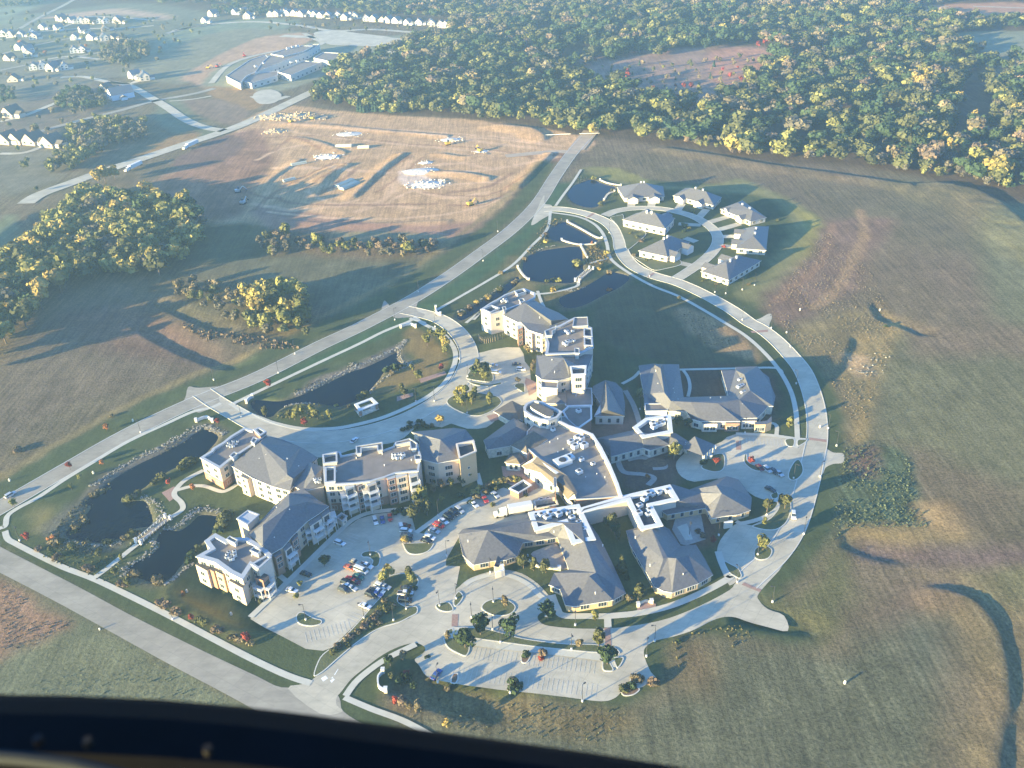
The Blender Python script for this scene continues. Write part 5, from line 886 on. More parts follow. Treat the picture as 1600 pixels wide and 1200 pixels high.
def curved_wall(px, h, th, name, label, cat, m=WHITE, posts=True):
    P = spline(W(px), False, 4); c0 = P[len(P)//2]; o = empty(name, (c0[0], c0[1], 0)); o['label'] = label; o['category'] = cat; mb = MB(); P = [np.array(p)-np.array(c0) for p in P]
    for i in range(len(P)-1):
        u = (P[i+1]-P[i])/np.linalg.norm(P[i+1]-P[i]); n_ = np.array([-u[1], u[0]])*th/2; mb.prism([tuple(P[i]-n_), tuple(P[i+1]-n_), tuple(P[i+1]+n_), tuple(P[i]+n_)], -.2, h+.002*i, 0)
    mb.build('wall', m, o)
    for p in (P[0], P[-1]): mb = MB(); mb.box((*p, -.2), (1.0, 1.0, h+.8), 0); mb.box((*p, h+.6), (1.25, 1.25, .2), 1); mb.build('pier', [STONE, WHITE], o)
curved_wall(CS([(395,605),(365,640),(370,700),(412,725)]), 1.3, .5, 'sign_wall', 'white zigzag entrance wall in a round planting bed near the bottom', 'wall')
curved_wall(CN([(1225,130),(1250,118),(1290,112),(1318,128)]), 1.4, .5, 'garden_wall', 'pale curved wall at the upper end of the courtyard pond', 'wall')
curved_wall(CN([(262,600),(275,580),(300,565)]), 1.4, .5, 'garden_wall', 'pale curved wall at the left end of the courtyard pond', 'wall')
curved_wall(CL([(1228,238),(1260,222),(1300,215),(1330,240)]), 1.4, .5, 'garden_wall', 'pale curved wall above the left pond near the junction', 'wall')
curved_wall(cr(600,340,.1875)([(432,760),(440,800),(470,815)]), 1.4, .5, 'garden_wall', 'white wall beside the narrow pond at the upper junction', 'wall')
curved_wall(C7([(590,740),(650,790),(740,810),(835,820)]), 1.2, .4, 'garden_wall', 'curved grey wall round the furnished courtyard', 'wall', STONE); curved_wall(CF([(388,190),(410,172),(440,162),(472,170)]), 1.0, .4, 'garden_wall', 'pale arc wall on the brick patch beside the front walk', 'wall', STONE)
curved_wall(CE([(440,225),(425,200),(465,170)]), 1.0, .5, 'garden_wall', 'short curved wall by the red-leaved island', 'wall')
for q, l in ((C10([(345,425),(430,470),(520,520),(560,530)]), 'pale stone edge along the upper round pond'), (C10([(310,540),(370,560),(430,570),(520,565)]), 'pale stone ledge between the two round ponds'), (C10([(430,575),(455,620),(470,655)]), 'stone ledge on the right shore of the largest pond'), (C10([(550,165),(600,185),(680,200)]), 'pale ledge at the top pond'), (C10([(575,290),(600,255),(640,238)]), 'curved ledge beside the first villa'), (C10([(35,710),(70,760),(105,790)]), 'white ledge at the left tip of the largest pond')):
    curved_wall(q, .5, 1.2, 'retaining_wall', l, 'wall', STONE)
# trellis arcs and the court furniture
mb = MB(); o = empty('trellis', (*G(762, 520), 0)); o['label'] = 'curved ribbed trellis beside the north apartment building'; o['category'] = 'trellis'; cx, cy = G(762, 520)
P = spline(W(C4([(110,610),(150,640),(240,625),(350,590)])), False, 5)
for p in P[::1]: mb.box((p[0]-cx, p[1]-cy, 0), (.2, .2, 2.6), 0); mb.box((p[0]-cx-.2, p[1]-cy+.8, 2.6), (.15, 2.4, .15), 0)
mb.build('slats', WOOD, o)
def bridge(a, b_, wid, label):
    A, B = np.array(G(*a)), np.array(G(*b_)); c0 = (A+B)/2; L = np.linalg.norm(B-A); rz = math.atan2(*(B-A)[::-1]); o = empty('footbridge', (*c0, 0), rz, label, 'bridge', 'footbridges over the ponds')
    mb = MB(); n = 10
    for i in range(n):
        x0, x1 = -L/2+L*i/n, -L/2+L*(i+1)/n; z = .35+.5*math.sin(math.pi*(i+.5)/n); mb.box(((x0+x1)/2, 0, z-.25), (L/n+.02, wid, .25), 0)
    mb.build('deck', WOOD, o)
    for s_ in (-1, 1):
        mb = MB(); mb.box((0, s_*wid/2, 1.7), (L, .12, .14), 0); mb.box((0, s_*wid/2, 1.2), (L, .06, .06), 0)
        for i in range(n+1): mb.box((-L/2+L*i/n, s_*wid/2, .2), (.12, .12, 1.55), 0)
        mb.build('railing', WHITE, o)
        for e in (-1, 1): mb = MB(); mb.box((e*L/2, s_*wid/2, 0), (.9, .9, 2.0), 0); mb.box((e*L/2, s_*wid/2, 2.0), (1.1, 1.1, .2), 1); mb.build('end_post', [WHITE, CAP], o)
bridge((217, 849), (263, 811), 2.6, 'long footbridge with white end posts between the two left ponds')
bridge((902, 440), (924, 421), 2.6, 'short footbridge beside the largest round pond')
# ------------------------------------------------------------------ street lamps, hydrants, signs
LAMP = empty('street_lamp', group='lamp posts on campus'); mb = MB(); mb.cyl((0, 0, .75), .11, 6.6, 6, 0, .07); mb.build('pole', DARKM, LAMP)
mb = MB(); mb.cyl((0, 0, -.1), .34, .9, 10, 0); mb.build('base', WHITE, LAMP); mb = MB(); mb.box((0, .5, 7.25), (.12, 1.0, .1), 0); mb.box((0, 1.1, 7.15), (.45, .7, .18), 0); mb.build('lamp_head', DARKM, LAMP)
LPX = [(220,676),(435,583),(617,500),(755,408),(435,923),(478,969),(569,966),(615,970),(579,868),(635,952),(698,869),(685,806),(687,947),(713,936),(771,941),(737,965),(770,984),(782,1004),(893,1015),(899,977),(684,1066),(797,1083),(910,1096),(1010,1026),(1023,1002),(766,895),(1256,835),(1281,745),(1307,697),(1294,670),(1184,867),(1152,910),(1207,941),(1123,837),(1240,748),(1198,805),(1160,500),(1205,513),(1229,520),(1235,542),(1244,600),(1134,459),(1117,457),(1160,453),(1179,446),(1015,432),(952,364),(679,627),(738,614),(765,619),(730,646),(731,589),(377,652),(650,628),(718,561),(680,511),(461,553),(334,594),(778,362),(654,456),(270,968),(31,845),(1077,838),(1137,662),(1164,677),(1000,640)]
for i, (x, y) in enumerate(LPX):
    X, Y = G(x, y); o = LAMP if i == 0 else clone(LAMP, (0, 0, 0)); o.location = (X, Y, 0); o.rotation_euler = (0, 0, rnd.uniform(0, 6.28)); where('dark lamp post', x, y, 'street lamp', o)
HYD = empty('fire_hydrant', group='hydrants along the kerbs'); mb = MB(); mb.cyl((0, 0, 0), .22, .8, 8, 0); mb.cyl((0, 0, .8), .26, .15, 8, 0, .1); mb.cyl((-.35, 0, .5), .1, .7, 6, 0, axis='x'); mb.build('body', mat('hydrant_paint', (.7, .66, .55)), HYD); mb = MB(); mb.cyl((0, 0, 0), .32, .1, 8, 0); mb.build('flange', METAL, HYD)
for i, (x, y) in enumerate([(156,984),(208,658),(146,740),(1281,668),(1320,1067),(290,917),(359,951),(15,751),(1375,483),(752,836),(1250,485)]):
    X, Y = G(x, y); o = HYD if i == 0 else clone(HYD, (0, 0, 0), 0, 1.4); o.location = (X, Y, gz(X, Y)); where('pale hydrant', x, y, 'hydrant', o)
# ------------------------------------------------------------------ vehicles
def extr(mb, prof, w0, w1, zt, mi=0):
    """extrude a side profile (x, z) across y, narrowing with height"""
    zs = [p[1] for p in prof]; zmin, zmax = min(zs), max(zs); f = lambda z: (w0+(w1-w0)*(z-zmin)/(zmax-zmin+1e-6))/2
    A = [(x, -f(z), z) for x, z in prof]; B = [(x, f(z), z) for x, z in prof]; mb.poly(A, mi); mb.poly(B[::-1], mi); n = len(prof)
    for i in range(n): j = (i+1) % n; mb.poly([A[j], A[i], B[i], B[j]], mi)
def car(kind):
    o = empty({'sedan': 'parked_car', 'suv': 'parked_car', 'pickup': 'pickup_truck', 'van': 'van'}[kind]); L = {'sedan': 4.6, 'suv': 4.8, 'pickup': 5.6, 'van': 5.8}[kind]; h = L/2
    mb = MB(); zb = {'sedan': .85, 'suv': 1.0, 'pickup': 1.05, 'van': 1.2}[kind]
    extr(mb, [(-h, .35), (h-.1, .35), (h, .6), (h-.15, zb-.1), (h-1.2, zb), (-h+.1, zb), (-h, .8)], 1.85, 1.7, 0); mb.build('body', CARP, o)
    cab = {'sedan': (h-1.35, h-2.1, -h+1.3, -h+.55, 1.42), 'suv': (h-1.25, h-1.95, -h+.5, -h+.15, 1.72), 'pickup': (h-1.5, h-2.2, h-3.4, h-3.7, 1.8), 'van': (h-.7, h-1.5, -h+.3, -h+.1, 2.2)}[kind]
    mb = MB(); extr(mb, [(cab[0], zb-.02), (cab[1], cab[4]-.06), (cab[2], cab[4]-.06), (cab[3], zb-.02)], 1.66, 1.35, 0); mb.build('window', GLASS, o)
    mb = MB(); extr(mb, [(cab[1]+.08, cab[4]-.07), (cab[1]-.1, cab[4]), (cab[2]+.1, cab[4]), (cab[2]-.1, cab[4]-.07)], 1.42, 1.3, 0); mb.build('roof', CARP, o)
    if kind == 'pickup': mb = MB(); mb.box((-h+1.0, 0, zb), (1.8, 1.3, .03), 0); mb.build('cargo_bed', DARKM, o)
    for x in (-h+.9, h-.95):
        for y in (-.92, .72): mb = MB(); mb.cyl((x, y, .34), .34, .2, 10, 0, axis='y'); mb.cyl((x, y-.01, .34), .18, .22, 8, 1, axis='y'); mb.build('wheel', [RUBBER, METAL], o)
    for y in (-.65, .65): mb = MB(); mb.box((h-.06, y, .6), (.1, .35, .14), 0); mb.build('headlight', WHITE, o); 
    for y in (-.65, .65): mb = MB(); mb.box((-h, y, .68), (.08, .3, .14), 0); mb.build('tail_light', REDP, o)
    return o
CK = {k: car(k) for k in ('sedan', 'suv', 'pickup', 'van')}; CU = set()
PAL = {'white': (.78, .78, .77), 'silver': (.50, .52, .54), 'black': (.015, .015, .02), 'dark grey': (.06, .065, .07), 'red': (.50, .03, .03), 'maroon': (.16, .02, .025), 'orange-red': (.55, .12, .06), 'blue': (.05, .10, .30), 'beige': (.55, .48, .36), 'green': (.02, .14, .12), 'brown': (.16, .11, .08)}
def putcar(kind, colr, x, y, d, what=None):
    X, Y = G(x, y); X2, Y2 = G(x+d[0]*5, y+d[1]*5); rz = math.atan2(Y2-Y, X2-X)
    if kind in CU: o = clone(CK[kind], (X, Y, .06), rz)
    else: CU.add(kind); o = CK[kind]; o.location = (X, Y, .06); o.rotation_euler = (0, 0, rz)
    for ch in o.children: ch.color = (*PAL[colr], 1)
    o['group'] = 'cars and vans on campus'; n = {'sedan': 'car', 'suv': 'tall car', 'pickup': 'pickup truck', 'van': 'van'}[kind]; where(f'{colr} {n}', x, y, 'van' if kind == 'van' else 'car', o)
D1 = (1, .42)
for k, c_, x, y, d in [('suv','white',*CZ([(712,425)])[0],(1,.38)), ('suv','white',*CZ([(972,262)])[0],(.35,1)), ('sedan','blue',*CZ([(1025,255)])[0],(.2,1)), ('sedan','red',*CZ([(1080,238)])[0],(.1,1)), ('sedan','maroon',*CZ([(1195,297)])[0],(1,.12)), ('suv','white',*CZ([(1198,335)])[0],(1,.1)), ('suv','dark grey',*CZ([(1205,372)])[0],(1,.1)), ('sedan','black',*CZ([(1205,402)])[0],(1,.1)),
    ('suv','white',*CZ([(1372,385)])[0],(1,.3)), ('sedan','black',*CZ([(1350,408)])[0],(1,.3)), ('sedan','silver',*CZ([(1408,335)])[0],(.8,.35)), ('suv','red',*CZ([(1440,295)])[0],(.8,.4)), ('sedan','white',*CZ([(1475,265)])[0],(.7,.45)), ('suv','black',*CZ([(1508,235)])[0],(.7,.5)), ('sedan','dark grey',*CZ([(1540,212)])[0],(.7,.5)), ('sedan','black',702,809,(.7,.5)), ('suv','black',709,803,(.7,.5)), ('suv','silver',718,799,(.7,.5)), ('sedan','white',741,790,(.7,.55)), ('sedan','red',758,782,(.5,.7)), ('sedan','silver',774,775,(.6,.5)),
    ('sedan','black',*CZ([(465,652)])[0],(1,.3)), ('sedan','white',*CZ([(360,772)])[0],(1,.3)), ('sedan','orange-red',*CZ([(785,605)])[0],D1), ('sedan','brown',*CZ([(822,598)])[0],D1), ('sedan','beige',*CZ([(820,562)])[0],D1), ('pickup','white',*CZ([(908,592)])[0],D1), ('van','white',*CZ([(868,628)])[0],D1), ('sedan','green',*CZ([(850,672)])[0],D1), ('sedan','red',*CZ([(795,692)])[0],D1), ('sedan','maroon',*CZ([(825,708)])[0],D1), ('suv','black',*CZ([(762,718)])[0],D1), ('sedan','white',*CZ([(772,740)])[0],D1), ('suv','dark grey',*CZ([(742,768)])[0],D1), ('sedan','silver',*CZ([(800,755)])[0],D1),
    ('sedan','silver',*CZ([(1045,745)])[0],D1), ('suv','white',*CZ([(1010,742)])[0],D1), ('sedan','white',*CZ([(1000,778)])[0],D1), ('sedan','dark grey',*CZ([(965,775)])[0],D1), ('sedan','blue',*CZ([(985,800)])[0],D1), ('suv','black',*CZ([(942,805)])[0],D1), ('sedan','white',*CZ([(900,888)])[0],D1), ('sedan','dark grey',*CZ([(1205,757)])[0],(1,.05)), ('pickup','white',*CZ([(1193,795)])[0],(1,.02)), ('suv','black',*CZ([(1195,845)])[0],(1,.05)),
    ('sedan','blue',*CB([(168,862)])[0],(.5,-.6)), ('suv','white',*CE([(958,588)])[0],(.1,1)), ('sedan','maroon',*CE([(750,290)])[0],(.5,.5)), ('suv','silver',*CE([(795,302)])[0],(.6,.5)), ('sedan','dark grey',*CE([(838,312)])[0],(.6,.5)), ('sedan','silver',*CE([(870,325)])[0],(.6,.5)), ('sedan','dark grey',*CE([(815,425)])[0],(.6,.3)), ('sedan','silver',*CA([(1210,98)])[0],(1,.05)), ('suv','white',*CA([(1248,188)])[0],(1,.05)), ('sedan','dark grey',*CA([(1500,85)])[0],(1,.05)), ('suv','white',*CA([(1555,148)])[0],(1,.1)),
    ('sedan','white',*CN([(935,838)])[0],(1,-.9)), ('suv','silver',*CL([(68,700)])[0],(1,-.6)), ('suv','white',*C2([(785,1060+85)])[0],(.3,1))]:
    putcar(k, c_, x, y, d)
def lorry(name, label, x, y, d, L=14.5, cabc=WHITE, s_=1.0, box=WHITE):
    X, Y = G(x, y); X2, Y2 = G(x+d[0]*5, y+d[1]*5); rz = math.atan2(Y2-Y, X2-X); o = empty(name, (X, Y, .05), rz, label, 'truck'); o.scale = (s_,)*3
    mb = MB(); mb.box((-2, 0, 1.1), (L, 2.6, 2.9), 0); mb.box((-2, 0, .9), (L-.5, 1.2, .2), 1); mb.build('trailer', [box, DARKM], o)
    mb = MB(); f = L/2-2; extr(mb, [(f+.6, .6), (f+5.6, .6), (f+5.7, 1.7), (f+4.0, 1.9), (f+3.4, 2.9), (f+.6, 3.3)], 2.5, 2.2, 0); mb.build('cab', cabc, o)
    mb = MB(); extr(mb, [(f+4.05, 1.95), (f+3.5, 2.8), (f+3.3, 2.8), (f+3.3, 1.95)], 2.3, 2.2, 0); mb.build('windscreen', GLASS, o)
    for wx in (f+4.6, f+1.6, f+.4, -L/2-.8, -L/2+.5):
        for y_ in (-1.25, 1.0): mb = MB(); mb.cyl((wx, y_, .5), .5, .3, 10, 0, axis='y'); mb.build('wheel', RUBBER, o)
    return o
lorry('semi_truck', 'white semi truck lower on the highway, nearest the yellow trees', 210, 263, (-1, .45)); lorry('semi_truck', 'white semi truck higher on the highway, near the side street', 299, 229, (-1, .45))
lorry('delivery_truck', 'white box truck parked at the service court dock', 805, 802, (-1, .18), 9.5)
# ------------------------------------------------------------------ construction site
def digger(x, y, rz, c_, cn):
    X, Y = G(x, y); z = gz(X, Y); o = empty('excavator', (X, Y, z), rz, None, 'excavator', 'machines on the construction site'); o.scale = (1.15,)*3
    for s_ in (-1, 1): mb = MB(); extr(mb, [(-1.8, 0), (1.8, 0), (2.1, .4), (1.8, .8), (-1.8, .8), (-2.1, .4)], .6, .6, 0); mb.v = [(v[0], v[1]+s_*1.1, v[2]) for v in mb.v]; mb.build('track', RUBBER, o)
    mb = MB(); mb.box((-.3, 0, .85), (3.2, 2.6, 1.3), 0); mb.build('body', c_, o); mb = MB(); mb.box((.6, .8, 2.1), (1.3, 1.0, 1.2), 0); mb.build('cab', GLASS, o)
    mb = MB(); mb.tube((1.2, -.4, 1.8), (3.6, -.4, 4.0), .28, .22); mb.tube((3.6, -.4, 4.0), (5.6, -.4, 1.6), .22, .16); mb.build('boom', c_, o); mb = MB(); extr(mb, [(5.3, 1.6), (6.0, 1.4), (5.8, .5), (5.1, .6)], 1.1, 1.1, 0); mb.build('bucket', DARKM, o); where(cn+' excavator', x, y, 'excavator', o)
for x, y, rz, c_, cn in ((735,320,.6,YELP,'yellow'),(750,236,2.2,YELP,'yellow'),(372,300,.3,METAL,'grey'),(340,105,1.0,REDP,'orange-red'),(382,88,2.0,REDP,'orange-red'),(325,107,.2,YELP,'yellow'),(455,192,1.0,YELP,'yellow'),(488,186,2.6,YELP,'yellow'),(380,318,1.2,METAL,'grey'),(700,226,.4,YELP,'yellow')): digger(x, y, rz, c_, cn)
def pipes(x, y, n, rz, L, r, label, m=None):
    X, Y = G(x, y); o = empty('pipe_stack', (X, Y, gz(X, Y)), rz, label, 'pipes', 'pipe stacks on the construction site')
    k = 0; row = n
    for lev in range(2):
        for i in range(row): mb = MB(); mb.cyl((-L/2, (i-row/2+.5)*2*r, r+lev*1.75*r), r, L, 8, 0, axis='x'); mb.build('pipe', m or WHITE, o)
        row -= 1
for x, y, n, rz, L, lab in ((537,229,4,-.05,14,'left white pipe stack at the top of the construction site'),(568,231,4,-.05,10,'right white pipe stack at the top of the construction site'),(539,287,5,.95,18,'upper-left long pipe stack between the dark mounds'),(546,291,5,.95,18,'lower-right long pipe stack between the dark mounds'),(467,257,3,.5,13,'short pipe stack on the left dirt terrace'),(452,282,3,.6,10,'small pipe stack near the left dirt mounds')): pipes(x, y, n, rz, L, .55, lab, mat('light_pipe', (.50, .52, .44), .7))
def rubble(name, label, x, y, n, rad, col, sz, cat):
    X, Y = G(x, y); mb = MB(); hh = sz*.7
    for i in range(14):
        a0, a1 = 6.283*i/14, 6.283*(i+1)/14; q = lambda a_, k_: ((rad*1.45+math.sin(a_*3)*1.2)*math.cos(a_)*k_, (rad*.98+math.sin(a_*2+1))*math.sin(a_)*k_)
        mb.poly([(*q(a0, 1), -.6), (*q(a1, 1), -.6), (*q(a1, .5), hh*.5), (*q(a0, .5), hh*.5)]); mb.poly([(*q(a0, .5), hh*.5), (*q(a1, .5), hh*.5), (0, 0, hh)])
    for i in range(n):
        a = rnd.random()*6.28; r_ = rad*math.sqrt(rnd.random()); h = rnd.random()*sz*.8*(1-r_/rad*.7); sz_ = sz*.62; mb.box((r_*math.cos(a)*1.5, r_*math.sin(a), h*.5+hh*.5*(1-r_/rad)-.15), (sz_*rnd.uniform(.5, 1.3), sz_*rnd.uniform(.4, 1), sz_*rnd.uniform(.3, .8)), 0, rnd.random()*3)
    o = mb.build(name, col, None, label=label, cat=cat, group='heaps on the construction site'); o.location = (X, Y, gz(X, Y)-.1)
STR = mat('broken_stone', (.62, .58, .52), .9, noise=.2, scale=1); LUM = mat('cut_timber', (.52, .40, .26), .9, noise=.3, scale=1)
for a in (('rubble_heap','white stone heap at the middle of the dirt site',512,245,40,10,STR,2.2,'heap'),('rubble_heap','pale stone heap in the loop of haul roads',668,288,60,12,STR,2.2,'heap'),('debris_heap','heap of felled timber left of the site top',425,183,50,12,LUM,2.6,'heap'),('debris_heap','long timber heap at the site top edge',460,182,70,16,LUM,2.8,'heap'),('debris_heap','dark brush heap right of the timber heaps',500,183,40,10,WOOD,2.6,'heap'),('debris_heap','timber heap just below the left heaps',428,205,35,9,LUM,2.2,'heap'),('rubble_heap','scattered pale blocks under the top haul road',545,209,30,12,STR,1.5,'heap'),('rubble_heap','pale blocks by the upper right haul road',704,218,26,9,STR,1.6,'heap'),('rubble_heap','small pale heap beside the right haul loop',665,254,16,6,STR,1.5,'heap'),('rubble_heap','small pale heap below the curved haul loop',657,268,20,10,STR,1.3,'heap'),('rubble_heap','pale blocks at the right of the site top',752,236,14,6,STR,1.4,'heap')): rubble(*a)
P = W([(862,210),(884,212)]); 
o = empty('site_gate', (*G(872, 212), 0)); o['label'] = 'long white barrier rail at the top end of the dirt road'; o['category'] = 'barrier'; mb = MB(); mb.box((0, 0, .9), (22, .3, .5), 0); mb.build('rail', WHITE, o)
for i in range(6): mb = MB(); mb.box((-10+i*4, 0, -.2), (.3, .4, 1.4), 0); mb.build('post', WOOD, o)
o2 = clone(o, (*G(921, 210), 0), -.05, .8); o2['label'] = 'white barrier across the end of the collector road'
# ------------------------------------------------------------------ trees
KC = {'green': (0.042, 0.066, 0.032), 'olive': (0.085, 0.09, 0.04), 'ygreen': (0.165, 0.165, 0.058), 'yellow': (0.3, 0.25, 0.08), 'gold': (0.36, 0.27, 0.09), 'orange': (0.33, 0.143, 0.061), 'red': (0.24, 0.05, 0.04), 'brown': (0.163, 0.122, 0.088), 'tan': (0.17, 0.14, 0.085), 'pine': (0.033, 0.062, 0.046), 'grey': (0.11, 0.1, 0.075)}
def crown_arrays(seed, n, shape='round', lf=.055, blobs=9):
    r = np.random.RandomState(seed); C = []
    if shape == 'round':
        for i in range(blobs): a = r.rand()*6.28; q = .24*math.sqrt(r.rand()); C.append((q*math.cos(a), q*math.sin(a), .40+.42*r.rand(), .13+.10*r.rand()))
        C.append((0, 0, .62, .24))
    elif shape == 'oval':
        for i in range(blobs): a = r.rand()*6.28; q = .12*math.sqrt(r.rand()); C.append((q*math.cos(a), q*math.sin(a), .28+.58*r.rand(), .10+.06*r.rand()))
    elif shape == 'bush':
        for i in range(blobs): a = r.rand()*6.28; q = .40*math.sqrt(r.rand()); C.append((q*math.cos(a), q*math.sin(a), .25+.3*r.rand(), .22+.12*r.rand()))
    elif shape == 'cone':
        for i in range(12): z = .12+.85*i/12; C.append((0, 0, z, .26*(1-z)+.03))
    C = np.array(C); wgt = C[:, 3]**2; k = r.choice(len(C), n, p=wgt/wgt.sum()); d = r.randn(n, 3); d /= np.linalg.norm(d, axis=1)[:, None]
    rad = C[k, 3]*(.72+.34*r.rand(n)); P = C[k, :3]+d*rad[:, None]*np.array([1, 1, .85])
    nrm = d+r.randn(n, 3)*.32; nrm /= np.linalg.norm(nrm, axis=1)[:, None]; t1 = np.cross(nrm, r.randn(n, 3)); t1 /= np.linalg.norm(t1, axis=1)[:, None]; t2 = np.cross(nrm, t1)
    s = lf*(.6+.8*r.rand(n))[:, None]; V = np.stack([P-t1*s-t2*s*.7, P+t1*s-t2*s*.8, P+t1*s*.8+t2*s, P-t1*s*.9+t2*s*.8], 1)
    # hue drifts from clump to clump within the crown
    hue = (r.rand(len(C))[k]-.5)*.35+(r.rand(n)-.5)*.3
    return V.reshape(-1, 3), hue
def crown_mesh(name, seed, n, shape, kind, lf, blobs=9):
    V, hue = crown_arrays(seed, n, shape, lf, blobs); c = np.array(KC[kind]); col = c*(1+hue[:, None]*np.array([1.1, .9, .7])); col = np.clip(col, .01, 1); col = np.c_[np.repeat(col, 4, 0), np.ones(len(V))]
    return npmesh(name, V, np.arange(len(V)).reshape(-1, 4), FOL, ('leaf', col))
def trunk_mesh(seed, forks=5, th=.022):
    r = random.Random(seed); mb = MB(); mb.tube((0, 0, -.02), (0, 0, .36), th, th*.7, 6)
    for i in range(forks): a = 6.28*i/forks+r.random(); q = .10+.12*r.random(); mb.tube((0, 0, .25+.1*r.random()), (q*math.cos(a), q*math.sin(a), .6+.15*r.random()), th*.5, th*.15, 4)
    return mb.me('trunk', BARK)
TR = [trunk_mesh(i) for i in range(3)]; CR = {}
def crown(kind, shape, v, n, lf, blobs=9):
    k = (kind, shape, v, n)
    if k not in CR: CR[k] = crown_mesh('crown', hash_(k), n, shape, kind, lf, blobs)
    return CR[k]
def hash_(k): return sum(ord(c)*(i+3) for i, c in enumerate(str(k))) % 99991
WORDS = {'green': 'dark green', 'olive': 'olive green', 'ygreen': 'yellow-green', 'yellow': 'yellow', 'gold': 'golden', 'orange': 'orange', 'red': 'red', 'brown': 'brown', 'tan': 'pale tan', 'pine': 'dark', 'grey': 'grey-brown'}
def tree(x, y, kind, h, shape='round', n=420, lf=.05, label=None, group=None, wide=1.0, world=None, nm=None):
    X, Y = world or G(x, y); z = gz(X, Y); name = nm or {'cone': 'conifer', 'bush': 'shrub'}.get(shape, 'tree'); o = empty(name, (X, Y, z), rnd.random()*6.28); o.scale = (h*wide, h*wide, h)
    c = bpy.data.objects.new('crown' if shape != 'bush' else 'foliage', crown(kind, shape, rnd.randrange(3), n, lf)); COL.objects.link(c); c.parent = o
    t_ = bpy.data.objects.new('trunk' if shape != 'bush' else 'stems', TR[rnd.randrange(3)]); COL.objects.link(t_); t_.parent = o
    cat = {'conifer': 'conifer', 'shrub': 'shrub'}.get(name, 'tree')
    if label: o['label'] = label; o['category'] = cat
    else: where(f"{WORDS[kind]} {name}", x, y, cat, o)
    if group: o['group'] = group
    return o
# campus trees
T = []
for _j, (x, y, k, h) in enumerate([(419,606,'red',6),(690,579,'red',5),(477,665,'red',5),(445,600,'orange',3),(110,734,'red',5),(265,758,'red',4),(340,663,'red',4),(42,845,'red',5),(48,843,'red',4),(1174,760-35,'red',4.5),(1118,728,'red',5),(1110,732,'red',4),(1115,849,'red',4),(264,946,'red',4),(301,971,'red',4),(360,990,'red',5),(387,1001,'red',5),(615,1088,'red',5),(618,1100,'red',4),(635,1050,'red',4),(1118,716,'red',4),
  (167,672,'orange',4.5),(79,716,'orange',5),(160,727,'orange',3.5),(688,663,'gold',6),(302,766,'orange',4),(285,925,'orange',3),(925,382,'orange',3)]):
    if _j in (3, 8, 11, 13, 15, 17, 20, 22): continue
    tree(x, y, k, h*.85, 'round', 300, .06)
for x, y, k, h in [(714,628,'ygreen',7),(722,634,'ygreen',7),(728,625,'ygreen',8),(737,632,'ygreen',8),(742,624,'ygreen',7),(765,633,'ygreen',7),(718,618,'yellow',6),(752,590,'olive',9),(746,583,'olive',8),(757,596,'ygreen',7),(741,588,'green',6),(760,585,'olive',7),
  (668,540,'ygreen',7),(690,535,'ygreen',8),(696,545,'yellow',8),(684,530,'ygreen',6),(673,528,'ygreen',6),(697,553,'ygreen',6),(655,595,'ygreen',6),(645,580,'ygreen',5),(632,620,'olive',5),(628,612,'olive',5),
  (461,657,'ygreen',6),(470,652,'ygreen',7),(489,652,'ygreen',7),(496,655,'olive',6),(517,655,'ygreen',6),(415,650,'olive',6),(453,655,'olive',5),(1021,724,'ygreen',0),(1053,718,'ygreen',8),(1050,712,'olive',6),(1192,860,'ygreen',7),(1187,856,'olive',4),(1226,795,'olive',7),(1198,800,'olive',6),(1194,820,'ygreen',4),(1233,668,'ygreen',6),(998,622,'ygreen',6),(1075,668,'olive',5),(1090,664,'ygreen',4),(1100,668,'tan',4),(1060,665,'olive',5),
  (751,992,'green',9),(797,996,'green',9),(727,1012,'green',9),(856,968,'green',8),(935,1010,'olive',8),(949,1038,'green',9),(930,969,'ygreen',5),(789,948,'tan',5),(818,888,'olive',6),(834,892,'olive',6),(853,895,'olive',6),(820,880,'olive',4),(700,1000,'tan',4),(905,1012,'tan',4),(997,938,'olive',7),(985,942,'tan',4),(1000,930,'olive',6),
  (955,830,'olive',8),(960,835,'green',6),(966,845,'olive',5),(599,912,'ygreen',7),(608,905,'yellow',6),(640,905,'olive',6),(645,912,'ygreen',5),(634,850,'gold',4),(648,812,'olive',7),(655,800,'olive',10),(662,790,'ygreen',9),(690,786,'ygreen',4),(668,805,'olive',7),(560,848,'green',0),(507,885,'green',5),(512,880,'green',4),(735,753,'ygreen',5),(722,758,'olive',5),(705,762,'ygreen',5),(690,765,'tan',5),(677,770,'tan',6),(680,755,'olive',5),
  (470,900+17,'ygreen',3),(463,935,'ygreen',3),(415,925,'ygreen',3),(408,940,'olive',3),(610,1010+30,'green',5),(630,1030,'tan',5),(638,1058,'green',4),(645,1070,'green',4),(625,1064,'green',4),(612,1060,'olive',4),(640,1110,'tan',5),(655,1115,'tan',6),(700,1138,'gold',4),(630,1105,'brown',5),
  (23,792,'ygreen',4),(45,1045-240,'olive',0),(112,765,'ygreen',3),(125,750,'ygreen',3),(117,862,'olive',5),(85,872,'green',4),(80,866,'olive',4),(90,878,'brown',4),(157,870,'olive',4),(190,875,'ygreen',3),(180,900,'olive',4),(202,915,'olive',4),(1024,615,'olive',0),(810,600,'tan',4),(835,570,'tan',4),(832,580,'tan',5),(822,548,'tan',4),(826,552,'gold',3)]:
    if h: tree(x, y, k, h, 'oval' if rnd.random() < .5 and k in ('ygreen', 'olive', 'tan') else 'round', 380, .055)
for x, y, h in [(971,893,8),(979,905,4),(628,1055,4)]: tree(x, y, 'olive' if h > 5 else 'green', h, 'cone', 420, .05)
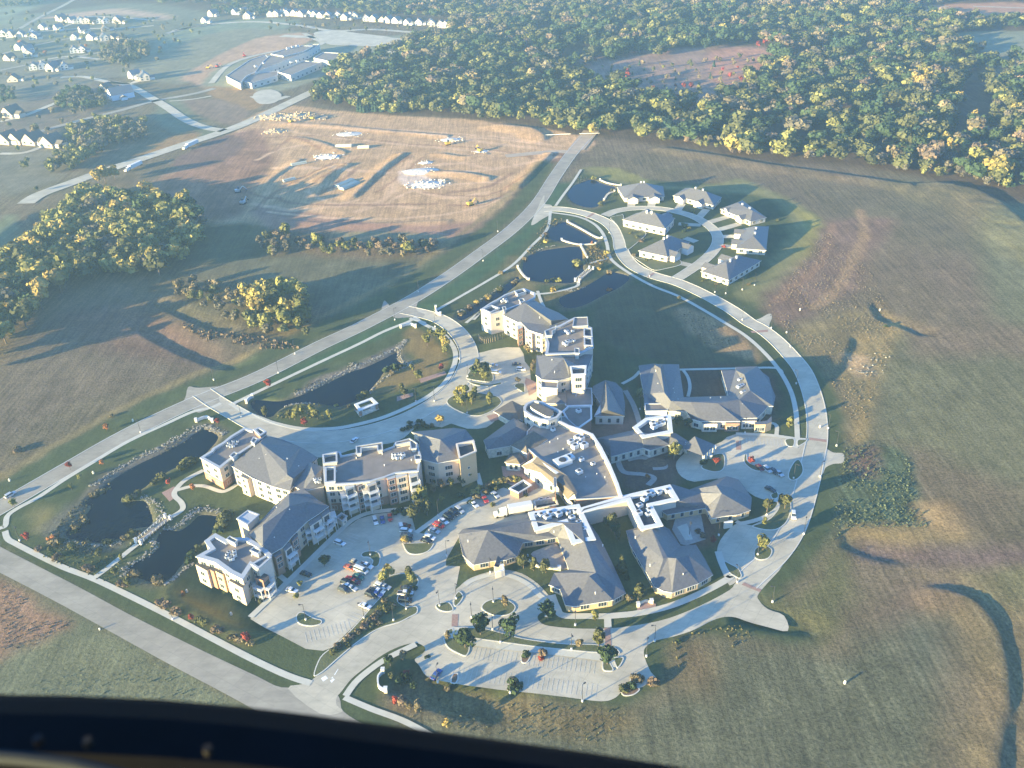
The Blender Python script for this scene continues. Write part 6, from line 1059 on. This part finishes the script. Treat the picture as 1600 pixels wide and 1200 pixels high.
# shrubs
for i, (x, y, k, h) in enumerate([(285,733,'olive',4),(295,726,'olive',5),(305,722,'olive',4),(240,757,'olive',3),(252,748,'olive',4),(200,782,'olive',4),(210,778,'tan',3),(215,772,'olive',3),(155,768,'tan',3.5),(168,763,'tan',3),(145,773,'tan',3),(118,822,'tan',4),(130,812,'tan',4),(115,830,'olive',3),(85,850,'tan',4),(80,842,'orange',2.5),(92,848,'olive',3),(135,848,'tan',2.5),(165,846,'tan',2.5),(170,848,'olive',3),(195,842,'tan',3),(205,838,'olive',4),(215,836,'tan',3),
  (210,898,'tan',4),(245,905,'tan',4),(250,912,'tan',3),(296,875,'green',4),(300,868,'green',4),(310,858,'olive',3),(345,825,'olive',5),(350,815,'olive',5),(355,808,'olive',5),(343,832,'green',4),(605,580,'green',4),(615,576,'green',4),(625,574,'olive',3),(612,584,'tan',3),(562,622,'olive',4),(570,617,'olive',4),(545,635,'tan',2),(525,634,'yellow',2),
  (258,948,'brown',3),(252,944,'brown',3),(280,960,'brown',2.5),(272,957,'brown',3),(312,972,'olive',3),(320,975,'olive',3),(338,985,'brown',3),(345,987,'brown',2.5),(365,998,'tan',3),(375,1003,'tan',3),(392,1008,'tan',2.5),(135,888,'brown',3),(142,892,'brown',3),(195,917,'brown',2.5),(188,914,'brown',2.5),(90,870,'brown',3),(60,860,'brown',2.5),
  (763,465,'gold',4),(745,472,'gold',3),(782,452,'olive',4),(805,440,'tan',4),(735,480,'brown',3),(720,490,'tan',3),(725,488,'olive',3),(865,436,'olive',4),(872,437,'ygreen',4),(855,440,'olive',3),(903,412,'ygreen',6),(948,398,'yellow',4),(935,422,'gold',3),(952,425,'tan',3),(853,380,'yellow',3.5),(853,366,'brown',3),(865,455,'gold',4),(952,452,'orange',3),(783,427,'tan',3),(820,404,'tan',3),(928,280,'ygreen',4),(938,320,'olive',4),(957,298,'olive',3),(960,305,'green',3),
  (1070,355,'ygreen',4),(1077,358,'olive',3),(1068,362,'green',3),(995,372,'olive',3),(1002,378,'brown',3),(985,366,'olive',3),(1140,335,'ygreen',3),(1128,332,'olive',2.5),(1131,387,'red',2.5),(1082,332,'ygreen',2.5),(1215,345,'olive',2),(1170,445,'tan',2),(1120,445,'tan',2),(1098,440,'olive',2.5),(1060,467,'gold',2.5),(1010,408,'olive',2),(990,400,'tan',2.5),
  (1385,510,'green',2),(27,300+405,'brown',3),(28,702,'tan',3),(174,650,'tan',2),(820,770+5,'olive',2),(750,765,'yellow',3),(757,762,'tan',3),(765,760,'tan',3),(772,757,'gold',3),(760,770,'tan',3),(742,772,'gold',3),(745,778,'tan',3),(738,775,'tan',2.5),(782,755,'gold',3),(789,752,'gold',3),(796,751,'tan',3),(803,750,'yellow',3),(810,752,'olive',3),(775,765,'olive',2.5),
  (640,670,'green',3),(650,668,'green',3),(660,664,'olive',2.5),(668,668,'green',2.5),(675,665,'tan',2),(655,660,'green',2.5),(640,662,'olive',2.5),(630,672,'green',2.5),(1060,1003,'green',1.5),
  (530,1010,'brown',2.5),(540,1003,'tan',2.5),(550,995,'brown',2.5),(560,990,'tan',2.5),(568,982,'brown',3),(575,975,'tan',3),(583,968,'brown',3),(590,962,'tan',3),(598,952,'ygreen',3),(605,955,'olive',3),(612,950,'olive',3),(592,975,'tan',2.5),(580,980,'olive',2.5),(520,1020,'olive',2.5),(545,1010,'olive',2),(602,940,'tan',2.5),(640,930,'olive',2.5),(648,920,'green',2),
  (668,1028,'green',2.5),(697,1070,'tan',2),(710,1062,'green',3),(805,1075,'green',4),(803,1068,'green',4),(822,1026,'green',3),(849,1024,'brown',3),(845,1030,'red',2),(992,1060,'tan',3),(998,1064,'tan',3),(1018,1068,'brown',3),(1025,1070,'tan',2.5),(985,1075,'green',3),(975,1078,'olive',3),(1110,762,'olive',2),(1040,715,'brown',2),(1015,700,'gold',2),(1012,745,'orange',2),(1100,895-170,'green',3),(1098,838,'brown',2.5),(1090,832,'brown',2),
  (720,780-5,'green',3),(735,790-3,'green',2.5),(625,800,'green',3),(633,803,'green',3),(618,803,'green',3),(770,800-10,'olive',2),(790,805,'brown',1.5)]):
    tree(x, y, k, h*.8, 'bush', 160, .12, wide=1.25, group='garden and pond-side shrubs')
# woods and groves
KW = {'main': (['green', 'olive', 'ygreen', 'grey', 'tan', 'yellow', 'brown', 'pine'], [.25, .33, .12, .08, .06, .03, .06, .07])}
def scatter(px, gap, seed, holes=()):
    P = W(px); a = np.array(P); r = np.random.RandomState(seed); x0, y0 = a.min(0); x1, y1 = a.max(0); X, Y = np.meshgrid(np.arange(x0, x1, gap), np.arange(y0, y1, gap*.87)); X = X+(np.arange(X.shape[0])[:, None] % 2)*gap/2
    X = (X+(r.rand(*X.shape)-.5)*gap*.9).ravel(); Y = (Y+(r.rand(*Y.shape)-.5)*gap*.9).ravel(); k = inpoly(X, Y, P)
    for h in holes: k &= ~inpoly(X, Y, W(h))
    return np.c_[X[k], Y[k]]
CLEAR = [[(915,108),(950,98),(1000,86),(1040,90),(1065,78),(1130,80),(1190,66),(1206,78),(1198,95),(1180,112),(1165,135),(1140,140),(1120,158),(1085,160),(1060,172),(1035,150),(1000,152),(975,132),(940,130)], [(1040,185),(1090,178),(1110,195),(1060,200)], [(1435,12),(1500,4),(1700,4),(1700,28),(1500,28),(1440,22)], [(1490,52),(1560,46),(1800,50),(1800,95),(1560,88),(1500,68)], [(1500,130),(1530,125),(1545,170),(1520,185),(1500,160)], [(1200,118),(1230,125),(1225,150),(1205,145)]]
def projpx(X, Y, Z=0):
    v0, v1, v2 = X, Y, Z-H; d = v0*Fv[0]+v1*Fv[1]+v2*Fv[2]; return 800+FPX*(v0*Rv[0]+v1*Rv[1]+v2*Rv[2])/d, 600-FPX*(v0*Uv[0]+v1*Uv[1]+v2*Uv[2])/d, d
pts = []
def region(px, gap, seed, hr, mixk, mixw, name, holes=(), wide=1.0, shape='round'):
    P = scatter(px, gap, seed, holes); r = np.random.RandomState(seed+5); nzv = fbm(P[:, 0], P[:, 1], 55, seed+2)
    big = name in ('the big wood', 'the far woods', 'the yellow-topped grove at left'); gapn = fbm(P[:, 0], P[:, 1], 34, seed+3); hn = fbm(P[:, 0], P[:, 1], 48, seed+4)
    for i, (X, Y) in enumerate(P):
        if big and gapn[i] < (.36 if name != 'the far woods' else .30): continue
        w_ = np.array(mixw, float); w_ = w_*np.array([math.exp(3*math.sin(6.28*(nzv[i]*2.2+j/len(w_)))) for j in range(len(w_))])**.5; k = mixk[r.choice(len(w_), p=w_/w_.sum())]
        pts.append([X, Y, (hr[0]+(hr[1]-hr[0])*r.rand())*((.62+.75*hn[i]) if big else 1), k, name, wide*(.85+.35*r.rand()), 'cone' if k == 'pine' else shape])
MK = ['green', 'olive', 'ygreen', 'grey', 'tan', 'yellow', 'brown', 'pine']
region([(480,152),(520,108),(600,84),(700,44),(800,26),(900,22),(1100,20),(1400,22),(1700,40),(1700,325),(1590,300),(1500,284),(1400,266),(1300,254),(1180,248),(1100,232),(1000,219),(950,213),(880,203),(820,188),(700,178),(600,174),(540,166)], 14.0, 3, (12, 19), MK, [.42,.38,.07,.05,.02,.01,.03,.04], 'the big wood', CLEAR, 1.28)
region([(480,158),(540,150),(700,160),(820,170),(900,180),(950,195),(1000,205),(950,215),(880,207),(820,192),(700,182),(600,178),(540,170)], 12, 8, (11, 15), ['ygreen', 'yellow', 'olive', 'green'], [.4, .08, .37, .15], 'the lit edge of the big wood', (), 1.1)
region([(-100,-60),(330,-60),(1900,-60),(1900,5),(1500,5),(1400,24),(900,22),(800,26),(705,42),(690,30),(420,12),(300,8),(180,2),(60,-20)], 17, 12, (11, 17), MK, [.2,.3,.08,.2,.12,.03,.12,.05], 'the far woods', CLEAR, 1.35)
region([(-120,440),(0,425),(50,372),(100,345),(122,318),(150,300),(190,300),(230,308),(255,322),(320,345),(320,372),(280,420),(250,440),(200,430),(160,440),(120,440),(70,480),(40,520),(0,548),(-80,620)], 9, 21, (12, 18), ['ygreen', 'olive', 'yellow', 'grey', 'green', 'gold'], [.42,.22,.16,.05,.05,.10], 'the yellow-topped grove at left', (), 1.05)
region([(-40,520),(0,430),(50,375),(100,338),(130,305),(145,315),(110,365),(60,420),(20,480),(-10,540)], 10, 41, (14, 18), ['ygreen', 'gold', 'yellow', 'olive'], [.35, .3, .3, .05], 'the golden flank of the left grove')
region([(255,455),(300,440),(380,460),(420,470),(485,500),(480,520),(430,528),(380,515),(330,490),(280,475)], 8, 22, (6, 9), ['grey', 'tan', 'olive', 'ygreen'], [.4,.2,.25,.15], 'the scrubby thicket above the collector road')
region([(385,465),(430,455),(480,470),(485,505),(440,525),(390,512)], 9, 23, (11, 15), ['ygreen', 'yellow', 'olive'], [.4,.35,.25], 'the thicket above the collector road')
region([(400,380),(450,368),(520,380),(600,382),(680,378),(682,395),(640,405),(560,400),(480,398),(410,402)], 8, 24, (5, 9), ['brown', 'grey', 'tan', 'ygreen', 'olive'], [.35,.25,.1,.15,.15], 'the brushy line below the dirt site')
region([(75,272),(115,235),(110,208),(160,190),(200,192),(230,202),(228,216),(195,228),(155,246),(110,270)], 9, 25, (9, 13), ['olive', 'ygreen', 'grey', 'tan'], [.35,.25,.25,.15], 'the roadside wood at far left')
region([(85,160),(110,140),(160,150),(168,170),(130,178),(95,172)], 9, 26, (9, 13), ['olive', 'green', 'grey'], [.4,.3,.3], 'the clump by the barn'); region([(155,80),(190,65),(240,75),(230,95),(190,105),(160,98)], 10, 27, (9, 13), ['olive', 'grey', 'tan'], [.3,.4,.3], 'the hollow below the top-left houses')
region([(0,0),(60,-5),(60,8),(0,14)], 12, 28, (9, 13), ['olive', 'grey'], [.5,.5], 'the top-left corner wood'); region([(0,140),(30,145),(20,165),(0,165)], 9, 29, (8, 11), ['green', 'grey'], [.5,.5], 'the left edge clump'); region([(330,12),(420,14),(440,22),(400,26),(340,22)], 12, 30, (8, 12), ['olive', 'green', 'grey'], [.4,.3,.3], 'the strip by the top houses')
region([(1320,240),(1340,215),(1480,215),(1580,235),(1600,300),(1500,284),(1400,266)], 10, 31, (6, 10), ['grey', 'tan', 'ygreen', 'olive', 'brown'], [.3,.2,.2,.2,.1], 'the brushy edge of the right wood')
region([(1010,215),(1100,205),(1260,225),(1300,250),(1180,248),(1090,230)], 9, 32, (5, 9), ['tan', 'ygreen', 'grey', 'brown'], [.3,.3,.25,.15], 'the brushy edge behind the hill field')
region([(925,105),(1030,100),(1160,90),(1190,100),(1150,150),(1080,168),(1000,150),(930,128)], 19, 33, (3, 8), ['pine', 'tan', 'red', 'ygreen', 'olive', 'brown'], [.2,.3,.06,.14,.15,.15], 'the wood clearing')
region([(930,130),(1000,150),(1060,165),(1120,150),(1180,115),(1240,130),(1240,175),(1100,200),(1000,190),(940,160)], 13, 34, (4, 10), ['pine', 'olive', 'ygreen', 'green', 'tan'], [.3,.25,.15,.15,.15], 'the lower clearing edge')
region([(0,20),(330,30),(320,60),(200,130),(0,150)], 34, 35, (5, 9), ['olive', 'grey', 'tan', 'ygreen', 'orange'], [.35,.3,.15,.15,.05], 'the suburb yards')
region([(0,180),(100,175),(240,190),(60,300),(0,330)], 30, 36, (5, 11), ['olive', 'grey', 'tan', 'ygreen'], [.35,.3,.2,.15], 'the left farm yards')
region([(420,52),(690,50),(690,36),(430,18)], 26, 37, (4, 8), ['olive', 'grey', 'tan'], [.4,.4,.2], 'the top yards')
for x, y, k, h in [(845,128,'red',12),(835,124,'red',10),(852,126,'red',11),(864,124,'red',9),(990,150,'red',10),(1021,147,'red',9),(1055,160,'red',9),(1068,140,'red',8),(1080,140,'red',8),(1140,124,'red',8),(1157,130,'red',8),(1185,75,'red',9),(1195,72,'red',9),(1262,63,'red',10),(981,116,'red',7),(930,98,'red',7),(985,178,'red',7),(1082,173,'orange',10),(1275,65,'orange',12),(1295,70,'gold',13),(1300,60,'gold',14),(1310,55,'yellow',14),(1255,135,'yellow',13),(1250,125,'ygreen',13),(1243,140,'yellow',13),(1265,115,'ygreen',13),(1225,235,'orange',10),(1274,245,'yellow',9),(1430,140,'gold',17),(1442,142,'gold',17),(1455,138,'gold',17),(1445,130,'yellow',17),(1425,132,'yellow',16),(1436,122,'ygreen',16),(1415,95,'ygreen',17),(1425,85,'ygreen',17),(1495,165,'gold',13),(1485,240,'gold',13),(1498,242,'orange',11),(1475,228,'yellow',13),(1518,192,'gold',12),(1585,182,'yellow',13),(1580,190,'yellow',12),(1595,178,'ygreen',12),(1355,60,'orange',11),(1335,55,'gold',10),(878,196,'gold',12),(546,142,'gold',12),(612,150,'gold',11),(940,38,'yellow',13),(905,44,'gold',12),(870,70,'gold',12),(965,142,'yellow',9),(945,170,'yellow',9),(1560,290,'ygreen',15),(1575,275,'ygreen',14),(1555,225,'green',15),
  (185,345,'gold',16),(175,350,'gold',15),(193,340,'gold',15),(165,285,'gold',15),(155,290,'gold',14),(180,280,'gold',13),(100,368,'gold',14),(110,360,'gold',14),(90,375,'gold',13),(50,415,'gold',14),(40,430,'gold',14),(20,460,'gold',15),(5,480,'gold',15),(0,440,'gold',14),(232,400,'ygreen',16),(224,395,'ygreen',16),(240,405,'ygreen',15),(295,365,'tan',14),(303,368,'tan',14),(288,362,'tan',13),(270,405,'ygreen',10),(200,415,'ygreen',11),(178,370,'gold',12),(405,500,'gold',15),(412,488,'gold',14),(400,478,'yellow',13),(446,372,'ygreen',12),(448,365,'ygreen',10),(497,385,'ygreen',12),(425,398,'ygreen',8),(640,398,'ygreen',11),(634,396,'yellow',9),(480,526,'olive',7)]:
    X, Y = G(x, y); pts.append([X, Y, h, k, 'accent', 1.0, 'round'])
for i in range(36): x = 1010+rnd.random()*230; y = 150+rnd.random()*35; X, Y = G(x, y); pts.append([X, Y, 7+rnd.random()*4, 'pine', 'the wood', 1, 'cone'])
for i in range(14): x = 560+i*4.5; X, Y = G(x, 172+rnd.random()*4); pts.append([X, Y, 9+rnd.random()*2, 'pine', 'the conifer hedge', 1, 'cone'])
A = np.array([[p[0], p[1]] for p in pts]); ax_, ay_, ad_ = projpx(A[:, 0], A[:, 1]); keep = (ax_ > -60) & (ax_ < 1660) & (ay_ > -70) & (ay_ < 1300)
size = np.array([p[2] for p in pts])/ad_*keep; order = np.argsort(-size); NIND = 90; ind = set(order[:NIND].tolist())
for i, p in enumerate(pts):
    if p[4] == 'accent' and keep[i] and len(ind) < 165: ind.add(i)
for i in ind:
    X, Y, h, k, nm_, wd_, shp_ = pts[i]; x, y = ax_[i], ay_[i]
    if nm_ in ('accent', 'the wood', 'the conifer hedge'):
        tree(x, y, k, h, shp_, 420, .05, world=(X, Y), wide=wd_)
    else:
        o = tree(x, y, k, h, shp_, 420, .05, label='x', group=f'trees of {nm_}', world=(X, Y), wide=wd_); ALL.append((f'{WORDS[k]} {"conifer" if shp_ == "cone" else "tree"} in {nm_}', x, y, o))
VV = []; CC = []; base_c = {}
for s_ in ('round', 'cone'): base_c[s_] = [crown_arrays(900+j, 300, s_, .056, 6+j) for j in range(8)]
for i, p in enumerate(pts):
    if i in ind or not keep[i]: continue
    X, Y, h, k, nm_, wd_, shp_ = p; V_, hue = base_c[shp_][i % 8]; a = rnd.random()*6.28; ca, sa = math.cos(a), math.sin(a)
    v = np.c_[(V_[:, 0]*ca-V_[:, 1]*sa)*h*wd_+X, (V_[:, 0]*sa+V_[:, 1]*ca)*h*wd_+Y, V_[:, 2]*h-.1*h+gz(X, Y)]
    c = np.array(KC[k])*(.8+.4*rnd.random()); col = np.clip(c*(1+hue[:, None]*np.array([1.1, .9, .7])), .01, 1); VV.append(v); CC.append(np.repeat(col, 4, 0))
VV = np.concatenate(VV); CC = np.concatenate(CC); print('TREES', len(pts), 'individual', len(ind), 'quads', len(VV)//4)
o = ob('woodland', npmesh('woodland', VV, np.arange(len(VV)).reshape(-1, 4), FOL, ('leaf', np.c_[CC, np.ones(len(CC))])), kind='stuff'); o['label'] = 'dense autumn woodland of mixed green, olive and tan crowns beyond the fields'; o['category'] = 'woodland'
# ------------------------------------------------------------------ rough grass, reeds and riprap: too many to count
def tufts(name, label, cat, regs, seed):
    r = np.random.RandomState(seed); VV = []; CC = []
    for px, gap, s0, s1, col in regs:
        P = scatter(px, gap, seed); seed += 1; n = len(P)
        d_ = vnoise(P[:, 0], P[:, 1], 9, seed); P = P[d_ > .35]; n = len(P)
        z = np.array([gz(a, b) for a, b in P]); s = s0+(s1-s0)*r.rand(n)**2
        for j in range(3):
            a = r.rand(n)*6.28; dx, dy = np.cos(a)*s*.6, np.sin(a)*s*.6; tl = (r.rand(n, 2)-.5)*s[:, None]*.6
            v = np.stack([np.c_[P[:, 0]-dx, P[:, 1]-dy, z-.05], np.c_[P[:, 0]+dx, P[:, 1]+dy, z-.05], np.c_[P[:, 0]+dx*.7+tl[:, 0], P[:, 1]+dy*.7+tl[:, 1], z+s*.8], np.c_[P[:, 0]-dx*.7+tl[:, 0], P[:, 1]-dy*.7+tl[:, 1], z+s*.7]], 1)
            VV.append(v.reshape(-1, 3)); c = np.array(col)*(.7+.6*r.rand(n, 1)); CC.append(np.repeat(c, 4, 0))
    VV = np.concatenate(VV); CC = np.concatenate(CC); o = ob(name, npmesh(name, VV, np.arange(len(VV)).reshape(-1, 4), FOL, ('leaf', np.c_[CC, np.ones(len(CC))])), kind='stuff'); o['label'] = label; o['category'] = cat; print(name, len(VV)//4)
tufts('meadow_grass', 'rough tufted meadow grass over the unmown fields', 'grass', [
 ([(1320,700),(1380,695),(1420,720),(1450,825),(1330,825),(1300,850),(1305,780)], 1.5, .3, .8, (.10, .125, .085)), ([(640,1050),(760,1090),(980,1112),(940,1160),(700,1140)], 1.8, .2, .6, (.14, .145, .085)),
 ([(1200,480),(1290,360),(1360,420),(1400,520),(1340,690),(1300,600)], 1.8, .2, .6, (.21, .17, .12)), ([(1055,480),(1120,498),(1180,550),(1100,540)], 2.0, .3, .8, (.25, .20, .12)),
 ([(0,915),(110,975),(0,1035)], 1.4, .2, .55, (.20, .15, .11)),  ([(270,500),(330,515),(430,530),(470,545),(400,545),(320,530)], 2.2, .8, 2.0, (.20, .15, .11)), ([(60,870),(200,925),(260,900),(170,860)], 1.8, .3, .8, (.13, .13, .07)), ([(1050,1000),(1150,972),(1180,1000),(1060,1050)], 1.8, .4, .9, (.15, .14, .08)), ([(0,1040),(250,1035),(380,1110),(100,1110)], 2.0, .15, .45, (.12, .15, .10))], 51)
tufts('reed_fringe', 'rough reeds and weeds fringing the pond banks', 'reeds', [
 (CL([(300,960),(430,800),(560,700),(700,680),(560,790),(430,870),(400,960),(600,1020),(860,960),(900,1000),(600,1080),(350,1040)]), 1.5, .4, 1.1, (.13, .13, .09)), (CL([(540,700),(900,480),(1280,250),(1300,280),(1100,400),(760,600),(600,700)]), 1.5, .3, .8, (.15, .15, .12)), (CN([(540,520),(800,420),(1230,220),(1230,260),(900,400),(600,540)]), 1.5, .3, .8, (.15, .15, .12)),
 (CN([(460,640),(700,600),(820,640),(780,700),(600,690),(440,700)]), 1.6, .4, 1.0, (.16, .15, .07)), (C10([(340,300),(420,130),(480,120),(420,260)]), 1.8, .3, .8, (.14, .14, .11)), (C10([(0,650),(100,600),(210,420),(360,400),(230,500),(80,700)]), 1.8, .4, 1.0, (.16, .14, .09)), (CS([(120+500,860),(560,860),(640,940),(540,900)]), 1.8, .4, 1.0, (.15, .13, .08)), (C10([(440,620),(520,560),(620,640),(560,700),(470,700)]), 1.5, .4, 1.2, (.20, .16, .07))], 71)
def riprap(px, wid, n, seed, sz=(.22, .6)):
    P = np.array(spline(W(px), False, 8)); r = random.Random(seed)
    for i in range(n):
        k = r.random()*(len(P)-1.001); a = int(k); f = k-a; c = P[a]*(1-f)+P[a+1]*f; t_ = P[a+1]-P[a]; t_ = t_/(np.linalg.norm(t_)+1e-9); c = c+np.array([-t_[1], t_[0]])*(r.gauss(0, .4)*wid); s = r.uniform(*sz); z = gz(*c)
        if i % 5 in (1, 3): continue
        RM.box((c[0], c[1], z-.15), (s*r.uniform(.7, 1.3), s*r.uniform(.6, 1.1), .15+s*.55), 0, r.random()*3.1)
RM = MB()
for a in ((CL([(560,640),(640,600),(760,520),(880,450),(1000,400),(1100,340),(1200,290),(1290,262)]), 2.2, 520), (CL([(1300,265),(1350,290),(1410,310)]), 2.4, 200), (CM([(890,100),(950,130),(990,170),(1000,220),(970,285)]), 2.4, 240), (CM([(1020,300),(1080,300),(1150,260),(1200,210),(1250,180),(1320,185),(1400,205),(1440,220)]), 2.2, 400), (CM([(780,600),(790,550),(880,490),(960,430),(970,390),(930,375)]), 1.8, 260), (CM([(1020,655),(1080,625),(1120,585),(1210,515)]), 1.4, 160), (CM([(380,390),(500,395),(620,405),(760,390)]), 1.4, 180),
          (CN([(560,545),(640,515),(760,460),(880,400),(960,372),(1060,325),(1150,280),(1225,245)]), 2.0, 620), (CN([(1255,205),(1225,240),(1205,290),(1220,340),(1290,350)]), 2.6, 340), (CN([(1300,352),(1200,400),(1120,445),(1060,500),(1030,540)]), 1.4, 200), (CN([(470,620),(560,602),(660,595)]), 1.4, 120), ([(712,488),(735,478),(765,460),(785,446)], 1.6, 160), (C10([(400,300),(440,240),(470,190)]), 1.8, 120), (C10([(120,620),(200,590),(270,575)]), 1.2, 80), (C10([(330,860),(400,850),(460,830)]), 1.2, 80), (CN([(905,375),(920,352),(940,370)]), 1.6, 70)):
    riprap(*a, seed=a[2])
riprap([(1385,555),(1350,585),(1340,560)], 7, 60, 5, (.3, .8))
RM.build('riprap', ROCKM, None, kind='stuff', label='pale broken riprap stones lining the pond banks', cat='stones')
# ------------------------------------------------------------------ the aircraft window sill the photo was taken over
def campt(x, y, d):
    v = Fv+Rv*(x-800)/FPX-Uv*(y-600)/FPX; return tuple(v*d+np.array([0, 0, H]))
SILL = mat('sill_trim', (.0015, .002, .0035), .8, spec=.08, noise=.3, scale=30); sill = empty('window_sill', campt(300, 1200, .45)); sill['label'] = 'dark blurred aircraft window sill across the bottom left edge'; sill['category'] = 'window sill'
top = [(-120,1083),(0,1085),(120,1087),(250,1093),(370,1103),(480,1116),(600,1132),(720,1148),(830,1163),(930,1177),(1030,1193),(1150,1214),(1300,1245)]
mb = MB(); rows_ = []; c0 = np.array(campt(300, 1200, .45))
for x, y in top:
    ring = []
    for dy, dd in ((14, .62), (2, .60), (0, .56), (6, .50), (30, .46), (90, .43), (170, .42), (320, .40)): ring.append(np.array(campt(x, y+dy, dd))-c0)
    ring.append(np.array(campt(x, y+330, .62))-c0); rows_.append(ring)
for i in range(len(rows_)-1):
    for j in range(len(rows_[0])): k = (j+1) % len(rows_[0]); mb.poly([rows_[i][j], rows_[i+1][j], rows_[i+1][k], rows_[i][k]])
mb.poly(rows_[0]); mb.poly(rows_[-1][::-1]); mb.build('frame', SILL, sill)
for x, y, c_ in ((60, 1157, (.016, .007, .003)), (137, 1160, (.009, .008, .005)), (325, 1172, (.007, .006, .004))):
    p = np.array(campt(x, y, .425))-c0; mb = MB(); mb.cyl(tuple(p+np.array([0, 0, -.002])), .0022, .004, 10, 0); mb.build('screw', mat('screw_%d' % x, c_, .6), sill)
mb = MB(); P_ = [np.array(campt(x, y, .415))-c0 for x, y in ((-60, 1178), (40, 1186), (120, 1196), (200, 1215))]
for i in range(3): mb.tube(P_[i], P_[i+1], .003, .003, 8)
mb.build('edge_trim', mat('sill_edge', (.008, .013, .016), .7), sill)
finish_labels()
